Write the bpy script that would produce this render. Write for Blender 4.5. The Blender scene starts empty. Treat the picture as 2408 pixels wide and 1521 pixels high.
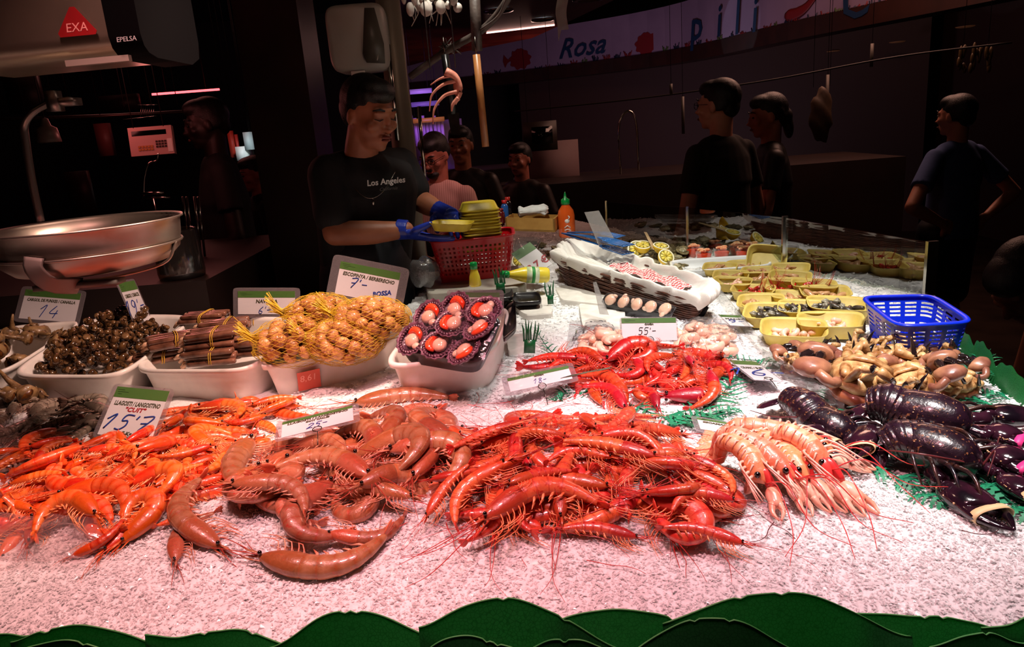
import bpy, math, random
import numpy as np
from mathutils import Matrix, Vector
random.seed(7); RNG = np.random.default_rng(11)
SC = bpy.context.scene; COL = SC.collection
R = math.radians; PI = math.pi
# ------------------------------------------------------------------ camera
FOC, CXP, CYP = 1739.0, 1204.0, 760.5          # focal length and centre in pixels of the 2408x1521 frame
CAM_H, PITCH, ROLL = 1.55, R(15), R(4.5)
_f = np.array([0, math.cos(PITCH), -math.sin(PITCH)])
_r0 = np.array([1.0, 0, 0]); _u0 = np.cross(_r0, _f)
_r = _r0*math.cos(ROLL) - _u0*math.sin(ROLL); _u = _u0*math.cos(ROLL) + _r0*math.sin(ROLL)
CO = np.array([0, 0, CAM_H])
cd = bpy.data.cameras.new('camera'); cam = bpy.data.objects.new('camera', cd); COL.objects.link(cam)
cd.sensor_width = 36; cd.lens = FOC/2408*36; cd.clip_start = .02; cd.clip_end = 100
cam.matrix_world = Matrix(((_r[0], _u[0], -_f[0], CO[0]), (_r[1], _u[1], -_f[1], CO[1]), (_r[2], _u[2], -_f[2], CO[2]), (0, 0, 0, 1)))
SC.camera = cam
# ------------------------------------------------------------------ colour management, world, lights
SC.view_settings.view_transform = 'Standard'; SC.view_settings.look = 'None'
SC.view_settings.gamma = 1; SC.view_settings.use_curve_mapping = False; SC.view_settings.exposure = 0.0
cy = SC.cycles
cy.max_bounces = 8; cy.diffuse_bounces = 3; cy.glossy_bounces = 3; cy.transmission_bounces = 6; cy.transparent_max_bounces = 12
cy.caustics_reflective = False; cy.caustics_refractive = False; cy.sample_clamp_indirect = 4
W = bpy.data.worlds.new('world'); SC.world = W; W.use_nodes = True
W.node_tree.nodes['Background'].inputs[0].default_value = (.9, .45, .38, 1); W.node_tree.nodes['Background'].inputs[1].default_value = .0035
def light(name, kind, loc, col, power, size=.1, aim=None, cone=None, blend=.5):
    l = bpy.data.lights.new(name, kind); o = bpy.data.objects.new(name, l); COL.objects.link(o)
    o.location = loc; l.color = col; l.energy = power
    if kind == 'AREA': l.size = size
    else: l.shadow_soft_size = size
    if aim is not None: o.rotation_euler = (Vector(aim)-Vector(loc)).to_track_quat('-Z', 'Y').to_euler()
    if cone: l.spot_size = R(cone); l.spot_blend = blend
    return o
# stall lamps over the display: a rosy one left and centre, cold-white ones to the right
light('stall_lamp_rosy', 'SPOT', (-.55, .95, 2.4), (1, .46, .43), 92, .09, (-.50, 1.22, .95), 66, .8)
light('stall_lamp_rosy', 'SPOT', (.08, .80, 2.4), (1, .43, .48), 84, .09, (.10, 1.10, .95), 66, .9)
light('stall_lamp_rosy', 'SPOT', (.0, 1.45, 2.25), (1, .64, .52), 125, .07, (-.88, 1.72, 1.0), 64, .8)
light('stall_lamp_white', 'SPOT', (.80, .95, 2.5), (1, .88, .88), 60, .09, (.80, 1.05, .95), 56, .9)
light('added_spill_fill', 'POINT', (-.15, 1.95, 2.45), (1, .62, .45), 3.0, .06)  # added fill for the spill that the spot cones don't give
light('stall_lamp_white', 'SPOT', (.62, 1.25, 2.5), (1, .93, .89), 165, .08, (.62, 1.55, .95), 56, .8)
light('stall_lamp_warm', 'SPOT', (.62, 2.1, 2.5), (1, .96, .84), 85, .04, (.62, 2.3, .95), 54, .7)
light('stall_lamp_warm', 'SPOT', (.0, 2.2, 2.5), (1, .94, .82), 60, .04, (.05, 2.6, .95), 50, .7)
# the market beyond: faint reddish light
light('market_glow', 'AREA', (-2.5, 5.5, 3.0), (1, .30, .25), 7, 1.2, (-2.5, 5.0, 0))
light('market_glow', 'AREA', (2.4, 5.2, 3.1), (1, .50, .36), 45, 1.5, (2.2, 5.6, 0))
light('market_glow', 'AREA', (.2, 6.5, 2.5), (1, .50, .42), 14, .6, (-.2, 5.2, .9))
light('fascia_added_fill', 'AREA', (1.0, 7.0, 1.1), (1, .66, .80), 22, .8, (1.3, 9.6, 2.5))  # unseen fill light added to brighten the fascia sign
light('bearded_man_added_fill', 'SPOT', (.1, 3.4, 2.1), (1, .45, .42), 16, .08, (-.42, 4.0, 1.35), 40, .8)  # added pink fill aimed at the bearded man, no fixture of its own
# ------------------------------------------------------------------ pixel-to-place helpers (used only to measure positions)
def ray(px, py): return _f + _r*(px-CXP)/FOC - _u*(py-CYP)/FOC
def PZ(px, py, z):
    d = ray(px, py); return CO + d*((z-CO[2])/d[2])
def PY(px, py, y):
    d = ray(px, py); return CO + d*(y/d[1])
def PD(px, py, dep): return CO + ray(px, py)*dep
# ------------------------------------------------------------------ node materials
def lin(h):
    if not isinstance(h, str): return tuple(h)[:3]+(1,)
    h = h.lstrip('#'); c = [int(h[i:i+2], 16)/255 for i in (0, 2, 4)]
    return tuple((v/12.92 if v <= .04045 else ((v+.055)/1.055)**2.4) for v in c)+(1,)
def newmat(name):
    m = bpy.data.materials.new(name); m.use_nodes = True; nt = m.node_tree; b = nt.nodes['Principled BSDF']; return m, nt, b
def nd(nt, t, ins=None, **pr):
    n = nt.nodes.new('ShaderNode'+t)
    for k, v in pr.items(): setattr(n, k, v)
    for k, v in (ins or {}).items():
        s = n.inputs[k]
        if hasattr(v, 'bl_idname') or isinstance(v, bpy.types.NodeSocket):
            nt.links.new(v if isinstance(v, bpy.types.NodeSocket) else v.outputs[0], s)
        else: s.default_value = v
    return n
def ramp(nt, fac, stops, interp='LINEAR'):
    n = nt.nodes.new('ShaderNodeValToRGB'); nt.links.new(fac, n.inputs[0]); n.color_ramp.interpolation = interp
    e = n.color_ramp.elements
    while len(e) < len(stops): e.new(.5)
    for k, (p, c) in enumerate(stops): e[k].position = p; e[k].color = lin(c)
    return n.outputs[0]
def mixc(nt, f, a, b, mode='MIX'):
    n = nt.nodes.new('ShaderNodeMix'); n.data_type = 'RGBA'; n.blend_type = mode
    for s, v in ((n.inputs[0], f), (n.inputs[6], a), (n.inputs[7], b)):
        if isinstance(v, bpy.types.NodeSocket): nt.links.new(v, s)
        else: s.default_value = v
    return n.outputs[2]
def coord(nt, kind='Object'): return nt.nodes.new('ShaderNodeTexCoord').outputs[kind]
def noise(nt, scale, detail=3, co=None, rough=.5, dist=0):
    n = nd(nt, 'TexNoise', {'Scale': scale, 'Detail': detail, 'Roughness': rough, 'Distortion': dist}); nt.links.new(co if co is not None else coord(nt), n.inputs['Vector']); return n.outputs['Fac']
def bump(nt, b, h, strength=.3, dist=.002):
    n = nd(nt, 'Bump', {'Strength': strength, 'Distance': dist}); nt.links.new(h, n.inputs['Height']); nt.links.new(n.outputs[0], b.inputs['Normal']); return n
MATS = {}
def mat(name, c1, c2=None, scale=30, rough=.5, metal=0, coat=0, bmp=0, bscale=60, sss=0, trans=0, alpha=1, emit=None, es=1, ior=1.45, spec=.5, bdist=.002):
    if name in MATS: return MATS[name]
    m, nt, b = newmat(name); co = coord(nt)
    c2 = c2 or c1
    f = noise(nt, scale, 4, co)
    nt.links.new(ramp(nt, f, [(.35, c1), (.65, c2)]), b.inputs['Base Color'])
    b.inputs['Roughness'].default_value = rough; b.inputs['Metallic'].default_value = metal
    b.inputs['Coat Weight'].default_value = coat; b.inputs['Coat Roughness'].default_value = .08; b.inputs['IOR'].default_value = ior
    b.inputs['Specular IOR Level'].default_value = spec
    if sss: b.inputs['Subsurface Weight'].default_value = sss; b.inputs['Subsurface Scale'].default_value = .01; b.inputs['Subsurface Radius'].default_value = (1, .5, .3)
    if trans: b.inputs['Transmission Weight'].default_value = trans
    if alpha < 1: b.inputs['Alpha'].default_value = alpha
    if bmp: bump(nt, b, noise(nt, bscale, 4, co), bmp, bdist)
    if emit: b.inputs['Emission Color'].default_value = lin(emit); b.inputs['Emission Strength'].default_value = es
    MATS[name] = m; return m
def shell_mat(name, cols, pale, belly, segs=6, head=.36, rough=.22, band=.5, seg_dark='#7a2c10', speck=None):
    """a crustacean skin: colour runs along the body (uv.x), belly and back differ (uv.y), a thin edge at each ring"""
    m, nt, b = newmat(name)
    uv = coord(nt, 'UV'); sp = nd(nt, 'SeparateXYZ', {0: uv}); u, v = sp.outputs[0], sp.outputs[1]
    ob = coord(nt); rnd = nd(nt, 'ObjectInfo').outputs['Random']
    n1 = noise(nt, 75, 5, ob, dist=.8); base = ramp(nt, n1, [(.3, cols[0]), (.55, cols[1]), (.75, cols[2] if len(cols) > 2 else cols[0])])
    seg = nd(nt, 'Math', {0: nd(nt, 'Math', {0: u, 1: -head}, operation='ADD'), 1: segs/(1-head)}, operation='MULTIPLY')
    fr = nd(nt, 'Math', {0: seg}, operation='FRACT').outputs[0]
    pf = ramp(nt, fr, [(0, (0, 0, 0)), (.12, (0, 0, 0)), (.4, (band, band, band)), (.8, (band*.3,)*3), (1, (0, 0, 0))])
    isab = nd(nt, 'Math', {0: u, 1: head}, operation='GREATER_THAN').outputs[0]
    pf2 = nd(nt, 'Math', {0: pf, 1: isab}, operation='MULTIPLY').outputs[0]
    c = mixc(nt, pf2, base, lin(pale))
    bf = ramp(nt, v, [(.28, (0, 0, 0)), (.5, (.9, .9, .9)), (.72, (0, 0, 0))])
    c = mixc(nt, bf, c, lin(belly))
    ed = ramp(nt, fr, [(0, (.85,)*3), (.10, (.1, .1, .1)), (.13, (0, 0, 0)), (.93, (0, 0, 0)), (1, (.7,)*3)])
    c = mixc(nt, nd(nt, 'Math', {0: ed, 1: isab}, operation='MULTIPLY').outputs[0], c, lin(seg_dark))
    hm = ramp(nt, nd(nt, 'Math', {0: u, 1: nd(nt, 'Math', {0: n1, 1: .12}, operation='MULTIPLY').outputs[0]}, operation='ADD').outputs[0], [(0, (.15,)*3), (head*.5, (.5,)*3), (head+.03, (.42,)*3), (head+.06, (0, 0, 0))]); c = mixc(nt, hm, c, lin(seg_dark))
    if speck:
        sf = ramp(nt, noise(nt, 160, 2, ob), [(.62, (0, 0, 0)), (.7, (1, 1, 1))]); c = mixc(nt, sf, c, lin(speck))
    # one shrimp a little lighter or duller than the next
    hsv = nd(nt, 'HueSaturation', {'Color': c, 'Value': nd(nt, 'MapRange', {0: rnd, 3: .66, 4: 1.1}).outputs[0], 'Hue': nd(nt, 'MapRange', {0: nd(nt, 'Math', {0: nd(nt, 'Math', {0: rnd, 1: 7.3}, operation='MULTIPLY')}, operation='FRACT').outputs[0], 3: .49, 4: .512}).outputs[0]})
    nt.links.new(hsv.outputs[0], b.inputs['Base Color'])
    b.inputs['Roughness'].default_value = rough+.12; b.inputs['Coat Weight'].default_value = .55; b.inputs['Coat Roughness'].default_value = .05
    b.inputs['Subsurface Weight'].default_value = .12; b.inputs['Subsurface Scale'].default_value = .004; b.inputs['Subsurface Radius'].default_value = (1, .45, .25)
    bump(nt, b, noise(nt, 170, 4, ob, dist=.6), .36, .0018); return m
def glassy(name, tint='#ffffff', refl=.12, rough=.02, milky=0, milk='#dddddd', wr=0):
    """clear sheet: see-through with a gloss and, for film and sleeves, a little milkiness and wrinkle"""
    m, nt, b = newmat(name); out = nt.nodes['Material Output']
    tr = nd(nt, 'BsdfTransparent', {0: lin(tint)}); gl = nd(nt, 'BsdfGlossy', {'Roughness': rough})
    lw = nd(nt, 'Fresnel', {'IOR': 1.42})
    if wr:
        bp = nd(nt, 'Bump', {'Strength': wr, 'Distance': .004, 'Height': nd(nt, 'TexNoise', {'Scale': 45, 'Detail': 3, 'Distortion': 1.5, 'Vector': coord(nt)}).outputs[0]})
        nt.links.new(bp.outputs[0], gl.inputs['Normal'])
    fr_ = nd(nt, 'MapRange', {0: lw.outputs[0], 3: refl, 4: 1.0}); geo = nt.nodes.new('ShaderNodeNewGeometry'); fac = nd(nt, 'Math', {0: fr_.outputs[0], 1: nd(nt, 'Math', {0: 1.0, 1: geo.outputs['Backfacing']}, operation='SUBTRACT').outputs[0]}, operation='MULTIPLY')
    mx = nd(nt, 'MixShader', {0: fac.outputs[0], 1: tr, 2: gl})
    if milky:
        df = nd(nt, 'BsdfDiffuse', {0: lin(milk)}); tl = nd(nt, 'BsdfTranslucent', {0: lin(milk)}); dd = nd(nt, 'MixShader', {0: .5, 1: df, 2: tl})
        mx = nd(nt, 'MixShader', {0: milky, 1: mx, 2: dd})
    nt.links.new(mx.outputs[0], out.inputs[0]); nt.nodes.remove(b); return m
# ------------------------------------------------------------------ mesh builder
class MB:
    def __init__(s): s.v = []; s.f = []; s.m = []; s.uv = []; s.n = 0
    def add(s, V, F, mi=0, UV=None):
        V = np.asarray(V, float); s.v.append(V); o = s.n
        s.f += [tuple(int(i)+o for i in f) for f in F]; s.m += [mi]*len(F)
        s.uv.append(np.zeros((len(V), 2)) if UV is None else np.asarray(UV, float)); s.n += len(V); return s
    def box(s, c, d, mi=0, rot=None, taper=1.0):
        a = np.array([[x, y, z] for z in (-.5, .5) for y in (-.5, .5) for x in (-.5, .5)], float)
        a[4:, :2] *= taper; a *= d
        if rot is not None: a = a @ np.array(rot).T
        return s.add(a+c, [(0, 2, 3, 1), (4, 5, 7, 6), (0, 1, 5, 4), (2, 6, 7, 3), (0, 4, 6, 2), (1, 3, 7, 5)], mi)
    def sweep(s, pts, ra, rb=None, up=(0, 0, 1), n=10, mi=0, u0=0., u1=1., cap=True, close=False, prof=None, us=None):
        P = np.asarray(pts, float); k = len(P); ra = np.broadcast_to(np.asarray(ra, float), (k,)); rb = ra if rb is None else np.broadcast_to(np.asarray(rb, float), (k,))
        T = np.gradient(P, axis=0) if not close else np.roll(P, -1, 0)-np.roll(P, 1, 0); T /= np.linalg.norm(T, axis=1)[:, None]+1e-12
        B = np.empty_like(P); Nn = np.empty_like(P); ref = np.asarray(up, float)
        for i in range(k):
            b = np.cross(T[i], ref); l = np.linalg.norm(b)
            if l < 1e-4: b = np.cross(T[i], ref+np.array([.31, .17, .05])); l = np.linalg.norm(b)
            b /= l; nn = np.cross(b, T[i])
            if not isinstance(up, tuple): pass
            B[i] = b; Nn[i] = nn
            if up == 'pt' or False: ref = nn
        th = np.arange(n)/n*2*PI; cs, sn = np.cos(th), np.sin(th)
        if prof is not None: cs, sn = prof[:, 0], prof[:, 1]
        V = P[:, None] + B[:, None]*(cs[None, :, None]*ra[:, None, None]) + Nn[:, None]*(sn[None, :, None]*rb[:, None, None])
        U = np.linspace(u0, u1, k) if us is None else np.asarray(us, float)
        UV = np.stack(np.broadcast_arrays(U[:, None], (np.abs(((th/(2*PI)) % 1)))[None, :] if prof is None else np.linspace(0, 1, n)[None, :]), -1).reshape(-1, 2)
        F = []
        for i in range(k if close else k-1):
            j = (i+1) % k
            for q in range(n): F.append((i*n+q, i*n+(q+1) % n, j*n+(q+1) % n, j*n+q))
        V = V.reshape(-1, 3)
        if cap and not close:
            V = np.vstack([V, P[:1], P[-1:]]); UV = np.vstack([UV, [[U[0], 0]], [[U[-1], 0]]]); c0, c1 = k*n, k*n+1
            for q in range(n): F.append((c0, (q+1) % n, q)); F.append((c1, (k-1)*n+q, (k-1)*n+(q+1) % n))
        return s.add(V, F, mi, UV)
    def ell(s, c, r, mi=0, rot=None, n=12, k=8, fn=None):
        th = np.arange(n)/n*2*PI; ph = np.linspace(0, PI, k+1)[1:-1]
        D = np.array([[0, 0, 1]]+[[math.sin(p)*math.cos(t), math.sin(p)*math.sin(t), math.cos(p)] for p in ph for t in th]+[[0, 0, -1]])
        V = D*np.asarray(r, float)
        if fn is not None: V = V*np.asarray(fn(D))[:, None]
        if rot is not None: V = V @ np.array(rot).T
        F = []; L = len(ph); e = len(D)-1
        for q in range(n): F.append((0, 1+q, 1+(q+1) % n)); F.append((e, 1+(L-1)*n+(q+1) % n, 1+(L-1)*n+q))
        for i in range(L-1):
            for q in range(n): F.append((1+i*n+q, 1+(i+1)*n+q, 1+(i+1)*n+(q+1) % n, 1+i*n+(q+1) % n))
        return s.add(V+np.asarray(c, float), F, mi, np.stack([(D[:, 0]+1)/2, (D[:, 2]+1)/2], 1))
    def lathe(s, prof, n=24, mi=0, c=(0, 0, 0), sx=1, sy=1, closed=False):
        pr = np.asarray(prof, float); th = np.arange(n)/n*2*PI; k = len(pr)
        V = np.array([[r*math.cos(t)*sx, r*math.sin(t)*sy, z] for r, z in pr for t in th])+np.asarray(c, float)
        F = [(i*n+q, i*n+(q+1) % n, ((i+1) % k)*n+(q+1) % n, ((i+1) % k)*n+q) for i in range(k if closed else k-1) for q in range(n)]
        if not closed:
            if pr[0, 0] > 1e-5: F.append(tuple(range(n))[::-1])
            if pr[-1, 0] > 1e-5: F.append(tuple((k-1)*n+q for q in range(n)))
        return s.add(V, F, mi)
    def loops(s, loops, mi=0, close_first=True, close_last=False, u=None):
        """skin a list of equal-length closed point loops"""
        k = len(loops); n = len(loops[0]); V = np.vstack([np.asarray(l, float) for l in loops]); F = []
        for i in range(k-1):
            for q in range(n): F.append((i*n+q, i*n+(q+1) % n, (i+1)*n+(q+1) % n, (i+1)*n+q))
        if close_first: F.append(tuple(range(n))[::-1])
        if close_last: F.append(tuple((k-1)*n+q for q in range(n)))
        return s.add(V, F, mi)
    def plate(s, outline, t, mi=0, nrm=(0, 0, 1)):
        O = np.asarray(outline, float); O = O if O.shape[1] == 3 else np.column_stack([O, np.zeros(len(O))]); n = len(O)
        V = np.vstack([O, O+np.asarray(nrm, float)*t]); F = [tuple(range(n))[::-1], tuple(range(n, 2*n))]+[(i, (i+1) % n, n+(i+1) % n, n+i) for i in range(n)]
        return s.add(V, F, mi)
    def grid(s, V, nu, nv, mi=0, thick=0):
        F = [(i*nv+j, (i+1)*nv+j, (i+1)*nv+j+1, i*nv+j+1) for i in range(nu-1) for j in range(nv-1)]
        uv = np.array([[i/(nu-1), j/(nv-1)] for i in range(nu) for j in range(nv)])
        return s.add(np.asarray(V, float).reshape(-1, 3), F, mi, uv)
    def build(s, name, mats, parent=None, smooth=True, M=None, mods=None, rnd=None):
        V = np.vstack(s.v)
        me = bpy.data.meshes.new(name); me.from_pydata(V.tolist(), [], s.f)
        for m in (mats if isinstance(mats, (list, tuple)) else [mats]): me.materials.append(m)
        me.polygons.foreach_set('material_index', s.m)
        if smooth: me.polygons.foreach_set('use_smooth', [True]*len(s.f))
        uvl = me.uv_layers.new(name='UVMap'); UV = np.vstack(s.uv); li = np.empty(len(me.loops), int); me.loops.foreach_get('vertex_index', li)
        uvl.data.foreach_set('uv', UV[li].ravel().astype(np.float32)); me.update()
        if smooth == 'auto': me.set_sharp_from_angle(angle=R(38))
        o = bpy.data.objects.new(name, me); COL.objects.link(o)
        if parent is not None: o.parent = parent
        if M is not None: o.matrix_local = M if isinstance(M, Matrix) else Matrix(M)
        return o
def tag(o, label=None, cat=None, group=None, kind=None):
    if label: o['label'] = label
    if cat: o['category'] = cat
    if group: o['group'] = group
    if kind: o['kind'] = kind
    return o
def thing(name, label, cat, group=None, loc=(0, 0, 0), rz=0, M=None):
    o = bpy.data.objects.new(name, None); COL.objects.link(o); o.empty_display_size = .05
    if M is not None: o.matrix_world = M
    else: o.location = loc; o.rotation_euler = (0, 0, rz)
    return tag(o, label, cat, group)
def struct(o): o['kind'] = 'structure'; return o
def dup(root, M=None, label=None, group=None):
    r = root.copy(); COL.objects.link(r)
    if M is not None: r.matrix_world = M
    if label: r['label'] = label
    if group: r['group'] = group
    for ch in list(root.children):
        c = ch.copy(); COL.objects.link(c); c.parent = r
        for g in ch.children:
            d = g.copy(); COL.objects.link(d); d.parent = c
    return r
def frame(o, x, y, z=None):
    """4x4 from an origin and x,y axis hints"""
    x = np.asarray(x, float); x = x/np.linalg.norm(x); y = np.asarray(y, float); y = y-x*(x@y); y /= np.linalg.norm(y); z = np.cross(x, y)
    return Matrix(((x[0], y[0], z[0], o[0]), (x[1], y[1], z[1], o[1]), (x[2], y[2], z[2], o[2]), (0, 0, 0, 1)))
def TR(loc, rx=0, ry=0, rz=0, s=1): return Matrix.Translation(Vector(loc)) @ Matrix.Rotation(rz, 4, 'Z') @ Matrix.Rotation(ry, 4, 'Y') @ Matrix.Rotation(rx, 4, 'X') @ Matrix.Scale(s, 4)
def cr(pts, n):
    """smooth curve through points (Catmull-Rom), n samples"""
    P = np.asarray(pts, float); P = np.vstack([2*P[0]-P[1], P, 2*P[-1]-P[-2]]); m = len(P)-3; t = np.linspace(0, m-1e-9, n); i = t.astype(int); f = (t-i)[:, None]
    a, b, c, d = P[i], P[i+1], P[i+2], P[i+3]
    return .5*((2*b)+(c-a)*f+(2*a-5*b+4*c-d)*f**2+(3*b-a-3*c+d)*f**3)
def ip(xs, ys, t): return np.interp(t, xs, ys)
def text(name, s, mtl, parent, loc, size, shear=0, align='CENTER', off=0, ext=.0003, rz=0, sx=1, space=1):
    c = bpy.data.curves.new(name, 'FONT'); c.body = s; c.size = size; c.shear = shear; c.align_x = align; c.align_y = 'CENTER'; c.extrude = ext; c.offset = off; c.space_character = space; c.resolution_u = 2
    c.materials.append(mtl); t = bpy.data.objects.new(name, c); me = bpy.data.meshes.new_from_object(t); bpy.data.objects.remove(t); bpy.data.curves.remove(c)
    if not me.materials: me.materials.append(mtl)
    o = bpy.data.objects.new(name, me); COL.objects.link(o); o.parent = parent; o.location = loc; o.rotation_euler = (0, 0, rz); o.scale = (sx, 1, 1); return o
def remeshed(mb, name, mtl, parent, voxel, smooth=4, M=None):
    """fuse overlapping closed shapes into one continuous skin"""
    o = mb.build(name, mtl, None)
    md = o.modifiers.new('r', 'REMESH'); md.mode = 'VOXEL'; md.voxel_size = voxel; md.use_smooth_shade = True
    if smooth: s2 = o.modifiers.new('s', 'SMOOTH'); s2.iterations = smooth; s2.factor = .5
    dg = bpy.context.evaluated_depsgraph_get(); me = bpy.data.meshes.new_from_object(o.evaluated_get(dg)); o.modifiers.clear(); old = o.data; o.data = me; bpy.data.meshes.remove(old)
    if not me.materials: me.materials.append(mtl)
    me.polygons.foreach_set('use_smooth', [True]*len(me.polygons))
    if parent is not None: o.parent = parent
    if M is not None: o.matrix_local = M
    return o
# ================================================================== the ice bed
def vn(x, y, sc, seed):
    g = np.random.default_rng(seed).random((257, 257)); u = np.asarray(x)/sc+1000.3; v = np.asarray(y)/sc+1000.7
    i = np.floor(u).astype(int); j = np.floor(v).astype(int); a = u-i; b = v-j; a = a*a*(3-2*a); b = b*b*(3-2*b); i %= 256; j %= 256
    return (g[i, j]*(1-a)+g[i+1, j]*a)*(1-b)+(g[i, j+1]*(1-a)+g[i+1, j+1]*a)*b
MOUNDS = [(-.62, 1.12, .26, .20, .030), (-.22, 1.16, .24, .17, .030), (.17, 1.16, .25, .18, .045), (.22, 1.72, .20, .16, .035), (-.95, 1.42, .25, .15, .02)]
def base_ice(x, y):
    x = np.asarray(x, float); y = np.asarray(y, float)
    z = .935+.034*(y-.75)-.05*np.clip((.86-y)/.2, 0, 1)**2
    z = z+.016*(vn(x, y, .17, 1)-.5)+.008*(vn(x, y, .06, 2)-.5)
    for mx, my, sx, sy, h in MOUNDS: z = z+h*np.exp(-((x-mx)/sx)**2-((y-my)/sy)**2)
    return z
def G(px, py, dz=0.):
    z = .96
    for _ in range(12):
        p = PZ(px, py, z+dz); z = float(base_ice(p[0], p[1]))
    return PZ(px, py, z+dz)
def right_edge(y): return np.where(y > 2.05, 1.225-(y-2.05)*.4526, np.interp(y, [.6, 1.2, 1.4, 1.55, 2.05], [.975, .955, .968, 1.005, 1.225]))
def back_edge(x): return np.where(x < -.36, 2.36, 2.36+np.clip((x+.36)*4.5, 0, 1.9))
def on_bed(x, y): return (x < right_edge(y)) & (y < back_edge(x)) & (y > .66) & (x > -1.75)
xs = np.arange(-1.75, 1.33, .008); ys = np.arange(.66, 4.0, .008)
X, Y = np.meshgrid(xs, ys, indexing='ij')
Z = base_ice(X, Y)+.005*(vn(X, Y, .022, 3)-.5)+.003*(vn(X, Y, .011, 4)-.5)
ok = on_bed(X, Y); nu, nv = X.shape; idx = np.arange(nu*nv).reshape(nu, nv)
q = ok[:-1, :-1] & ok[1:, :-1] & ok[1:, 1:] & ok[:-1, 1:]
FF = np.stack([idx[:-1, :-1][q], idx[1:, :-1][q], idx[1:, 1:][q], idx[:-1, 1:][q]], 1)
VV = np.stack([X, Y, Z], -1).reshape(-1, 3); used = np.unique(FF); mp = np.full(len(VV), -1); mp[used] = np.arange(len(used))
def ice_material():
    m, nt, b = newmat('ice_flakes'); co = coord(nt)
    c = ramp(nt, noise(nt, 240, 3, co), [(.3, '#f0eeee'), (.7, '#ffffff')]); nt.links.new(c, b.inputs['Base Color'])
    b.inputs['Roughness'].default_value = .28; b.inputs['Coat Weight'].default_value = .4; b.inputs['Coat Roughness'].default_value = .1
    b.inputs['Subsurface Weight'].default_value = .6; b.inputs['Subsurface Scale'].default_value = .01; b.inputs['Subsurface Radius'].default_value = (1, 1, 1); b.inputs['IOR'].default_value = 1.31
    vo = nd(nt, 'TexVoronoi', {'Scale': 150}); nt.links.new(co, vo.inputs['Vector']); bump(nt, b, vo.outputs['Distance'], .3, .003); return m
ICE = ice_material()
ib = MB(); ib.add(VV[used], mp[FF].tolist())
# loose chips lying all over the bed
def chips(n, x0, x1, y0, y1, smin, smax, seed):
    g = np.random.default_rng(seed); x = g.uniform(x0, x1, n); y = g.uniform(y0, y1, n); k = on_bed(x, y) & (y > .67); x, y = x[k], y[k]; n = len(x)
    z = base_ice(x, y)+g.uniform(-.001, .004, n); s = g.uniform(smin, smax, n)**1.0
    t = np.array([[1, 0, -.1], [-.5, .8, -.1], [-.6, -.7, -.1], [0, 0, .34]])
    t = t[None]*g.uniform(.45, 1.25, (n, 4, 3)); a = g.uniform(0, 2*PI, n); ca, sa = np.cos(a), np.sin(a); ti = g.normal(0, .5, n); ct, st = np.cos(ti), np.sin(ti)
    v = t*s[:, None, None]; vy = v[..., 1]*ct[:, None]-v[..., 2]*st[:, None]; vz = v[..., 1]*st[:, None]+v[..., 2]*ct[:, None]; vx = v[..., 0]
    V = np.stack([vx*ca[:, None]-vy*sa[:, None]+x[:, None], vx*sa[:, None]+vy*ca[:, None]+y[:, None], vz+z[:, None]], -1).reshape(-1, 3)
    o = np.arange(n)[:, None, None]*4; F = (np.array([[0, 1, 3], [1, 2, 3], [2, 0, 3], [0, 2, 1]])[None]+o).reshape(-1, 3)
    return V, F
nsm = len(ib.f)
for a in ((60000, -.80, .95, .68, 1.12, .0014, .0048, 21), (34000, -1.0, 1.3, 1.0, 1.6, .002, .006, 22), (16000, -.6, 1.3, 1.5, 2.4, .003, .008, 23), (5000, -.3, 1.0, 2.3, 3.6, .006, .012, 24)):
    V, F = chips(*a); ib.add(V, F.tolist())
icebed = ib.build('crushed_ice', ICE); tag(icebed, 'glittering bed of crushed ice spread over the whole fish counter', 'ice', kind='stuff')
icebed.data.polygons.foreach_set('use_smooth', [i < nsm for i in range(len(ib.f))])
# ------------------------------------------------------------------ height map used to lay things on one another
HC = .005; HX0, HY0 = -1.8, .6; HN = (640, 700)
hx = HX0+np.arange(HN[0])*HC; hy = HY0+np.arange(HN[1])*HC
H = base_ice(*np.meshgrid(hx, hy, indexing='ij'))
def hcell(x, y): return np.clip(((np.asarray(x)-HX0)/HC).round().astype(int), 3, HN[0]-4), np.clip(((np.asarray(y)-HY0)/HC).round().astype(int), 3, HN[1]-4)
def stamp(x, y, top, rad):
    for a, b, t, r in zip(x, y, top, rad):
        i, j = hcell(a, b); k = max(0, int(round(r/HC))); sl = (slice(max(0, i-k), i+k+1), slice(max(0, j-k), j+k+1)); sub = H[sl]
        di, dj = np.meshgrid(np.arange(sub.shape[0])-min(k, i), np.arange(sub.shape[1])-min(k, j), indexing='ij'); d2 = (di**2+dj**2)/(max(k, .7)+.3)**2
        np.maximum(sub, np.where(d2 <= 1, t-r*.6*(1-np.sqrt(np.clip(1-d2, 0, 1))), -9), out=sub)
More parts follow.
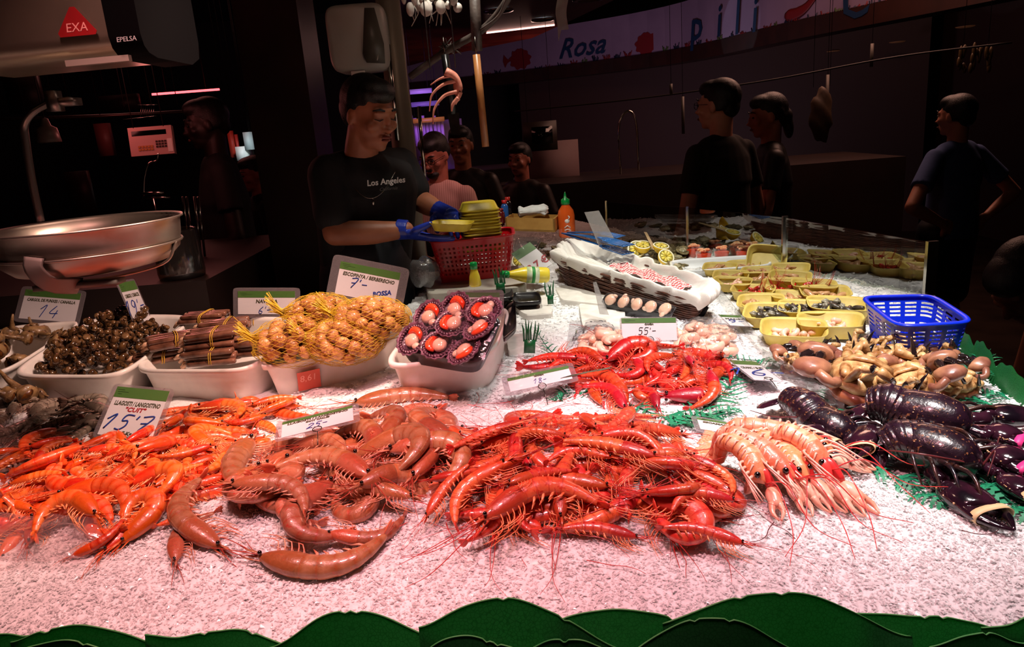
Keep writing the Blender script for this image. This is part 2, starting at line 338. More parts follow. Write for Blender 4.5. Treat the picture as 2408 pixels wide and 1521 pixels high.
def settle(S, x, y, yaw, scale=1, tilt=.45, soft=.72, dz=0, do=True):
    """S: rows of (local x, local y, radius); returns the matrix of a thing laid on what is already there"""
    S = np.asarray(S, float)*scale; c, s = math.cos(yaw), math.sin(yaw); wx = x+S[:, 0]*c-S[:, 1]*s; wy = y+S[:, 0]*s+S[:, 1]*c
    i, j = hcell(wx, wy); h = np.maximum.reduce([H[i, j], H[i+1, j], H[i-1, j], H[i, j+1], H[i, j-1]])
    A = np.column_stack([wx-x, wy-y, np.ones(len(S))]); t = h+S[:, 2]
    co = np.linalg.lstsq(A.T@A+np.diag([2e-4, 2e-4, 0]), A.T@t, rcond=None)[0]; g = co[:2]; l = np.linalg.norm(g)
    if l > tilt: g = g*tilt/l
    res = t-(A[:, :2]@g); cz = np.quantile(res, soft)+dz; zc = A[:, :2]@g+cz
    if do: stamp(wx, wy, zc+S[:, 2]*.85, S[:, 2]*1.05)
    nz = np.array([-g[0], -g[1], 1]); nz /= np.linalg.norm(nz); xa = np.array([c, s, 0]); xa -= nz*(xa@nz); xa /= np.linalg.norm(xa); ya = np.cross(nz, xa)
    return Matrix(((xa[0]*scale, ya[0]*scale, nz[0]*scale, x), (xa[1]*scale, ya[1]*scale, nz[1]*scale, y), (xa[2]*scale, ya[2]*scale, nz[2]*scale, cz), (0, 0, 0, 1)))
# ================================================================== counter and building
STEEL = mat('brushed_steel', '#8d8a86', '#a8a5a0', 8, .28, 1, bmp=.1, bscale=20)
DARKW = mat('dark_red_wood', '#2a0d0a', '#3a140e', 6, .45)
cn = MB()
outl = [(-1.8, .655), (.99, .655), (.97, 1.2), (.983, 1.4), (1.02, 1.55), (1.245, 2.05), (.40, 3.97), (.05, 3.97), (-.36, 2.9), (-.36, 2.37), (-1.8, 2.37)]
cn.plate([(a, b, 0) for a, b in outl], .86, 0); cn.build('display_counter', STEEL, smooth=False)
tag(bpy.data.objects['display_counter'], 'steel fish counter that carries the ice bed', 'counter')
ctr = bpy.data.objects['display_counter']
lp = MB()
for (a, b), (c_, d_) in zip(outl, outl[1:]+outl[:1]):
    v = np.array([c_-a, d_-b]); L = np.hypot(*v); ang = math.atan2(v[1], v[0]); ca, sa = math.cos(ang), math.sin(ang)
    zt = .86; hh = .045 if b < .66 and d_ < .66 else .075
    lp.box(((a+c_)/2, (b+d_)/2, zt+hh/2), (L, .012, hh), 0, [[ca, -sa, 0], [sa, ca, 0], [0, 0, 1]])
lp.build('counter_rim', STEEL, ctr, smooth=False)
def slab(name, c, d, m, **k): return struct(MB().box(c, d, 0, **k).build(name, m, smooth=False))
slab('floor', (0, 5, -.05), (18, 18, .1), mat('floor_tiles', '#1c1512', '#2a201b', 3, .35, spec=.3))
slab('ceiling', (0, 6, 3.6), (18, 18, .1), mat('ceiling_dark', '#0a0605', '#120a08', 3, .8))
slab('wall_back', (0, 13.2, 1.8), (18, .1, 3.8), mat('wall_dark', '#160c0a', '#20100d', 2, .8))
slab('wall_left', (-7, 6, 1.8), (.1, 16, 3.8), mat('wall_dark', '#160c0a'))
slab('wall_right', (7.5, 6, 1.8), (.1, 16, 3.8), mat('wall_dark', '#160c0a'))
# timber column behind the seller and the bright canopy beyond
col = MB().box((-.86, 3.25, 1.6), (.25, .30, 3.4)).build('column', mat('column_wood', '#1d0907', '#2b0f0b', 5, .4), smooth=False); struct(col)
# wood canopy with downlights
CAN = mat('canopy_wood', '#4a130b', '#6d2113', 4, .3, coat=.4, bmp=.05)
cpts = [(905, 170), (1060, 128), (1250, 90), (1350, 45), (1440, 2), (1600, -120), (830, -120)]
cb2 = MB().plate([tuple(PZ(a, b, 2.32)) for a, b in cpts], .16); struct(cb2.build('ceiling', CAN, smooth=False))
# fascia board of the stall opposite with the painted names, fish and coral
BAN = mat('banner_board', '#6a5a72', '#75647c', 2, .5)
bc = cr([(-1.6, 11.6, 0), (-.6, 11.3, 0), (.9, 10.4, 0), (2.15, 9.2, 0), (2.72, 7.2, 0), (3.25, 5.6, 0), (3.6, 4.2, 0)], 40)[:, :2]
def wallstrip(name, curve, z0, z1, th, m, nin=1):
    k = len(curve); T = np.gradient(curve, axis=0); T /= np.linalg.norm(T, axis=1)[:, None]; Nn = np.stack([T[:, 1], -T[:, 0]], 1)*-nin
    lo = []
    for p, n_ in zip(curve, Nn):
        a, b = p, p-n_*th; lo.append([(a[0], a[1], z0), (a[0], a[1], z1), (b[0], b[1], z1), (b[0], b[1], z0)])
    return MB().loops(lo, 0, True, True).build(name, m, smooth=False)
banner = wallstrip('fascia_sign', bc, 2.26, 2.75, .04, BAN, -1); tag(banner, 'long curved lilac fascia sign with painted names, red fish and coral', 'sign')
struct(wallstrip('trim_1', bc+np.array([[.0, -.05]]), 2.10, 2.255, .25, mat('trim_wood', '#1c0907', '#260d09', 5, .5), -1))
barc = np.vstack([np.zeros(1), np.cumsum(np.linalg.norm(np.diff(bc, axis=0), axis=1))[:, None]]) if False else np.concatenate([[0], np.cumsum(np.linalg.norm(np.diff(bc, axis=0), axis=1))])
def banner_frame(px, py, off=.006):
    """place on the board seen at a pixel: parameter t with the pixel's ray through the curved board"""
    best = None; d = ray(px, py)
    for i in range(len(bc)-1):
        a, b = bc[i], bc[i+1]; M2 = np.array([[d[0], -(b-a)[0]], [d[1], -(b-a)[1]]])
        try: t, s_ = np.linalg.solve(M2, a)
        except Exception: continue
        if -.001 <= s_ <= 1.001 and t > 0:
            p = CO+d*t; T = (b-a)/np.linalg.norm(b-a); 
            if best is None or t < best[0]: best = (t, p, T)
    t, p, T = best; n_ = np.array([T[1], -T[0], 0]);
    if n_[1] > 0 or (n_ @ (p-CO)) > 0: n_ = -n_ if n_@(p-CO) > 0 else n_
    x = np.cross([0, 0, 1], n_); return frame(p+n_*off, x, (0, 0, 1))
NAVY = mat('sign_navy', '#10162e'); NAVY2 = mat('sign_blue', '#0c2340')
def bt(s, px, py, size, shear, sx=1, nm='lettering', off=0):
    o = text(nm, s, NAVY2, None, (0, 0, 0), size, shear, off=off); o.matrix_world = banner_frame(px, py, .022) @ Matrix.Diagonal((sx, 1, 1, 1)); o.parent = banner; return o
bt('Rosa', 1367, 112, .34, .45, 1.05, off=.004)
for ch, a, b in (('p', 1640, 62), ('i', 1694, 52), ('l', 1737, 45), ('i', 1778, 38)): bt(ch, a, b, .46, .12, 1, off=.006)
bt('C', 2010, -3, .5, .3)
def coral(px, py, h, mtl, seed):
    g = random.Random(seed); m = MB(); 
    for k in range(7):
        a = (k-3)*.28+g.uniform(-.1, .1); L = h*g.uniform(.6, 1)
        m.sweep(cr([(0, 0, 0), (math.sin(a)*L*.35, L*.4, 0), (math.sin(a*1.5)*L*.55, L, 0)], 6), np.linspace(.014, .006, 6), .003, n=5)
    o = m.build('coral_motif', mtl); o.matrix_world = banner_frame(px, py); o.parent = banner
reds = mat('sign_red', '#5e1218'); grn = mat('sign_green', '#3c4a2c')
for k, (a, b) in enumerate([(1268, 175), (1294, 172), (1322, 168), (1351, 161), (1376, 156), (1402, 152), (1428, 150), (1452, 146), (1478, 142), (1566, 130), (1592, 126), (1618, 122), (1645, 118), (1668, 116), (1694, 108), (1720, 103), (1748, 98), (1775, 92), (1805, 86), (1830, 82), (1855, 77), (1878, 72), (1910, 66), (1942, 58), (1975, 52), (2000, 48), (2028, 42), (2057, 33), (2090, 28), (2125, 18), (2155, 8), (1148, 188), (1172, 184), (1122, 190)]):
    coral(a, b, .12, (NAVY, reds, NAVY, reds, grn)[k % 5], k)
def sign_fish(px, py, L, flip):
    m = MB(); O = []
    for k in range(40):
        t = k/40*2*PI; r = 1+.10*math.sin(9*t)+(.18 if 1.0 < t < 2.2 else 0)*abs(math.sin(14*t)); O.append((math.cos(t)*L*.36*r*flip, math.sin(t)*L*.27*r, 0))
    m.plate(O if flip > 0 else O[::-1], .004); s = -flip
    m.plate([(s*L*.33, 0, 0), (s*L*.45, L*.07, 0), (s*L*.56, L*.19, 0), (s*L*.60, 0, 0), (s*L*.54, -L*.18, 0), (s*L*.45, -L*.06, 0)][::(1 if s > 0 else -1)], .004)
    o = m.build('fish_motif', reds, smooth=False); o.matrix_world = banner_frame(px, py); o.parent = banner
sign_fish(1224, 140, .46, 1); sign_fish(1520, 104, .44, -1)
m = MB(); m.sweep(cr([(-.22, -.02, 0), (-.1, -.03, 0), (.05, 0, 0), (.2, .09, 0), (.3, .12, 0)], 14), [.02, .045, .055, .055, .05, .05, .045, .04, .035, .03, .02, .015, .01, .006], .003, n=6)
o = m.build('fish_motif', reds); o.matrix_world = banner_frame(1885, 22); o.parent = banner
_b = banner_frame(1738, 68); light('reflection_stand_in_spot', 'SPOT', tuple(_b @ Vector((-.5, -.55, 1.8))), (.72, .84, 1), 22, .01, tuple(_b @ Vector((0, 0, 0))), 21, .12)  # added spot standing in for a bright reflection on the glossy board
# dark stall interior opposite
slab('wall_stall', (2.6, 9.9, 1.2), (5.2, .08, 2.4), mat('stall_back', '#2c1512', '#2c1814', 2, .7), rot=[[.85, .53, 0], [-.53, .85, 0], [0, 0, 1]])
slab('wall_stall_right', (5.2, 6.6, 1.2), (.08, 4.6, 2.4), mat('stall_back', '#2c1512'))
# ================================================================== shrimps
def prawn_spine(L, curl, n=40, start=.30):
    a = 0; p = np.zeros(2); out = [p.copy()]; us = np.linspace(0, 1, n)
    for u in us[1:]:
        k = np.exp(-((u-.62)/.2)**2)*(u > start)+.35*(u > start); a_ = k; out_d = None; a += curl*a_/(n*.42)
        p = p+np.array([-math.cos(a), -math.sin(a)])*L/(n-1); out.append(p.copy())
    return us, np.array(out)
EYE = mat('shrimp_eye', '#0a0505', rough=.08, coat=1)
def make_prawn(name, curl, M, L=.15, fat=1.0, legs=1.0, ant=1.0, fan=.13, seed=0, antr=.00055, rost=.13):
    g = random.Random(seed); us, sp = prawn_spine(L, curl); c0 = sp.mean(0); sp = sp-c0; z0 = np.zeros(len(sp)); P3 = np.column_stack([sp, z0])
    hv = ip([0, .03, .08, .16, .28, .36, .5, .68, .84, .94, 1], [.010, .026, .049, .070, .082, .078, .079, .066, .044, .027, .015], us)*L*fat
    hl = hv*ip([0, .1, .3, .5, .8, 1], [.8, .72, .74, .76, .74, .8], us)
    def at(u): return np.array([np.interp(u, us, sp[:, 0]), np.interp(u, us, sp[:, 1]), 0])
    def dr(u): d = at(min(1, u+.02))-at(max(0, u-.02)); return d/np.linalg.norm(d)
    def ven(u): d = dr(u); return np.array([-d[1], d[0], 0])
    root = thing(name, None, None)
    k = us <= .385; kk = us[k]; uc = np.linspace(0, .375, 16); ph = np.array([at(u) for u in uc]); rv = np.interp(uc, us, hv)*np.where(uc > .36, .9, 1.05)
    m = MB(); m.sweep(ph, rv, rv*.76, n=12, us=uc)
    # the toothed horn over the eyes
    h0 = at(.06)-ven(.06)*np.interp(.06, us, hv)*.8; h1 = at(0)-dr(.01)*L*rost-ven(.0)*L*.035
    m.sweep([h0, (h0+h1)/2-ven(0)*L*.008, h1], [.008*L, .007*L, .001*L], [.004*L, .003*L, .0006*L], n=6, us=[.1, .05, .0])
    for q in range(4):
        b = h0+(h1-h0)*(q*.2+.1); m.sweep([b, b+dr(0)*-L*.018-ven(0)*L*.012], [.003*L, .0004*L], n=4, us=[.1, .1])
    # feeding palps and scale plates under the horn
    for sgn in (-1, 1):
        b = at(.02)+np.array([0, 0, sgn*.012*L])+ven(.02)*L*.008
        m.sweep([b, b-dr(0)*L*.07+np.array([0, 0, sgn*.012*L]), b-dr(0)*L*.13+np.array([0, 0, sgn*.014*L])], [.006*L, .013*L, .003*L], .0018*L, n=6, us=[.5, .5, .5])
    m.build('carapace', M['body'], root)
    m = MB(); ua = np.linspace(.34, .97, 37); fr = ((ua-.36)/.64*6) % 1; rv = np.interp(ua, us, hv)*(1.0+.07*(1-fr)); m.sweep([at(u) for u in ua], rv, rv*.78, n=12, us=ua)
    m.build('abdomen', M['body'], root)
    m = MB(); t = at(.955); d = dr(.96); v = ven(.96)
    for q, (sz, sv) in enumerate([(0, 0), (.55, .05), (-.55, .05), (1.05, .12), (-1.05, .12)]):
        dd = d+np.array([0, 0, sz*.55])+v*sv*.6; dd /= np.linalg.norm(dd); l = fan*L*(1.0 if q else .85); w = np.array([0, 0, 1]) if abs(sz) < .1 else None
        m.sweep([t, t+dd*l*.35, t+dd*l*.75, t+dd*l], [.003*L, .007*L, .008*L, .002*L], [.008*L, .020*L, .024*L, .008*L], up=(0, 0, 1), n=7)
    m.build('tail_fan', M['tail'], root)
    for sgn in (-1, 1):
        e = at(.035)-ven(.035)*.006*L+np.array([0, 0, sgn*.040*L])-dr(.02)*.012*L
        MB().ell(e, (.0165*L,)*3, n=10, k=7).build('eye', EYE, root)
    m = MB()
    for q in range(5):
        for sgn in (-1, 1):
            u = .12+q*.05; b = at(u)+ven(u)*np.interp(u, us, hv)*.75+np.array([0, 0, sgn*.015*L]); j = g.uniform(-.3, .3); l = legs*L*g.uniform(.9, 1.2)
            k1 = b+(ven(u)*.085-dr(u)*(.05+.02*j)+np.array([0, 0, sgn*.02]))*l; k2 = k1+(ven(u)*.02-dr(u)*(.11+.03*j))*l+np.array([0, 0, -.01*L]); k3 = k2+(-dr(u)*.07+ven(u)*.03*j-np.array([0, 0, .02]))*l
            m.sweep(cr([b, k1, k2, k3], 7), np.linspace(.0058, .0018, 7)*L, n=5)
    m.build('walking_legs', M['leg'], root)
    m = MB()
    for q in range(5):
        for sgn in (-1, 1):
            u = .43+q*.095; b = at(u)+ven(u)*np.interp(u, us, hv)*.8+np.array([0, 0, sgn*.018*L]); l = legs*L*g.uniform(.8, 1.1)
            m.sweep([b, b+ven(u)*.035*l-dr(u)*.015*l, b+ven(u)*.07*l-dr(u)*(.035+.02*g.random())*l], [.009*L, .011*L, .002*L], [.004*L, .005*L, .001*L], n=6)
    m.build('swimmerets', M['leg'], root)
    m = MB()
    for q, sgn in enumerate((-1, 1)):
        b = at(.01)+np.array([0, 0, sgn*.012*L]); a = g.uniform(-.5, .5)+sgn*.25; l = ant*L*g.uniform(.7, 1.1); side = np.array([-math.sin(a), math.cos(a), 0])
        f = np.array([math.cos(a), math.sin(a), 0]); cu = g.uniform(-.5, .5)
        m.sweep(cr([b, b+f*l*.3+np.array([0, 0, .02*L]), b+f*l*.65+side*cu*l*.2+np.array([0, 0, .01*L]), b+f*l*.9+side*cu*l*.6-np.array([0, 0, .07*L])], 12), np.linspace(antr*1.6, antr*.6, 12), n=4)
    for q in range(4):
        b = at(.0); a = g.uniform(-.5, .5); l = L*g.uniform(.15, .3)
        m.sweep([b, b+np.array([math.cos(a)*l*.5, math.sin(a)*l*.5, .008*L]), b+np.array([math.cos(a)*l, math.sin(a)*l*1.2, -.01*L])], [antr*1.3, antr, antr*.5], n=4)
    m.build('antennae', M['ant'], root)
    ss = np.linspace(.05, .97, 11); S = [(at(u)[0], at(u)[1], np.interp(u, us, hl)) for u in ss]
    return dict(root=root, S=S, head=at(0)[:2], tail=at(1)[:2], used=False)
def species(name, M, curls, **k): return [make_prawn(name, c, M, seed=i*3+1, **k) for i, c in enumerate(curls)]
def lm(n, a, b=None, **k): return mat(n, a, b, 80, k.pop('rough', .3), coat=.5, sss=.2, **k)
M_OR = dict(body=shell_mat('cooked_shrimp_shell', ('#dc3c0c', '#ec5a18', '#c8300a'), '#f8945a', '#f08848', band=.38, seg_dark='#c83a10'), tail=lm('cooked_tail', '#e8431a', '#f5722c'), leg=lm('cooked_leg', '#f78a4a', '#ffb07a'), ant=lm('cooked_feeler', '#d8521f'))
M_LA = dict(body=shell_mat('raw_large_shrimp_shell', ('#9c5634', '#b4704a', '#7c4a2c'), '#d49a78', '#dca07c', band=.4, seg_dark='#b0502e', speck='#c4593a'), tail=lm('raw_large_tail', '#c4583c', '#dc8058'), leg=lm('raw_large_leg', '#e8b090', '#d4785c'), ant=lm('raw_large_feeler', '#a83a2c'))
M_RE = dict(body=shell_mat('red_shrimp_shell', ('#cc2a1c', '#dc5434', '#b01c18'), '#ec7c54', '#e87850', band=.35, seg_dark='#b0221c', speck='#c42a22'), tail=lm('red_tail', '#cc2420', '#e4503c'), leg=lm('red_leg', '#ee7448', '#f8a070'), ant=lm('red_feeler', '#b01c1c'))
M_CA = dict(body=shell_mat('scarlet_shrimp_shell', ('#bc1810', '#d02c1c', '#8c1010'), '#e4583c', '#d43c28', band=.35, seg_dark='#8c1210', speck='#a01414'), tail=lm('scarlet_tail', '#c0161a', '#e03428'), leg=lm('scarlet_leg', '#e63c2a', '#f26448'), ant=lm('scarlet_feeler', '#b41414'))
M_GR = dict(body=shell_mat('grey_shrimp_shell', ('#77685a', '#968575', '#5c4f45'), '#b5a593', '#a89684', band=.4, seg_dark='#3a2c25', speck='#4c3a34', rough=.12), tail=lm('grey_tail', '#5c4a42', '#8a6a5c'), leg=lm('grey_leg', '#a08070', '#c09a88'), ant=lm('grey_feeler', '#6c3c34'))
CURLS = (.35, 1.0, 1.9, 3.0)
SP = dict(orange=species('cooked_shrimp', M_OR, CURLS, L=.140, fat=1.12, ant=.5, antr=.0004),
          lang=species('large_shrimp', M_LA, CURLS, L=.19, fat=1.12, ant=.7, antr=.0006),
          red=species('red_shrimp', M_RE, CURLS, L=.16, fat=1.05, ant=1.0, antr=.0005, rost=.2, legs=1.15),
          carab=species('scarlet_shrimp', M_CA, CURLS, L=.17, fat=1.1, ant=1.1, antr=.0006, rost=.2, legs=1.3),
          grey=species('grey_shrimp', M_GR, CURLS, L=.15, fat=1.1, ant=.8))
COUNT = {}; LABELLED = []
def put(kind, ci, M, group):
    p = SP[kind][ci]
    if not p['used']: p['used'] = True; r = p['root']; r.matrix_world = M
    else: r = dup(p['root'], M)
    r['group'] = group; r['category'] = 'shrimp'; LABELLED.append((r, kind, ci)); return r
def lay(kind, head, tail, ci, bulge, group, dz=.035, roll=0, up=0, soft=.72):
    """lay a shrimp with its head and tail where they were measured"""
    p = SP[kind][ci]; h = G(*head, dz)[:2]; t = G(*tail, dz)[:2]; d = h-t; d0 = p['head']-p['tail']; sc = np.clip(np.linalg.norm(d)/np.linalg.norm(d0), .72, 1.3)
    bv = {'u': (0, 1), 'd': (0, -1), 'l': (-1, 0), 'r': (1, 0)}[bulge]; flip = (-d[1]*bv[0]+d[0]*bv[1]) < 0
    a0 = math.atan2(d0[1]*(-1 if flip else 1), d0[0]); yaw = math.atan2(d[1], d[0])-a0
    S = np.array(p['S']); hd = p['head'].copy(); tl = p['tail'].copy()
    if flip: S[:, 1] *= -1; hd[1] *= -1; tl[1] *= -1
    mid = (hd+tl)/2*sc; c, s = math.cos(yaw), math.sin(yaw); ctr_ = (h+t)/2-np.array([mid[0]*c-mid[1]*s, mid[0]*s+mid[1]*c])
    M = settle(S, ctr_[0], ctr_[1], yaw, sc, dz=up, soft=soft)
    if flip: M = M @ Matrix.Rotation(PI, 4, 'X')
    if roll: M = M @ Matrix.Rotation(roll, 4, 'X')
    return put(kind, ci, M, group)
def inpoly(p, poly):
    x, y = p; r = False; n = len(poly)
    for i in range(n):
        x1, y1 = poly[i]; x2, y2 = poly[(i+1) % n]
        if (y1 > y) != (y2 > y) and x < (x2-x1)*(y-y1)/(y2-y1)+x1: r = not r
    return r
def spread(poly_px, n, g, cand=14, z=None):
    W_ = [(PZ(a, b, z) if z else G(a, b, .02))[:2] for a, b in poly_px]; xs_ = [w[0] for w in W_]; ys_ = [w[1] for w in W_]; out = []
    while len(out) < n:
        best = None
        for _ in range(cand):
            while True:
                q = (g.uniform(min(xs_), max(xs_)), g.uniform(min(ys_), max(ys_)))
                if inpoly(q, W_): break
            d = min([(q[0]-o[0])**2+(q[1]-o[1])**2 for o in out] or [9])
            if best is None or d > best[0]: best = (d, q)
        out.append(best[1])
    return out
def fill(kind, poly, n, group, seed, sc=(.85, 1.1), curls=(0, 1, 1, 2, 3), yawbias=None):
    g = random.Random(seed)
    for x, y in spread(poly, n, g):
        ci = g.choice(curls); s = g.uniform(*sc); flip = g.random() < .5; S = np.array(SP[kind][ci]['S'])
        if flip: S[:, 1] *= -1
        yaw = g.uniform(0, 2*PI) if yawbias is None else g.choice(yawbias)+g.gauss(0, .5)
        M = settle(S, x, y, yaw, s, soft=.6)
        if flip: M = M @ Matrix.Rotation(PI, 4, 'X')
        put(kind, ci, M @ Matrix.Rotation(g.gauss(0, .3), 4, 'X'), group)
g1, g2, g3, g4, g5 = 'cooked orange shrimps heaped at front left', 'large pinkish brown shrimps left of the middle', 'red shrimps heaped at front centre', 'scarlet shrimps heaped under the 55 sign', 'raw grey shrimps at the far left'
fill('grey', [(-120, 1010), (20, 935), (215, 945), (250, 990), (110, 1060), (-120, 1130)], 26, g5, 3)
fill('orange', [(-90, 1080), (190, 1035), (430, 935), (600, 930), (700, 965), (640, 1020), (560, 1100), (430, 1215), (300, 1235), (-90, 1235)], 62, g1, 4)
fill('orange', [(0, 1150), (150, 1060), (520, 980), (560, 1050), (420, 1170), (120, 1215)], 18, g1, 5)
fill('lang', [(620, 1060), (860, 960), (1010, 940), (1050, 1000), (1010, 1120), (870, 1190), (700, 1200), (560, 1140)], 20, g2, 6)
fill('red', [(1060, 1110), (1200, 1010), (1380, 970), (1570, 1000), (1690, 1130), (1700, 1190), (1560, 1215), (1150, 1215)], 46, g3, 8, curls=(0, 0, 1, 1, 2))
fill('carab', [(1300, 840), (1400, 825), (1640, 825), (1700, 860), (1650, 915), (1420, 920), (1330, 880)], 18, g4, 9)
def o1(x, y): return (x/3.307, y/3.307+860)
def o2(x, y): return (x/3.307+400, y/3.307+860)
def o3(x, y): return (x/3.01+1000, y/3.01+900)
def o4(x, y): return (x/3.44+1150, y/3.44+720)
for k, (h, t, ci, b) in enumerate([((2000, 320), (2280, 190), 1, 'd'), ((1980, 300), (2300, 240), 0, 'u'), ((1350, 330), (1700, 250), 1, 'u'), ((1850, 260), (2130, 190), 0, 'u'), ((1530, 300), (1850, 370), 1, 'u'), ((2050, 340), (1750, 380), 1, 'd'),
        ((1650, 640), (1850, 390), 2, 'l'), ((1240, 590), (1540, 620), 0, 'u'), ((1630, 660), (1230, 745), 0, 'd'), ((1800, 600), (1560, 800), 0, 'r'), ((1870, 700), (1590, 840), 1, 'd'), ((700, 640), (1060, 640), 0, 'u'),
        ((640, 600), (10, 815), 1, 'd'), ((260, 720), (560, 560), 1, 'u'), ((1150, 860), (930, 530), 2, 'r'), ((800, 880), (480, 740), 1, 'd'), ((120, 900), (440, 860), 0, 'u'), ((1300, 880), (1500, 810), 0, 'u'), ((800, 770), (1060, 800), 1, 'u'), ((1650, 860), (1390, 960), 0, 'u'),
        ((390, 1010), (1010, 1090), 1, 'u'), ((860, 880), (1240, 1060), 2, 'r'), ((170, 1000), (430, 1010), 0, 'u'), ((220, 1160), (850, 1120), 1, 'u'), ((1420, 940), (1250, 1080), 1, 'r'), ((740, 1160), (240, 1290), 2, 'u'), ((900, 1310), (980, 1140), 3, 'r'), ((600, 1300), (860, 1180), 1, 'd'), ((80, 1200), (-120, 1330), 1, 'u'), ((150, 1100), (-100, 1140), 1, 'u')]):
    lay('orange', o1(*h), o1(*t), ci, b, g1)
for h, t, ci, b in [((1420, 220), (2180, 160), 0, 'u'), ((1730, 350), (2060, 220), 1, 'u'), ((2070, 330), (1700, 500), 2, 'd'), ((2220, 560), (2110, 360), 1, 'l'), ((1320, 500), (1500, 560), 1, 'u'), ((1560, 600), (1540, 380), 1, 'r'), ((1600, 640), (1210, 540), 1, 'u'), ((1930, 640), (1650, 590), 1, 'u'), ((880, 600), (1340, 660), 1, 'u'),
        ((1880, 880), (1640, 650), 2, 'u'), ((1700, 700), (2080, 900), 2, 'r'), ((1400, 660), (1740, 880), 2, 'r'), ((940, 650), (760, 790), 3, 'd'), ((650, 580), (520, 950), 0, 'l'), ((700, 740), (960, 900), 2, 'd'), ((1130, 850), (1170, 1120), 2, 'l'), ((1750, 1000), (1400, 960), 0, 'u'), ((1250, 860), (1370, 1220), 2, 'l'), ((490, 1010), (1060, 1240), 1, 'u'), ((1330, 1200), (1700, 1080), 1, 'd'),
        ((1560, 910), (790, 800), 1, 'u'), ((90, 1310), (270, 1080), 1, 'l'), ((380, 1310), (250, 880), 1, 'l'), ((670, 1370), (1680, 1200), 1, 'd')]:
    lay('lang', o2(*h), o2(*t), ci, b, g2)
for h, t, ci, b in [((240, 420), (350, 290), 1, 'l'), ((90, 640), (380, 540), 1, 'd'), ((30, 880), (300, 650), 0, 'u'), ((720, 260), (940, 120), 2, 'u'), ((780, 240), (1050, 140), 1, 'u'), ((1600, 140), (1220, 190), 0, 'u'), ((700, 340), (190, 540), 0, 'u'), ((1200, 300), (1240, 200), 1, 'u'), ((980, 350), (650, 470), 1, 'u'), ((1110, 420), (1400, 260), 1, 'd'), ((1470, 340), (1760, 290), 1, 'u'), ((1340, 420), (1560, 480), 1, 'u'),
        ((1790, 510), (1500, 560), 0, 'u'), ((1320, 540), (860, 570), 1, 'u'), ((1640, 600), (960, 480), 0, 'u'), ((590, 640), (210, 1000), 1, 'l'), ((560, 740), (250, 1050), 1, 'r'), ((1850, 600), (2020, 850), 2, 'r'), ((1300, 730), (640, 700), 0, 'u'), ((1450, 1010), (1000, 960), 0, 'u'), ((1480, 760), (1680, 930), 3, 'r'), ((2120, 900), (1820, 960), 1, 'u'), ((1900, 560), (2150, 740), 1, 'r'), ((2150, 1080), (1770, 1050), 0, 'u'), ((1560, 860), (1800, 720), 2, 'r'), ((370, 1060), (1300, 830), 1, 'u'), ((620, 820), (1030, 680), 0, 'u')]:
    lay('red', o3(*h), o3(*t), ci, b, g3)
for h, t, ci, b in [((620, 420), (390, 445), 0, 'u'), ((870, 440), (630, 390), 1, 'u'), ((1000, 370), (750, 355), 1, 'u'), ((900, 450), (1140, 420), 3, 'u'), ((1350, 370), (1500, 310), 1, 'u'), ((1180, 400), (1010, 510), 2, 'r'), ((1090, 700), (730, 510), 1, 'u'), ((1090, 730), (740, 600), 1, 'u'), ((1340, 730), (1120, 610), 1, 'u'), ((1600, 380), (1540, 570), 0, 'r'), ((1650, 520), (1640, 340), 0, 'l'), ((1860, 400), (1700, 300), 1, 'u'), ((1380, 680), (1560, 620), 3, 'd'), ((1800, 570), (1590, 720), 1, 'r'), ((1500, 420), (1300, 540), 1, 'u'), ((1740, 420), (1900, 500), 1, 'u')]:
    lay('carab', o4(*h), o4(*t), ci, b, g4)
for h, t, ci, b in [((20, 960), (90, 930), 2, 'u'), ((120, 935), (135, 985), 2, 'r'), ((165, 990), (150, 935), 2, 'r'), ((60, 1010), (190, 980), 0, 'u'), ((200, 960), (215, 1000), 1, 'r')]:
    lay('grey', h, t, ci, b, g5)
# labels from how each one lies
LOOK = dict(orange=('bright orange cooked shrimp', 'the orange heap'), lang=('large pinkish brown shrimp', 'the brown heap'), red=('coral red shrimp', 'the big red heap'), carab=('deep scarlet shrimp', 'the scarlet heap'), grey=('raw grey shrimp', 'the grey heap'))
def label_piles():
    bpy.context.view_layer.update()
    for kind, (what, heap) in LOOK.items():
        L_ = [x for x in LABELLED if x[1] == kind]; px = np.array([[o.matrix_world.translation.x, o.matrix_world.translation.y, o.matrix_world.translation.z] for o, _, _ in L_])
        rx = px[:, 0].argsort().argsort()/len(L_); ry = px[:, 1].argsort().argsort()/len(L_); used = {}
        for (o, _, ci), a, b in zip(L_, rx, ry):
            d = o.matrix_world.to_3x3() @ Vector((1, 0, 0)); ang = math.degrees(math.atan2(d.y, d.x)) % 360
            hd = ['right', 'back right', 'back', 'back left', 'left', 'front left', 'front', 'front right'][int((ang+22.5)//45) % 8]
            sh = ('straight', 'bent', 'curved', 'curled')[ci]
            row = ('front', 'fore', 'middle', 'rear', 'back')[min(4, int(b*5))]; col_ = ('far-left', 'left', 'centre', 'right', 'far-right')[min(4, int(a*5))]
            o['label'] = f'{sh} {what}, {row} {col_} of {heap}, head {hd}'
label_piles()
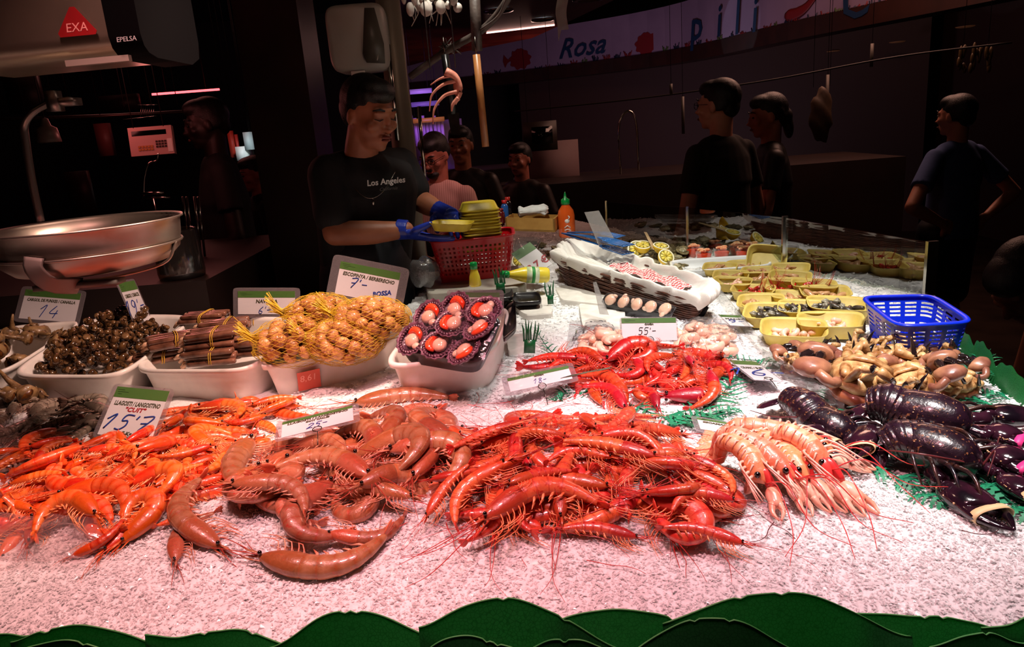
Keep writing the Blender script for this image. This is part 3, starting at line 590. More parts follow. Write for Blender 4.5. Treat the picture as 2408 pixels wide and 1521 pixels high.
# ================================================================== serving trays, shells, signs
def WB(mb, name, m, root, smooth=True):
    o = mb.build(name, m, root, smooth); bpy.context.view_layer.update() if root.matrix_world == Matrix() and root.location.length > 0 else None
    mw = Matrix.Translation(root.location) @ root.rotation_euler.to_matrix().to_4x4(); o.matrix_local = mw.inverted(); return o
WHITEP = mat('white_plastic', '#e2dbd3', '#efe9e2', 20, .32, sss=.1, bmp=.05)
def rrect(n=40, e=5.0):
    t = np.arange(n)/n*2*PI+PI/n; c, s = np.cos(t), np.sin(t); return np.column_stack([np.sign(c)*np.abs(c)**(2/e), np.sign(s)*np.abs(s)**(2/e)])
def quad_pt(Q, uv):
    """Q: front-left, front-right, back-right, back-left; uv in -1..1"""
    a, b = (uv[:, 0]+1)/2, (uv[:, 1]+1)/2; Q = [np.asarray(q) for q in Q]
    return (Q[0][None]*((1-a)*(1-b))[:, None]+Q[1][None]*(a*(1-b))[:, None]+Q[2][None]*(a*b)[:, None]+Q[3][None]*((1-a)*b)[:, None])
def open_tray(name, Q, depth, m, label, cat, group=None, wall=.006, lip=.02, inset=.84, thing_root=None, e=5.5):
    rr = rrect(48, e); dz = lambda k: np.array([0, 0, k])
    L = [quad_pt(Q, rr*(inset-.04))+dz(-depth), quad_pt(Q, rr*inset)+dz(-depth+.004), quad_pt(Q, rr*(inset+(1-lip*3-inset)*.6))+dz(-depth*.42), quad_pt(Q, rr*(1-lip*3))+dz(-.012), quad_pt(Q, rr*(1-lip*.5))+dz(-.010), quad_pt(Q, rr)+dz(-.004), quad_pt(Q, rr*(1-lip*.4))+dz(.002),
         quad_pt(Q, rr*(1-lip*2.6))+dz(.001), quad_pt(Q, rr*(1-lip*4))+dz(-.006), quad_pt(Q, rr*(inset+(1-lip*4-inset)*.55))+dz(-depth*.45), quad_pt(Q, rr*(inset-.04))+dz(-depth+.008), quad_pt(Q, rr*(inset-.12))+dz(-depth+wall)]
    o = MB().loops(L, 0, True, True).build(name, m); c = np.mean([np.asarray(q) for q in Q], 0)-[0, 0, depth]; o.data.transform(Matrix.Translation(-Vector(c))); o.location = c; tag(o, label, cat, group); return o
def fill_H(Q, lev, edge=.9, bulge=.02):
    """raise the height map inside a tray to the level its contents start from"""
    X2, Y2 = np.meshgrid(hx, hy, indexing='ij'); q = [np.asarray(v) for v in Q]; c = sum(q)/4
    ins = np.ones_like(X2, bool); dmin = np.full_like(X2, 9.)
    for k in range(4):
        a, b = q[k], q[(k+1) % 4]; cr_ = (b[0]-a[0])*(Y2-a[1])-(b[1]-a[1])*(X2-a[0]); ins &= cr_ > 0; dmin = np.minimum(dmin, cr_/np.hypot(b[0]-a[0], b[1]-a[1]))
    A = np.array([[v[0], v[1], 1] for v in q]); pl = np.linalg.lstsq(A, np.array([v[2] for v in q]), rcond=None)[0]
    z = pl[0]*X2+pl[1]*Y2+pl[2]+lev+bulge*np.clip(dmin/.08, 0, 1); k = ins & (dmin > .012); H[k] = z[k]
    return pl
RZ = (1.045, 1.045, 1.095, 1.095)
def rim(pts, zs=RZ): return [PZ(a, b, z) for (a, b), z in zip(pts, zs)]
TR_WH = rim([(-230, 890), (5, 880), (205, 752), (10, 768)])
TR_SN = rim([(6, 885), (285, 887), (468, 741), (232, 739)])
TR_RZ = rim([(298, 873), (592, 872), (735, 748), (450, 742)])
TR_CO = rim([(590, 872), (872, 812), (962, 742), (720, 760)])
TR_SC = rim([(890, 866), (1163, 832), (1205, 722), (1010, 720)], (1.05, 1.05, 1.10, 1.10))
gt = 'white plastic trays of shellfish'
for Q, l in ((TR_WH, 'white plastic tray of spiky whelks, at the left edge'), (TR_SN, 'white plastic tray full of small brown snails'), (TR_RZ, 'white plastic tray holding bundles of razor clams'), (TR_CO, 'white plastic tray under the netted cockles, with a red sticker'), (TR_SC, 'white plastic tray under the film-wrapped scallops, on the ice')):
    open_tray('serving_tray', Q, .10, WHITEP, l, 'tray', gt)
# red sticker on the cockle tray
tr_co = bpy.data.objects['serving_tray.003']
STK = mat('sticker_red', '#c4523c', rough=.5); INK = mat('black_ink', '#15100e', rough=.6); WHT = mat('label_white', '#e8e2dc', rough=.5)

# ------------------------------------------------------------------ snails
SNM = mat('snail_shell', '#2c1a10', '#6c4c2c', 60, .10, coat=1); SNL = mat('snail_lip', '#a08058', '#5a3a24', 60, .2, coat=.6)
def spiral_shell(name, r0, turns, height, m, lipm, n=9, steps=40, growth=3.2, root=None):
    t = np.linspace(0, 1, steps); a = t*turns*2*PI; rad = r0*np.exp(growth*(t-1)); R_ = rad*1.0; p = np.column_stack([np.cos(a)*R_*.62, np.sin(a)*R_*.62, -height*(rad/r0)+height*.55])
    mb = MB(); mb.sweep(p, rad*.55, rad*.6, n=n); return mb, p
root = thing('brown_snail', None, None); mb, p = spiral_shell('shell', .0145, 2.6, .013, SNM, SNL); mb.build('shell', SNM, root)
ml = MB(); ml.ell(p[-1]+[0, 0, 0], (.0075, .003, .0085)); ml.build('shell_lip', SNL, root)
g = random.Random(5); fill_H(TR_SN, -.050, bulge=.03); k = 0
pts = spread([(82, 862), (268, 860), (392, 785), (300, 764), (225, 783), (118, 830)], 285, random.Random(6), 10, z=1.06)
for x, y in pts:
    s = g.uniform(.85, 1.3); M = settle([(0, 0, .008), (.006, 0, .007), (-.006, 0, .007), (0, .006, .007)], x, y, g.uniform(0, 6.28), s, soft=.5) @ Matrix.Rotation(g.uniform(-1.6, 1.6), 4, 'X') @ Matrix.Rotation(g.uniform(-1, 1), 4, 'Y')
    if k == 0: root.matrix_world = M; o = root
    else: o = dup(root, M)
    k += 1; o['group'] = 'brown snails in the white tray'; o['category'] = 'snail'
    px = (x-TR_SN[0][0])/(.35); py = (y-TR_SN[0][1])/.5
    o['label'] = 'small glossy brown snail in the '+('front' if y < 1.80 else 'middle' if y < 2.0 else 'back')+' of the second white tray'
# ------------------------------------------------------------------ spiky whelks
MUM = mat('whelk_shell', '#5a4028', '#9a7a50', 45, .45, bmp=.8, bscale=120, coat=.2); MUO = mat('whelk_mouth', '#c07828', '#3a1c0c', 30, .3)
def make_murex(seed):
    g = random.Random(seed); root = thing('spiky_whelk', None, None); mb, p = spiral_shell('shell', .036, 2.4, .030, MUM, None, n=12, steps=46, growth=3.0)
    end = p[-1]; mb.sweep([end, end+[.012, .022, .002], end+[.016, .05, .006], end+[.014, .075, .012]], [.018, .010, .0055, .003], n=9)
    for i in range(10, 46, 3):
        d = p[i]*np.array([1, 1, 0]); d = d/(np.linalg.norm(d)+1e-6)+np.array([g.uniform(-.2, .2), g.uniform(-.2, .2), g.uniform(0, .7)]); r = .036*math.exp(3*(i/45-1)); mb.sweep([p[i]+d*r*.35, p[i]+d*r*.75, p[i]+d*r*1.05], [r*.22, r*.10, r*.02], n=5)
    mb.build('shell', MUM, root); m2 = MB(); m2.ell(end+[.002, .004, .0], (.013, .010, .017), rot=[[.8, -.6, 0], [.6, .8, 0], [0, 0, 1]]); m2.build('shell_mouth', MUO, root); return root
MX = [make_murex(1), make_murex(2)]; used = [False, False]; fill_H(TR_WH, -.03, bulge=.02); g = random.Random(8)
for n_, (x, y) in enumerate(spread([(-95, 852), (-18, 850), (150, 768), (110, 757), (10, 785), (-75, 800)], 22, g, z=1.06)+[tuple(PZ(a, b, 1.12)[:2]) for a, b in ((68, 760), (130, 765), (25, 790), (60, 820), (10, 830))]):
    v = n_ % 2; M = settle([(0, 0, .02), (.015, .01, .018), (-.015, 0, .018), (.01, .04, .008)], x, y, g.uniform(0, 6.28), g.uniform(.8, 1.15), soft=.55) @ Matrix.Rotation(g.uniform(-1.2, 1.2), 4, 'X')
    if not used[v]: o = MX[v]; o.matrix_world = M; used[v] = True
    else: o = dup(MX[v], M)
    tag(o, 'brown spiky whelk with a long spout, in the '+('front' if y < 1.78 else 'middle' if y < 1.95 else 'back')+' of the leftmost tray', 'whelk', 'spiky whelks in the leftmost tray')
# ------------------------------------------------------------------ razor clams in bundles
RZM = mat('razor_shell', '#4a2c20', '#8a5c48', 25, .2, coat=.8, bmp=.2, bscale=40); RZF = mat('razor_foot', '#c8926c', '#e0b898', 40, .3, coat=.5); BND = mat('rubber_yellow', '#c89a28', '#dcb040', 20, .5)
razor = MB(); rr = rrect(14, 3.2); L_ = .062
razor.loops([np.column_stack([np.full(14, x), rr[:, 0]*.0105*s, rr[:, 1]*.0068*s]) for x, s in ((-L_, .3), (-L_+.001, .8), (-L_+.006, 1), (0, 1.04), (L_-.006, 1), (L_-.001, .85), (L_, .4))], 0, True, True)
razor_me = razor.build('razor_shell', RZM); bpy.data.objects.remove(razor_me, do_unlink=False) if False else None
razor_data = razor_me.data; bpy.data.objects.remove(razor_me)
def bundle(c, yaw, pitch, roll, label, seed, nr=3):
    g = random.Random(seed); root = thing('razor_clam_bundle', label, 'razor clams', 'tied bundles of razor clams', M=TR(c, roll, pitch, yaw))
    for r in range(nr):
        for q in range(4 - (r % 2)):
            o = bpy.data.objects.new('razor_shell', razor_data); COL.objects.link(o); o.parent = root; y = (q-(1.5 if r % 2 == 0 else 1.0))*.0195; z = (r-(nr-1)/2)*.0125
            o.matrix_local = TR((g.uniform(-.006, .006), y, z), g.uniform(-.3, .3), g.uniform(-.03, .03), g.uniform(-.03, .03), g.uniform(.93, 1.06))
            if g.random() < .6:
                f = MB(); f.sweep([(-.052, 0, 0), (-.066, 0, -.001), (-.078, .002, -.006-g.random()*.008)], [.005, .006, .0035], n=7); fo = f.build('clam_foot', RZF, o)
    for dx in (0, .005):
        e = MB(); th = np.linspace(0, 2*PI, 29)[:-1]; e.sweep(np.column_stack([np.full(28, dx+.004)+.004*np.sin(th), np.sign(np.cos(th))*np.abs(np.cos(th))**.6*.043, np.sign(np.sin(th))*np.abs(np.sin(th))**.6*(.0062*nr+.004)]), .0012, up=(1, 0, 0), n=5, close=True, cap=False); e.build('rubber_band', BND, root)
for k, (px, py, z, yaw, pit, lab, nr) in enumerate([(500, 833, 1.045, .03, 0, 'razor clam bundle lying lowest at the tray front', 3), (500, 792, 1.085, .12, -.03, 'glossy razor clam bundle on top, doubly banded in yellow', 3), (405, 798, 1.085, .5, .0, 'razor clam bundle slanting at the left of its tray', 2), (530, 763, 1.09, .1, 0, 'middle razor clam bundle with one yellow band', 2), (480, 745, 1.10, -.1, 0, 'razor clam bundle at the tray back, ends towards us', 2), (600, 752, 1.08, .1, 0, 'razor clam bundle half behind the netted cockles', 2), (600, 812, 1.05, .1, 0, 'razor clam bundle at the right, beside the cockle net', 3), (380, 835, 1.045, .35, 0, 'small razor clam bundle low in the left front corner', 2)]):
    bundle(tuple(PZ(px, py, z)), yaw, pit, 0, lab, k, nr)
# ------------------------------------------------------------------ cockles in nets
CKM = mat('cockle_shell', '#8c5428', '#cc9a62', 25, .35, coat=.4); NET = mat('net_yellow', '#c8a818', '#e0c440', 20, .45)
ck = MB()
def ckf(D):
    a = np.arctan2(D[:, 1], D[:, 0]+.9); return 1+.045*np.cos(a*20*1.6)*np.clip(1-np.abs(D[:, 2])*.4, 0, 1)-.1*(np.abs(D[:, 2]) < .08)
ck.ell((0, 0, 0), (.0185, .0175, .0138), n=80, k=13, fn=ckf); cko = ck.build('cockle', CKM); cockle_data = cko.data; bpy.data.objects.remove(cko)
def netbag(px, py, z, ax, label, seed, yaw=0):
    g = random.Random(seed); c = PZ(px, py, z); root = thing('netted_cockles', label, 'cockles', 'yellow net bags of cockles', M=TR(c, 0, 0, yaw)); ax = np.array(ax)
    n = 38; lum = lambda d: 1+.06*math.sin(d[0]*5+seed)*math.cos(d[1]*4)
    for i in range(n):
        zz = 1-1.75*(i+.5)/n; r = math.sqrt(max(0, 1-zz*zz)); a = i*2.39996+seed; d = np.array([r*math.cos(a), r*math.sin(a), zz]); p = d*ax*lum(d)*.86
        o = bpy.data.objects.new('cockle', cockle_data); COL.objects.link(o); o.parent = root; o.matrix_local = TR(p, g.uniform(0, 6), g.uniform(0, 6), g.uniform(0, 6), g.uniform(.85, 1.12))
    core = MB(); core.ell((0, 0, 0), ax*.55, n=16, k=10); core.build('inner_cockles', mat('cockle_dark', '#5a3418', '#8a5a30', 60, .6, bmp=.6), root)
    m = MB(); N = 30
    for s in (-1, 1):
        for k in range(N):
            t = np.linspace(.06, .97, 34); th = t*PI; a = k/N*2*PI+s*t*2.4; D = np.column_stack([-np.cos(th), np.sin(th)*np.cos(a), np.sin(th)*np.sin(a)]); w = 1+.045*np.sin(D[:, 1]*14+seed)*np.sin(D[:, 0]*12)
            m.sweep(D*(ax+.012)*w[:, None], .00042, n=3, cap=False)
    m.build('net', NET, root); m = MB()
    for k in range(46):
        a = g.uniform(0, 6.28); r = g.uniform(.002, .014); b = np.array([-ax[0]*.95-.008, math.cos(a)*r, math.sin(a)*r+.02]); m.sweep(cr([b+[.025, math.cos(a)*r*2, math.sin(a)*r*2-.012], b, b+[-.012, math.cos(a)*r*.8, .012], b+[-.025-g.random()*.012, math.cos(a)*r*2, .02+math.sin(a)*r+g.random()*.016]], 7), .0009, n=3)
    m.build('net_knot', NET, root)
netbag(870, 752, 1.125, (.088, .052, .045), 'net bag of cockles behind at the right, under the escopinya sign', 3, -.1)
netbag(752, 745, 1.13, (.080, .052, .047), 'net bag of cockles topmost behind at the left, beside the navalla sign', 1, .2)
netbag(702, 800, 1.09, (.098, .06, .052), 'front left net bag of cockles with a big yellow knot', 2, .25)
netbag(812, 802, 1.085, (.084, .054, .046), 'front right net bag of cockles, over the red sticker', 4, .1)
# ------------------------------------------------------------------ price signs
GRN = mat('sign_green_band', '#4d7a38', '#587f3e', 10, .4); CARD = mat('sign_card', '#ece6ea', '#f2edf0', 10, .45); SLV = glassy('plastic_sleeve', '#f4f2f4', .06, .10, .22, '#d8d0d4', wr=.25); SLF = glassy('clear_sleeve_front', '#fafafa', .03, .12, 0, wr=.2)
BLU = mat('marker_blue', '#1c3f9c', rough=.5); TXT = mat('print_grey', '#4a4a32', rough=.5); TXR = mat('print_red', '#b01828', rough=.5); WIRE = mat('clip_wire', '#5a5550', rough=.25, metal=1)
GL = {'0': [[(0, .1), (0, .9), (.5, 1), (.6, .5), (.5, 0), (.05, .05)]], '1': [[(0, .65), (.35, 1), (.2, 0)]], '2': [[(0, .8), (.3, 1), (.55, .75), (.3, .35), (0, .02), (.3, .1), (.65, .02)]], '3': [[(0, .95), (.5, .95), (.25, .6), (.55, .35), (.3, 0), (0, .08)]], '4': [[(.3, 1), (0, .4), (.6, .4)], [(.5, .65), (.4, 0)]],
      '5': [[(.6, 1), (.15, 1), (.1, .6), (.4, .62), (.5, .3), (.3, 0), (0, .05)]], '7': [[(0, .95), (.6, 1), (.25, 0)], [(.1, .5), (.5, .55)]], '8': [[(.5, .85), (.25, 1), (.05, .8), (.5, .3), (.3, 0), (.05, .2), (.5, .85)]], '9': [[(.5, .85), (.2, 1), (0, .7), (.3, .5), (.5, .85), (.45, .3), (.2, 0)]], "'": [[(.1, 1), (.05, .75)]], '-': [[(0, .5), (.5, .53)]], '6': [[(.5, 1), (.1, .5), (.1, .1), (.4, 0), (.5, .3), (.1, .4)]], ' ': [], '~': [[(0, .45), (.15, .6), (.3, .42), (.45, .58), (.6, .45)]]}
def handwrite(s, m, parent, x, y, h, w=.0022, slant=.25, sp=.8):
    mb = MB(); cx = x-len(s)*h*sp*.5
    for ch in s:
        for st in GL.get(ch, []):
            pts = np.array([(cx+(a+slant*b)*h, y+(b-.5)*h, .0013) for a, b in st]); mb.sweep(cr(pts, max(8, len(pts)*4)), w*.5, .0004, n=6)
        cx += h*(sp if ch not in "'" else sp*.45)
    return mb.build('handwritten_price', m, parent)
def price_sign(label, bl, br, tl, z, lines, price, dy=0., lean=.04, ph=.30, clip=True, hx_=0, py_=-.12, pm=None, extra=None, group='price signs of the stall', base_y=None, card=.075, band=.22, slant=.25, pcol=None, sleeve=None):
    BL = PZ(bl[0], bl[1], z) if base_y is None else PY(bl[0], bl[1], base_y); BR = PY(br[0], br[1], BL[1]+dy); TL = PY(tl[0], tl[1], BL[1]+lean)
    M = frame(BL, BR-BL, TL-BL); w = float(np.linalg.norm(BR-BL)); yv = np.array([M[0][1], M[1][1], M[2][1]]); h = float((TL-BL)@yv)
    root = thing('price_sign', label, 'sign', group, M=M @ Matrix.Translation((w/2, 0, 0))); c = card*w
    rr = rrect(28, 14); sl = MB(); sl.plate(np.column_stack([rr[:, 0]*w/2, rr[:, 1]*h/2+h/2, np.full(28, -.0010)]), .0003); sl.plate(np.column_stack([rr[:, 0]*w/2, rr[:, 1]*h/2+h/2, np.full(28, .0022)]), .0003, 1); sl.build('plastic_sleeve', [SLV, SLF], root, smooth=False)
    x0, x1, y0, y1 = -w/2+c, w/2-c, c*.8, h-c*.7; H_ = y1-y0
    MB().box((0, (y0+y1)/2, 0), (x1-x0, H_, .0008)).build('card', CARD, root, smooth=False)
    MB().box((0, y1-H_*band/2, .0006), (x1-x0, H_*band, .0008)).build('green_band', GRN, root, smooth=False)
    mb = MB()
    for q in range(3): mb.box((x0+(x1-x0)*(.1+.05*(q == 1)), y1-H_*band*(.28+.2*q), .0011), ((x1-x0)*(.13, .2, .07)[q], H_*.010, .0003))
    mb.build('small_print', mat('print_dark_green', '#24401c'), root, smooth=False)
    for q, (s, yy, sz, m_) in enumerate(lines):
        t = text('printed_text', s, m_, root, (0, y0+H_*yy, .0008), H_*sz*1.25, .15, off=.0004); ww = max(1e-4, t.dimensions.x if t.dimensions.x else 0)
        bw = max(v.co.x for v in t.data.vertices)-min(v.co.x for v in t.data.vertices); mx = (x1-x0)*.86
        if bw > mx or len(s) > 12: t.scale = (mx/bw, 1, 1)
    if price: handwrite(price, pcol or BLU, root, hx_*w, y0+H_*(.5+py_), H_*ph, w=H_*.028, slant=slant)
    if extra:
        t = text('handwritten_word', extra[0], BLU, root, (extra[1]*w, y0+H_*extra[2], .0009), H_*extra[3], .2, off=.0006, rz=extra[4] if len(extra) > 4 else 0)
    if clip:
        m = MB(); th = np.linspace(0, 2*PI, 25)[:-1]; r = .0085; m.sweep(np.column_stack([r*np.cos(th), .004+r*np.sin(th), np.full(24, .004)]), .0009, up=(0, 0, 1), n=6, close=True, cap=False); m.sweep([(0, -.004, .004), (.001, -.02, .002), (0, -.045, -.002)], .0009, n=6); m.build('wire_clip', WIRE, root)
    return root
price_sign("sign reading 14 behind the spiky whelks, at the left edge", (30, 756), (185, 768), (70, 673), 1.075, [('CARGOL DE PUNXES / CANAILLA', .66, .11, TXT)], '14', lean=.06, ph=.42, py_=-.2, clip=False)
price_sign("narrow tilted sign turned away above the small snails", (318, 768), (360, 755), (278, 661), 1.09, [('CARGOL / CARACOL', .66, .1, TXT)], "19'-", dy=.11, lean=.03, ph=.34, clip=False, sleeve=1)
price_sign("sign reading NAVALLA behind the razor clams", (548, 748), (706, 748), (547, 676), 1.10, [('NAVALLA', .55, .17, TXT)], "6'-", lean=.02, ph=.3, py_=-.32, clip=False, band=.28)
price_sign("tall sign reading ESCOPINYA / BERBERECHO and BOSSA above the cockle nets", (764, 702), (944, 737), (794, 598), 1.14, [('ESCOPINYA / BERBERECHO', .66, .12, TXT)], "7'-", lean=.03, ph=.3, hx_=-.08, py_=-.08, extra=('BOSSA', .20, .27, .19, .3), card=.11)
price_sign("sign reading VIEIRAS behind the wrapped scallops", (1050, 745), (1185, 745), (1071, 681), 1.11, [('VIEIRAS', .62, .15, TXT)], "1'50", lean=.03, ph=.26, hx_=-.1, py_=-.18, extra=('BANDEJA', .22, .30, .13, .45), clip=False)
price_sign("large sign reading LLAGOSTI / LANGOSTINO CUIT 15 in the orange shrimps", (214, 1028), (365, 1042), (287, 903), 1.0, [('LLAGOSTI / LANGOSTINO', .66, .10, TXT), ('"CUIT"', .54, .10, TXR), ('€ Kg', .06, .075, TXT)], "15'7", lean=.10, ph=.30, py_=-.22, slant=.35)
price_sign("sign reading 25 stuck in the large brown shrimps", (645, 1040), (847, 990), (660, 990), 1.02, [('LLAGOSTI / LANGOSTINO', .76, .12, TXT), ('SANT CARLES', .62, .10, TXT)], "25-", lean=.075, ph=.30, py_=-.2, slant=.3, dy=.03, band=.16)
price_sign("sign reading GAMBA 18 behind the red heap", (1190, 932), (1362, 895), (1185, 885), .99, [('GAMBA', .74, .13, TXT), ('            €Kg', .2, .1, TXT)], "18-", lean=.05, ph=.34, py_=-.14, dy=.02)
price_sign("bright white sign reading 55 standing in the scarlet shrimps", (1460, 805), (1597, 803), (1456, 746), 1.03, [('GAMBA', .72, .09, TXT)], "55'-", lean=.03, ph=.30, py_=-.08, slant=.1, pcol=INK, card=.03)
price_sign("sign reading ESCAMARLA / CIGALA VIVA 29 above the langoustines", (1636, 1013), (1815, 1042), (1640, 978), .985, [('ESCAMARLA / CIGALA', .70, .16, TXT), ('VIVA', .55, .13, TXT)], "29'~", lean=.05, ph=.36, py_=-.22, slant=.1, band=.14)
price_sign("small sign lying almost flat between the scarlet shrimps and the crabs", (1770, 893), (1846, 897), (1705, 846), 1.0, [('CRANC / BUEY', .60, .12, TXT)], "16-", lean=.17, ph=.34, py_=-.12, card=.06)
price_sign("small flat sign lying on the ice left of the yellow trays", (1715, 765), (1775, 768), (1697, 740), 1.0, [('MARISC', .6, .14, TXT)], "9-", lean=.11, ph=.3, clip=False, card=.05)
# red sticker on tray

# ------------------------------------------------------------------ wrapped scallops
BLK = mat('black_foam', '#0d0b0e', '#171419', 20, .35, coat=.2); FILM = glassy('cling_film', '#fbfafc', .09, .06, .03, '#e0e0e4', wr=.8)
SCM = mat('scallop_shell', '#4a2a38', '#8a6074', 60, .35, coat=.4, bmp=.3); SCF = mat('scallop_flesh', '#d8a48c', '#ecc8b0', 40, .2, coat=.8, sss=.3); ROE = mat('scallop_roe', '#e03a20', '#f05a34', 30, .15, coat=1, sss=.2); FRG = mat('scallop_frill', '#3a1c2c', '#6a4050', 80, .3, coat=.6)
def scallop(root, loc, rz, s=1):
    m = MB(); n = 60; th = np.arange(n)/n*2*PI; rb = 1+.05*np.cos(th*15); lo = [np.column_stack([np.cos(th)*r*rb, np.sin(th)*r*rb, np.full(n, z)]) for r, z in ((.012, -.012), (.03, -.006), (.042, .003), (.046, .010), (.044, .011), (.038, .004), (.025, -.003), (.01, -.005))]
    o = m.loops([l*s for l in lo], 0, True, True).build('scallop_shell', SCM, root); o.matrix_local = TR(loc, .15, 0, rz)
    a = MB(); a.ell((0, -.003*s, .006*s), (.021*s, .019*s, .012*s)); a.ell((.018*s, -.016*s, .004*s), (.012*s, .010*s, .008*s)); a.build('scallop_flesh', SCF, o)
    a = MB(); a.sweep(cr([(-.018*s, .012*s, .008*s), (0, .024*s, .010*s), (.02*s, .014*s, .009*s), (.026*s, 0, .006*s)], 12), [.003*s, .006*s, .008*s, .009*s, .009*s, .009*s, .008*s, .008*s, .007*s, .005*s, .003*s, .001*s], n=8); a.build('scallop_roe', ROE, o)
    a = MB(); t2 = np.linspace(0, 2*PI, 121)[:-1]; a.sweep(np.column_stack([np.cos(t2)*(.036+.0025*np.sin(t2*30))*s, np.sin(t2)*(.036+.0025*np.sin(t2*30))*s, (.007+.002*np.cos(t2*30))*s]), .0035*s, n=6, close=True, cap=False); a.build('scallop_frill', FRG, o)
def foam_pack(name, Q, depth, label, cat, group=None):
    Q = [np.asarray(q) for q in Q]; c = sum(Q)/4; root = thing(name, label, cat, group, loc=tuple(c-[0, 0, depth])); rr = rrect(44, 6); dz = lambda k: np.array([0, 0, k])
    m = MB().loops([quad_pt(Q, rr*.86)+dz(-depth), quad_pt(Q, rr*.97)+dz(-.006), quad_pt(Q, rr)+dz(0), quad_pt(Q, rr*.97)+dz(.002), quad_pt(Q, rr*.94)+dz(-.003), quad_pt(Q, rr*.84)+dz(-depth+.006)], 0, True, True); WB(m, 'foam_tray', BLK, root)
    return root, Q
sq = [PZ(925, 822, 1.075), PZ(1135, 855, 1.075), PZ(1185, 745, 1.15), PZ(1010, 712, 1.16)]
root, Q = foam_pack('wrapped_scallops', sq, .035, 'black tray of scallops in glossy cling film, in the rightmost white tray', 'scallops')
Mq = frame(sum(Q)/4, Q[1]-Q[0], Q[3]-Q[0]); W2, H2 = np.linalg.norm(Q[1]-Q[0]), np.linalg.norm(Q[3]-Q[0]); Ml = Matrix.Translation(-root.location) @ Mq
for k, (a, b) in enumerate([(-.33, -.25), (-.02, -.30), (.28, -.33), (-.28, .20), (.02, .16), (.32, .12), (-.05, .40), (.27, .40)]): scallop(root, (0, 0, 0), 0, .92); 
for k, (o, (a, b)) in enumerate(zip([c for c in root.children if c.name.startswith('scallop_shell')], [(-.33, -.25), (-.02, -.30), (.28, -.33), (-.28, .20), (.02, .10), (.32, .10), (-.05, .40), (.27, .40)])): o.matrix_local = Ml @ TR((a*W2, b*H2, .004+.006*(k > 2)), .2, 0, k*2.1)
n = 26; V = []
gf = random.Random(3)
for i in range(n):
    for j in range(n):
        u, v = i/(n-1)*2-1, j/(n-1)*2-1; e = max(abs(u), abs(v)); V.append(quad_pt(Q, np.array([[u*.99, v*.99]]))[0]+[0, 0, .026*(1-e**4)+.003*math.sin(u*9+v*4)*(1-e)+gf.uniform(-.0012, .0012)*(e < .95)])
WB(MB().grid(V, n, n), 'cling_film', FILM, root)
for nm, q4, lab in (('wrapped_scallop_strip', [(1412, 712, 1.01), (1580, 742, 1.01), (1592, 722, 1.03), (1425, 690, 1.035)], 'film-wrapped black tray of scallops under the wicker basket, left one'), ('wrapped_scallop_strip', [(1500, 690, 1.03), (1650, 735, 1.0), (1672, 722, 1.02), (1515, 668, 1.06)], 'film-wrapped black tray of scallops tilted against the wicker basket, right one')):
    r_, Q = foam_pack(nm, [PZ(a, b, z) for a, b, z in q4], .03, lab, 'scallops', 'narrow packs of scallops'); Mq = Matrix.Translation(-r_.location) @ frame(sum(Q)/4, Q[1]-Q[0], Q[3]-Q[0]); W2 = np.linalg.norm(Q[1]-Q[0])
    for k in range(5):
        a = MB(); a.ell((0, 0, 0), (.021, .019, .011)); a.ell((.012, .012, .002), (.011, .007, .006)); o = a.build('scallop_flesh', SCF, r_); o.matrix_local = Mq @ TR(((k-2)*W2*.19, .0, .002), 0, 0, k)
    n = 14; V = [quad_pt(Q, np.array([[i/(n-1)*2-1, j/(n-1)*2-1]]))[0]+[0, 0, .016*(1-max(abs(i/(n-1)*2-1), abs(j/(n-1)*2-1))**4)+gf.uniform(-.001, .001)] for i in range(n) for j in range(n)]
    WB(MB().grid(V, n, n), 'cling_film', FILM, r_)
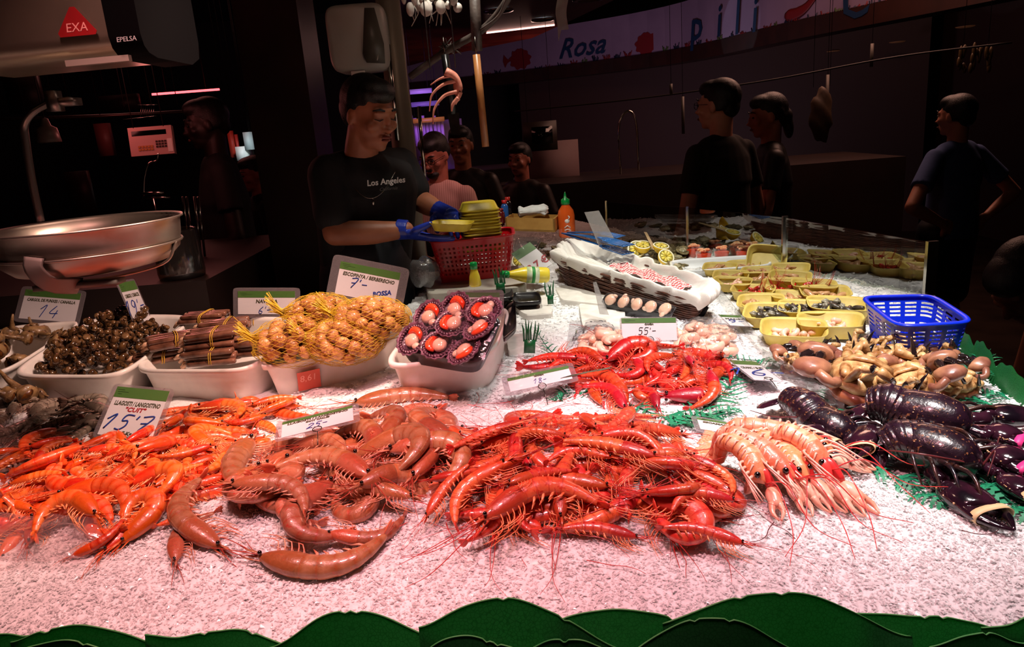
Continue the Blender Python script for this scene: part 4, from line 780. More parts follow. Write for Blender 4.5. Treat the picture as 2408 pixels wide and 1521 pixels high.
# ================================================================== lobsters, crabs, langoustines
def wp(px, py, dz): return G(px, py, dz)
LBM = shell_mat('lobster_shell', ('#150c14', '#2c1626', '#0c080c'), '#3a2434', '#2a1820', segs=7, band=.15, seg_dark='#1a0c12', rough=.14, speck='#8a5a3a'); LBC = mat('lobster_claw_shell', '#120a12', '#341624', 22, .14, coat=1, bmp=.4, bscale=60); LBL = mat('lobster_leg', '#14101a', '#3a2018', 40, .25, coat=.6)
LBS = mat('lobster_speck', '#b88a5c', '#e0b890', 30, .4); BEI = mat('rubber_band_beige', '#d8b888', '#e4c898', 20, .5); PNK = mat('rubber_band_pink', '#e0307c', '#e83c88', 20, .5); LFE = mat('lobster_feeler', '#4a1c20', '#6a2c2c', 20, .3)
def claw(root, pts, wid, band, thick=.55, tw=0):
    """arm joints first, then the big pincer from wrist to tip"""
    pts = [np.asarray(p, float) for p in pts]; m = MB()
    for a, b in zip(pts[:-2], pts[1:-1]): m.sweep(cr([a, (a+b)/2, b], 6), [wid*.20, wid*.26, wid*.27, wid*.24, wid*.27, wid*.2], n=10)
    w, t = pts[-2], pts[-1]; d = t-w; L = np.linalg.norm(d); d /= L; s = np.cross([0, 0, 1], d); s /= np.linalg.norm(s); n_ = np.cross(d, s); s, n_ = s*math.cos(tw)+n_*math.sin(tw), n_*math.cos(tw)-s*math.sin(tw)
    q = lambda u, a: w+d*u*L+s*a*wid
    m.sweep(cr([q(0, 0), q(.15, .04), q(.35, .06), q(.55, .04), q(.62, .0)], 12), np.array([.22, .34, .44, .5, .54, .56, .56, .54, .5, .46, .42, .36])*wid, np.array([.22, .34, .44, .5, .54, .56, .56, .54, .5, .46, .42, .36])*wid*thick, up=tuple(n_), n=16)
    m.sweep(cr([q(.45, -.16), q(.65, -.25), q(.85, -.16), q(1.0, .05)], 14), np.linspace(.32, .04, 14)*wid, np.linspace(.3, .04, 14)*wid*thick*1.1, up=tuple(n_), n=12)
    o = WB(m, 'claw', LBC, root)
    m = MB(); m.sweep(cr([q(.42, .30), q(.62, .42), q(.82, .30), q(.99, .06)], 14), np.linspace(.20, .035, 14)*wid, np.linspace(.3, .04, 14)*wid*thick, up=tuple(n_), n=12)
    for k in range(6): m.ell(q(.6+k*.055, .02), (wid*.04,)*3, n=6, k=4)
    WB(m, 'pincer_finger', LBC, root)
    m = MB()
    rg = random.Random(int(L*1e5))
    for k in range(16):
        u = rg.uniform(.02, .5); a = rg.choice((-1, 1))*rg.uniform(.40, .52); m.ell(q(u, a*min(1, .6+u))+n_*.1*wid, (wid*.028,)*3, n=6, k=4)
    WB(m, 'claw_knobs', LBS, root)
    if band:
        bw = .0065; lo = []; rr = rrect(24, 2.4)
        for du, k in ((-bw, .98), (-bw, 1.02), (bw, 1.02), (bw, .98)): lo.append(np.array([q(.68, .08)+d*du+s*x*wid*.52*k+n_*y*wid*.34*thick*k for x, y in rr]))
        o2 = MB().loops(lo+[lo[0]], 0, False).build('rubber_band', band, None); o2.parent = o
def lobster(label, tail, mid, head, claws, fat=1.0, fancurl=True, seed=1, feelers=()):
    tail, mid, head = [np.asarray(p, float) for p in (tail, mid, head)]; root = thing('lobster', label, 'lobster', 'live lobsters on the ice', loc=(mid[0], mid[1], float(base_ice(mid[0], mid[1]))))
    d = head-mid; L = np.linalg.norm(d); W_ = .036*fat; c = cr([mid-d*.06, mid+d*.3, mid+d*.7, head], 16)
    m = MB(); rv = ip([0, .1, .5, .8, .93, 1], [.86, 1, 1.05, .8, .5, .12], np.linspace(0, 1, 16))*W_; m.sweep(c, rv, rv*.92, n=18, u0=.36, u1=0); WB(m, 'carapace', LBM, root)
    m = MB(); cb_ = cr([mid, mid*.5+tail*.5+[0, 0, .008], tail], 42); u = np.linspace(0, 1, 42); rv = ip([0, .5, 1], [1, .92, .72], u)*W_*(1+.07*(1-((u*6.5) % 1))); m.sweep(cb_, rv, rv*.85, n=18, u0=.4, u1=.98); WB(m, 'abdomen', LBM, root)
    dt = (tail-mid); dt /= np.linalg.norm(dt); dn = np.array([0, 0, -1.]) if fancurl else np.array([0, 0, -.2]); sd = np.cross([0, 0, 1], dt); m = MB()
    for k in (-2, -1, 0, 1, 2):
        v = dt*(.6)+dn*.5+sd*k*.38; v /= np.linalg.norm(v); m.sweep([tail, tail+v*.025, tail+v*.05, tail+v*.062], [W_*.2, W_*.42, W_*.45, W_*.2], [.003, .003, .002, .001], n=9)
    WB(m, 'tail_fan', LBC, root)
    dh = d/L; sd = np.cross([0, 0, 1], dh); g = random.Random(seed)
    for s in (-1, 1):
        for k in range(4):
            b = mid+dh*L*(.15+k*.17)+sd*s*W_*.8; e = b+sd*s*.035+dh*(.01+.012*k)+[0, 0, .012]; t_ = e+sd*s*.03+dh*.03+[0, 0, -.03]
            m = MB(); m.sweep(cr([b, e, t_], 9), np.linspace(.0052, .0016, 9), n=7); WB(m, 'walking_leg', LBL, root)
    for s in (-1, 1):
        m = MB(); m.ell(head-dh*.012+sd*s*.013+[0, 0, .006], (.0045,)*3, n=8, k=6); WB(m, 'eye', EYE, root)
    m = MB()
    for k in range(34):
        u = g.uniform(.0, .9); a = g.uniform(-1.2, 1.2); r = np.interp(u, [0, .5, .8, 1], [1, 1.05, .8, .3])*W_; m.ell(mid+dh*L*u+sd*math.sin(a)*r+np.array([0, 0, math.cos(a)*r*.92]), (.0011*g.uniform(.6, 1.3),)*3, n=5, k=4)
    WB(m, 'shell_specks', LBS, root)
    for pts in feelers: m = MB(); m.sweep(cr([head]+[np.asarray(p) for p in pts], 20), np.linspace(.0022, .0007, 20), n=6); WB(m, 'antenna', LFE, root)
    for pts, wid, band, th, tw in claws: claw(root, [np.asarray(p, float) for p in pts], wid, band, th, tw)
    return root
lobster('black lobster at the left with its tail raised and two beige claw bands', wp(1855, 935, .05), wp(1925, 990, .035), wp(2010, 1035, .03),
        [([wp(1990, 1040, .02), wp(1945, 1015, .03), wp(1850, 1020, .03), wp(1995, 1070, .03)], .058, BEI, .6, 0), ([wp(2015, 1020, .02), wp(2060, 1020, .03), wp(2030, 1010, .035), wp(1998, 1085, .03)], .056, BEI, .6, .4)], 1.0, seed=2, feelers=([wp(1900, 985, .04), wp(1820, 980, .03), wp(1765, 965, .02)],))
lobster('black lobster lying behind, body pointing right, partly cut off by the frame', wp(2045, 950, .06), wp(2120, 965, .055), wp(2290, 1000, .05),
        [([wp(2270, 990, .04), wp(2330, 985, .04), wp(2320, 975, .04), wp(2480, 985, .035)], .056, PNK, .6, 0), ([wp(2270, 1010, .04), wp(2330, 1030, .04), wp(2320, 1010, .04), wp(2440, 1050, .035)], .05, PNK, .6, 0)], 1.25, seed=3, feelers=([wp(2350, 1010, .05), wp(2330, 1080, .03), wp(2320, 1100, .02)],))
lobster('speckled black lobster in front, its banded claw reaching over the ice', wp(2080, 1050, .035), wp(2150, 1040, .045), wp(2310, 1095, .035),
        [([wp(2230, 1090, .02), wp(2190, 1110, .02), wp(2215, 1140, .02), wp(2382, 1248, .012)], .062, BEI, .6, 0), ([wp(2310, 1075, .03), wp(2350, 1060, .03), wp(2330, 1060, .04), wp(2460, 1120, .03)], .055, PNK, .6, 0), ([wp(2300, 1095, .02), wp(2340, 1110, .02), wp(2350, 1120, .02), wp(2470, 1190, .02)], .042, BEI, .6, 0)], 1.15, seed=4, feelers=([wp(2180, 1070, .07), wp(2100, 1060, .05), wp(2060, 1060, .03)], [wp(2340, 1060, .06), wp(2322, 1120, .03)]))
# ------------------------------------------------------------------ crabs, lying on their backs
CRB = mat('crab_belly', '#8a5a2c', '#dcb47c', 45, .4, coat=.25, bmp=.8, bscale=70, bdist=.004); CRT = mat('crab_back', '#6a3420', '#9a5838', 30, .4, coat=.3, bmp=.4); CRK = mat('crab_claw_tip', '#140e10', '#2a1c1c', 30, .15, coat=.8); CRC = mat('crab_claw', '#7c4a3c', '#b07c5c', 25, .35, coat=.3, bmp=.3)
def make_crab(seed, sz=1.0):
    g = random.Random(seed); root = thing('brown_crab', None, None)
    m = MB(); m.ell((0, 0, .012), (.068, .046, .020), n=28, k=10, fn=lambda D: 1+.03*np.cos(np.arctan2(D[:, 1], D[:, 0])*18)*(np.abs(D[:, 2]) < .4)); m.build('back_shell', CRT, root)
    m = MB(); m.ell((0, 0, .030), (.064, .043, .024), n=26, k=12, fn=lambda D: 1+.05*np.sin(D[:, 0]*13)*np.cos(D[:, 1]*9))
    for k in range(4):
        for s in (-1, 1): m.ell((s*.028, .022-k*.016, .046), (.026, .0088, .008), rot=[[1, 0, 0], [0, 1, 0], [0, 0, 1]], n=10, k=6)
    m.sweep([(0, -.040, .044), (0, -.014, .057), (0, .014, .056), (0, .026, .048)], [.010, .010, .008, .003], [.004]*4, n=8); m.build('belly', CRB, root)
    for s in (-1, 1):
        b = np.array([s*.040, .028, .030]); e = b+[s*.022, .010, .004]; w = e+[-s*.008, .020, .008]; t = w+[-s*.060, .008, -.004]
        m = MB(); m.sweep(cr([b, e, w], 9), [.006, .008, .0085, .008, .0072, .008, .0085, .008, .0075], n=10); m.sweep(cr([w, w*.6+t*.4+[0, .006, 0], w*.4+t*.6+[0, .005, 0]], 9), [.009, .017, .024, .028, .029, .027, .022, .015, .007], [.008, .011, .014, .016, .016, .015, .013, .010, .005], n=12); o = m.build('claw', CRC, root)
        for k in (-1, 1):
            m = MB(); m.sweep(cr([w*.5+t*.5+[0, .005+k*.007, 0], w*.2+t*.8+[0, .008+k*.011, 0], t+[0, .004+k*.002, 0]], 8), np.linspace(.010, .002, 8), n=8); m.build('pincer_tip', CRK, o)
        for k in range(4):
            a = -.35-k*.42+g.uniform(-.1, .1); b = np.array([s*.044*math.cos(a*.6), .018-k*.014, .030]); up = g.uniform(.01, .045); e = b+[s*.034*math.cos(a), .034*math.sin(a), up]; f = e+[s*.012*math.cos(a)-s*.01, .03*math.sin(a), -.006+g.uniform(-.01, .01)]; t = f+[-s*g.uniform(-.02, .02), g.uniform(-.02, .01), g.uniform(-.01, .035)]
            m = MB(); m.sweep(cr([b, (b+e)/2, e], 8), [.0045, .0082, .0088, .0080, .0072, .0066, .0060, .0042], [.0034, .0044, .0048, .0046, .0044, .0042, .004, .003], n=8); m.sweep(cr([e, f], 5), [.007, .0075, .007, .006, .0055], n=8); o = m.build('leg', CRB, root)
            m = MB(); m.sweep(cr([f, (f+t)/2+[0, 0, .003], t], 7), np.linspace(.0052, .0008, 7), n=7); m.build('leg_tip', CRK, o)
    return root
CR = [make_crab(1), make_crab(2), make_crab(3)]; cru = [0, 0, 0]; CS = [(0, 0, .012), (.04, 0, .01), (-.04, 0, .01), (0, .03, .01), (0, -.03, .01)]
for k, (px, py, yaw, s, rx, lab) in enumerate([(1885, 850, .4, .8, .2, 'small tan crab at the far left end of the crab heap'), (1965, 862, 2.6, .9, .3, 'pale tan crab lying belly up at the left of the crab heap'), (2035, 840, 1.5, .9, -.3, 'tan crab at the back, in front of the yellow trays'), (2110, 835, 3.6, .85, .2, 'crab pressed against the blue basket, legs upright'), (2165, 850, .2, .85, -.3, 'crab under the front corner of the blue basket'), (2235, 885, 5.2, .85, .3, 'crab at the right end of the heap with a long leg reaching right'),
        (2015, 900, 1.1, 1.35, .15, 'biggest tan crab in front with a huge purple-brown claw to the left'), (2150, 905, 4.4, 1.05, .35, 'tan crab at the front right with folded legs and brown claw'), (2080, 862, 2.2, 1.0, .2, 'crab on top of the heap with a black-tipped claw')]):
    p = G(px, py, .03); v = k % 3; M = settle(CS, p[0], p[1], yaw, s, soft=.5, dz=-.004) @ Matrix.Rotation(rx, 4, 'X')
    if cru[v] == 0: cru[v] = 1; o = CR[v]; o.matrix_world = M
    else: o = dup(CR[v], M)
    tag(o, lab, 'crab', 'brown crabs heaped on the ice')
# ------------------------------------------------------------------ langoustines
M_LG = dict(body=shell_mat('langoustine_shell', ('#ee8a58', '#f6a478', '#e07848'), '#fbd0b0', '#f8e0c8', band=.45, seg_dark='#c85a34', segs=6)); LGC = mat('langoustine_claw', '#ec9478', '#f8c4ac', 30, .25, coat=.6, bmp=.15); LGR = mat('langoustine_joint', '#cc2c30', '#e04a44', 30, .25, coat=.6); LGW = mat('langoustine_leg', '#f2cdb8', '#e89a84', 60, .3, coat=.5); LGT = mat('langoustine_tip', '#f6e4dc', '#e8a080', 30, .25, coat=.5)
def langoustine(hd, tl, clw, ci, label, up=0, curl=.5):
    h, t = G(*hd, .035), G(*tl, .03); d = h-t; L = np.linalg.norm(d); yaw = math.atan2(d[1], d[0]); root = thing('langoustine', label, 'langoustine', 'langoustines with long pale claws', loc=(t[0], t[1], float(base_ice(t[0], t[1])))); s = np.array([-math.sin(yaw), math.cos(yaw), 0]); dn = d/L
    mid = (h+t)/2+s*curl*.02+[0, 0, .018+up]; c = cr([t+[0, 0, -.008], t*.7+mid*.3+[0, 0, .012+up], mid, h*.5+mid*.5, h+[0, 0, up*.3]], 40); u = np.linspace(0, 1, 40)
    m = MB(); k = u < .62; uu = u[k]; rv = ip([0, .2, .62], [.011, .017, .019], uu)*(1+.09*(1-(uu*9.5 % 1))); m.sweep(c[k], rv, rv*.8, n=14, u0=.98, u1=.37); WB(m, 'abdomen', M_LG['body'], root)
    m = MB(); k = u > .58; rv = ip([.58, .75, .9, 1], [.019, .0205, .015, .003], u[k]); m.sweep(c[k], rv, rv*.9, n=14, u0=.35, u1=0); WB(m, 'carapace', M_LG['body'], root)
    m = MB()
    for q in (-2, -1, 0, 1, 2): v = -dn*.9+s*q*.35+[0, 0, -.1]; m.sweep([c[0], c[0]+v*.018, c[0]+v*.036, c[0]+v*.042], [.004, .008, .009, .003], [.0015]*4, n=7)
    WB(m, 'tail_fan', M_LG['body'], root); m = MB()
    for q in range(9):
        for sg in (-1, 1): b = c[8+q*3]+[0, 0, .012]; m.sweep([b, b+s*sg*.012+[0, 0, .003], b+s*sg*.019-[0, 0, .008]], [.0018, .0022, .001], n=5)
    WB(m, 'swimmerets', LGW, root)
    for sg in (-1, 1):
        o = MB().ell(c[-4]+s*sg*.010+[0, 0, .009], (.0052,)*3, n=10, k=7); WB(o, 'eye', EYE, root)
        for q in range(4): b = c[33-q*3]+s*sg*.013; e = b+s*sg*.022+dn*.015+[0, 0, .004]; f = e+dn*(.03+.01*q)+s*sg*.008-[0, 0, .02]; m = MB(); m.sweep(cr([b, e, f], 8), np.linspace(.003, .001, 8), n=6); WB(m, 'leg', LGW, root)
    m = MB(); gg = random.Random(int(hd[0]))
    for sg in (-1, 1): a = yaw+sg*.3+gg.uniform(-.5, .5); v = np.array([math.cos(a), math.sin(a), 0]); m.sweep(cr([c[-1], c[-1]+v*.05+[0, 0, .02], c[-1]+v*.11-[0, 0, .015], c[-1]+v*.16+s*.03*sg-[0, 0, .028]], 16), np.linspace(.0013, .0005, 16), n=5)
    WB(m, 'antennae', LGR, root)
    for k_, (wr, tip) in enumerate(clw):
        w, e = G(*wr, .022), G(*tip, .010); b = c[-9]; w = w*.68+b*.32; dd = e-w; l = np.linalg.norm(dd); dd /= l; ss = np.cross([0, 0, 1], dd); m = MB(); m.sweep(cr([b, (b+w)/2+[0, 0, .012], w], 9), [.0055, .006, .0065, .007, .0075, .0075, .008, .008, .007], n=8); o = WB(m, 'claw_arm', LGR, root)
        m = MB(); m.sweep(cr([w, w+dd*l*.3, w+dd*l*.6], 9), [.006, .0095, .0115, .0120, .0120, .0115, .0105, .009, .006], [.005, .007, .008, .009, .009, .008, .008, .007, .005], n=10)
        for sg in (-1, 1): m.sweep(cr([w+dd*l*.5+ss*sg*.005, w+dd*l*.75+ss*sg*.0085, e+ss*sg*.0015], 9), np.linspace(.0065, .0012, 9), n=8)
        for q in range(7): m.ell(w+dd*l*(.15+q*.1)+ss*.0105+[0, 0, .003], (.0016,)*3, n=5, k=4)
        WB(m, 'claw', LGC, root)
langoustine((1960, 1060), (1700, 1020), [((1960, 1090), (2050, 1110)), ((1995, 1065), (2060, 1105))], 0, 'langoustine at the back, stretched out under its sign')
langoustine((1870, 1130), (1680, 1055), [((1905, 1150), (1955, 1205)), ((1870, 1160), (1910, 1215))], 0, 'langoustine in the middle of the group, belly up', .012)
langoustine((1950, 1110), (1815, 1060), [((1965, 1160), (2035, 1215)), ((2005, 1160), (2068, 1208))], 0, 'orange-headed langoustine at the right with its two claws spread', .015)
langoustine((1800, 1140), (1690, 1070), [((1830, 1165), (1835, 1225)), ((1770, 1140), (1752, 1160))], 0, 'foremost langoustine at the left with its rounded claw hanging straight down', .01)
langoustine((1900, 1125), (1760, 1040), [((1925, 1140), (1992, 1205))], 0, 'langoustine half under the others, one claw to the right', .0)
# ------------------------------------------------------------------ fern fronds
FRN = mat('fern_green', '#0e6c4a', '#1c8a5e', 40, .45); FR2 = mat('fern_stem', '#0c4a34', '#146044', 40, .5)
def fern(path, wid, label, n=18, droop=0, tip=.15, dz=.006, teeth=5):
    P3 = np.array([G(a, b, dz)+[0, 0, (h[0] if h else 0)] for a, b, *h in path]); c = cr(P3, 60); root = thing('fern_frond', label, 'fern', 'fern fronds on the ice', loc=tuple(c[0]))
    m = MB(); m.sweep(c, np.linspace(.0018, .0007, 60), n=6); WB(m, 'stem', FR2, root); m = MB(); g = random.Random(int(path[0][0]*7))
    for k in range(n):
        u = .08+.9*k/n; i = int(u*59); p = c[i]; d = c[min(59, i+1)]-c[max(0, i-1)]; d /= np.linalg.norm(d); s = np.cross([0, 0, 1], d); l = wid*math.sin(min(1, (1-u)*1.25+.12)*PI*.5)*g.uniform(.85, 1.1)
        for sg in (-1, 1):
            v = s*sg*.86+d*.5; v /= np.linalg.norm(v); pv = np.cross([0, 0, 1], v); N = teeth*2+3; up, lo = [], []
            for q in range(N):
                t = q/(N-1); wv = wid*.085*(1-t)**.7*(1.0 if q % 2 else .35)+.0005; b = p+v*l*t+[0, 0, -.010*t*t*droop+.006*math.sin(t*3+k)]; up.append(b+pv*wv); lo.append(b-pv*wv)
            V = np.array(up+lo[::-1]); n0 = len(V); V2 = np.vstack([V, V+[0, 0, .0006]]); F = []
            for q in range(N-1): F += [(q, q+1, n0-2-q, n0-1-q), (n0+q, n0+n0-1-q, n0+n0-2-q, n0+q+1)]
            m.add(V2, F)
    WB(m, 'leaflets', FRN, root, smooth=False)
fern([(1570, 1000), (1650, 985), (1745, 965)], .055, 'fern frond behind the big red heap, pointing right', 14)
fern([(1560, 1010), (1660, 960), (1720, 900), (1740, 860)], .06, 'long fern frond curving up to the flat sign', 20)
fern([(1430, 920), (1330, 925), (1300, 940)], .04, 'short fern frond between the two red heaps', 12)
fern([(1330, 855), (1290, 820), (1260, 775)], .03, 'fern sprig at the left of the scarlet shrimps', 12)
fern([(1480, 950), (1590, 985), (1740, 960)], .05, 'fern frond peeping from the rear of the red heap', 14)
fern([(1930, 850), (1820, 850), (1700, 840)], .035, 'fern frond reaching under the small crabs', 14)
fern([(1800, 865), (1900, 870), (2010, 895)], .05, 'fern frond left of the biggest crab', 16)
fern([(1990, 1000), (1960, 930), (1945, 880)], .05, 'fern frond beside the raised lobster tail', 14)
fern([(2180, 960), (2280, 940), (2370, 925)], .055, 'fern frond right of the crabs over the lobsters', 16)
fern([(2200, 880), (2290, 870), (2330, 820)], .055, 'fern frond at the right edge behind the crabs', 16)
fern([(2040, 1095), (2130, 1130), (2230, 1200)], .06, 'fern frond under the front lobster, curled leaflets', 16, droop=1)
fern([(2260, 1090), (2340, 1150), (2450, 1240)], .085, 'broad fern frond at the right edge by the banded claw', 16, droop=1)
# ------------------------------------------------------------------ leaves along the rims
def leaf_mat(name, a, b):
    m, nt, bs = newmat(name); out = nt.nodes['Material Output']; co = coord(nt); vo = nd(nt, 'TexVoronoi', {'Scale': 240}, feature='DISTANCE_TO_EDGE'); nt.links.new(co, vo.inputs['Vector'])
    c = mixc(nt, ramp(nt, vo.outputs[0], [(0, (.8,)*3), (.12, (0, 0, 0))]), lin(a), lin(b)); df = nd(nt, 'BsdfDiffuse', {0: c}); tl = nd(nt, 'BsdfTranslucent', {0: c}); gl = nd(nt, 'BsdfGlossy', {'Roughness': .3})
    mx = nd(nt, 'MixShader', {0: .72, 1: df, 2: tl}); mx = nd(nt, 'MixShader', {0: .05, 1: mx, 2: gl}); nt.links.new(mx.outputs[0], out.inputs[0]); nt.nodes.remove(bs); return m
LEAF = leaf_mat('broad_leaf_green', '#46b064', '#2c8c46'); RIMM = mat('leaf_edge', '#3c9a4c', '#5cb060', 20, .5)
def rim_leaf(x0, x1, pk, ypx, y, label, seed, low=1530, base=(1495, 1500), grp='broad green leaves along the front edge'):
    g = random.Random(seed); A = PY(x0, base[0], y); B = PY(x1, base[1], y); Pk = PY(pk, ypx, y); n = 40; u = np.linspace(0, 1, n); up = (Pk[0]-A[0])/(B[0]-A[0])
    z = np.where(u < up, A[2]+(Pk[2]-A[2])*np.sin(np.clip(u/up, 0, 1)*PI/2)**1.4, B[2]+(Pk[2]-B[2])*np.sin(np.clip((1-u)/(1-up), 0, 1)*PI/2)**1.4)
    z += .0016*np.sin(u*11+seed)+.0006*np.sin(u*23+seed*2)
    for q in range(2): i = g.randrange(8, n-6); z[i:i+1] -= .003
    X_ = A[0]+(B[0]-A[0])*u; m = 9; V = []
    for k in range(m):
        t = k/(m-1); zz = z*(1-t)+(A[2]-.16)*t; V.append(np.column_stack([X_, y-.012*math.sin(t*2.2)+.004*np.sin(u*7+seed)*(1-t)-.02*t, zz]))
    V = np.stack(V, 1); Vb = V+[0, .0012, 0]; mb = MB(); mb.grid(V, n, m); mb.grid(Vb[::-1], n, m); root = mb.build('broad_leaf', LEAF); tag(root, label, 'leaf', grp)
    e = MB(); e.sweep(V[:, 0]+[0, .0006, .0002], .0011, n=5); e.build('leaf_edge', RIMM, root); return root
rim_leaf(-120, 60, -30, 1490, .690, 'broad green leaf cut off at the lower left corner', 1)
rim_leaf(20, 440, 150, 1468, .684, 'wide low green leaf with a double hump at the lower left', 2, base=(1519, 1545))
rim_leaf(340, 720, 530, 1486, .688, 'low green leaf in front of the ice, second from the left', 3, base=(1495, 1535))
rim_leaf(630, 1130, 800, 1443, .680, 'green leaf humped below the big foremost shrimp', 4, base=(1520, 1545))
rim_leaf(985, 1480, 1180, 1413, .676, 'green leaf with a small nick at its top, left of centre', 5, base=(1468, 1530))
rim_leaf(1300, 1720, 1480, 1435, .686, 'low green leaf in the centre between two tall ones', 6, base=(1462, 1510))
rim_leaf(1560, 2150, 1815, 1390, .674, 'tallest broad green leaf at the front edge', 7, base=(1475, 1500))
rim_leaf(2010, 2420, 2110, 1444, .686, 'long low green leaf right of the tallest one', 8, base=(1452, 1495))
rim_leaf(2310, 2560, 2440, 1445, .680, 'green leaf cut off at the lower right corner', 9, base=(1480, 1480))
rim_leaf(-60, 330, 150, 1512, .665, 'shaded leaf low in front at the lower left', 10, base=(1560, 1560))
rim_leaf(960, 1290, 1080, 1503, .662, 'dark shaded leaf in front of the nicked one', 11, base=(1545, 1545))
rim_leaf(1460, 1890, 1680, 1452, .660, 'dark shaded leaf in front of the tallest one', 12, base=(1545, 1535))
rim_leaf(1220, 1480, 1330, 1500, .661, 'dark shaded leaf low at the centre bottom', 13, base=(1550, 1550))
rim_leaf(2080, 2420, 2300, 1490, .660, 'dark shaded leaf low at the right bottom', 14, base=(1550, 1520))
# leaves standing at the right rim beyond the basket
def side_leaf(pts, label, seed, h=.05):
    c = np.array([G(a, b, 0) for a, b in pts]); c = cr(c, 24); V = []
    for i, p in enumerate(c):
        u = i/23; w = math.sin(u*PI)**.6; V.append([p+[.012*k/5, 0, -.03+(h*w+.03)*(k/5)+.003*math.sin(i*1.1+seed)] for k in range(6)])
    V = np.array(V); mb = MB(); mb.grid(V, 24, 6); mb.grid((V+[.0012, 0, 0])[::-1], 24, 6); tag(mb.build('broad_leaf', LEAF), label, 'leaf', 'leaves along the right edge')
side_leaf([(2268, 838), (2292, 856), (2332, 890)], 'small pale green leaf standing right of the blue basket', 1, .05)
side_leaf([(2318, 880), (2360, 922), (2425, 975)], 'pale green leaf along the right rim, nearest to us', 2, .05)
side_leaf([(2225, 800), (2250, 822), (2285, 848)], 'green leaf tucked behind the blue basket corner', 3, .045)
# ================================================================== baskets, foam trays, glass, things at the back of the counter
def arc_rect(n, e=6.0):
    r = rrect(400, e); r = np.vstack([r, r[:1]]); l = np.concatenate([[0], np.cumsum(np.linalg.norm(np.diff(r, axis=0), axis=1))]); t = np.linspace(0, l[-1], n+1)[:-1]; return np.column_stack([np.interp(t, l, r[:, 0]), np.interp(t, l, r[:, 1])])
def basket(name, Q, depth, m, label, inset=.78, N=120, rows=15, hole=lambda i, j: i % 2 and j % 2, th=.0022, rim=.007, cat='basket'):
    Q = [np.asarray(q, float) for q in Q]; c = sum(Q)/4; root = thing(name, label, cat, None, loc=tuple(c-[0, 0, depth])); r = arc_rect(N); V = np.array([quad_pt(Q, r*(1-(1-inset)*(j/rows)))-[0, 0, depth*j/rows] for j in range(rows+1)])
    F = [(j*N+i, j*N+(i+1) % N, (j+1)*N+(i+1) % N, (j+1)*N+i) for j in range(rows) for i in range(N) if not hole(i, j)]
    mb = MB(); mb.add(V.reshape(-1, 3), F); o = WB(mb, 'basket_wall', m, root, smooth=False); md = o.modifiers.new('thickness', 'SOLIDIFY'); md.thickness = th
    mb = MB(); pr = quad_pt(Q, arc_rect(80)); mb.sweep(pr, rim, rim*.55, n=8, close=True, cap=False); WB(mb, 'basket_rim', m, root)
    g_ = 22; K = 25; Vb = [quad_pt(Q, np.array([[u*inset*.97, v*inset*.97]]))[0]-[0, 0, depth] for u in np.linspace(-1, 1, K) for v in np.linspace(-1, 1, K)]; mb = MB(); mb.add(Vb, [(i*K+j, (i+1)*K+j, (i+1)*K+j+1, i*K+j+1) for i in range(K-1) for j in range(K-1) if not (i % 2 and j % 2)]); o = WB(mb, 'basket_floor', m, root, smooth=False); md = o.modifiers.new('thickness', 'SOLIDIFY'); md.thickness = th
    return root
BLUEP = mat('blue_plastic', '#0c2ccc', '#1030d8', 10, .3, coat=.3, sss=.1); REDP = mat('red_plastic', '#b80c16', '#c41220', 10, .3, coat=.3, sss=.1)
bq = [PZ(2112, 768, 1.075), PZ(2290, 757, 1.075), PZ(2192, 694, 1.075), PZ(2024, 698, 1.075)]
basket('blue_basket', bq, .105, BLUEP, 'empty blue perforated plastic basket behind the crabs', .80, 112, 22, lambda i, j: (i % 7 not in (0, 1)) and j % 2 == 1 and 2 < j < 20 and (j not in (11, 12) or i > 60))
zr = PY(1006, 572, 2.52)[2]; rq = [PZ(1006, 572, zr), PZ(1208, 549, zr), None, None]; rq[1][1] = rq[0][1]+.03; rq[1][0] = PY(1208, 549, rq[1][1])[0]
rq[3] = rq[0]+(rq[1]-rq[0])*.03+np.array([.02, .22, 0]); rq[2] = rq[1]+np.array([.0, .22, 0])
basket('red_basket', rq, .145, REDP, 'red perforated plastic basket holding the stack of yellow trays', .84, 132, 19, lambda i, j: i % 2 and j % 2 and 2 < j < 17)
YFM = mat('yellow_foam', '#b8a04c', '#c4ae5c', 30, .5, sss=.1, bmp=.1, bscale=200); YFD = mat('yellow_foam_gold', '#bfa428', '#d0b83a', 30, .4, bmp=.1, bscale=200)
def foam_tray_mesh(w, d, h, m, name, flip=False):
    rr = rrect(40, 4.5); L = lambda a, b, z: np.column_stack([rr[:, 0]*a, rr[:, 1]*b, np.full(40, z)])
    s = [L(w*.37, d*.37, 0), L(w*.40, d*.40, .001), L(w*.465, d*.465, h*.85), L(w*.5, d*.5, h), L(w*.495, d*.495, h+.002), L(w*.455, d*.455, h*.9), L(w*.39, d*.39, .004), L(w*.36, d*.36, .003)]
    return MB().loops(s, 0, True, True).build(name, m)
ym = foam_tray_mesh(.15, .125, .034, YFM, 'yellow_foam_tray')
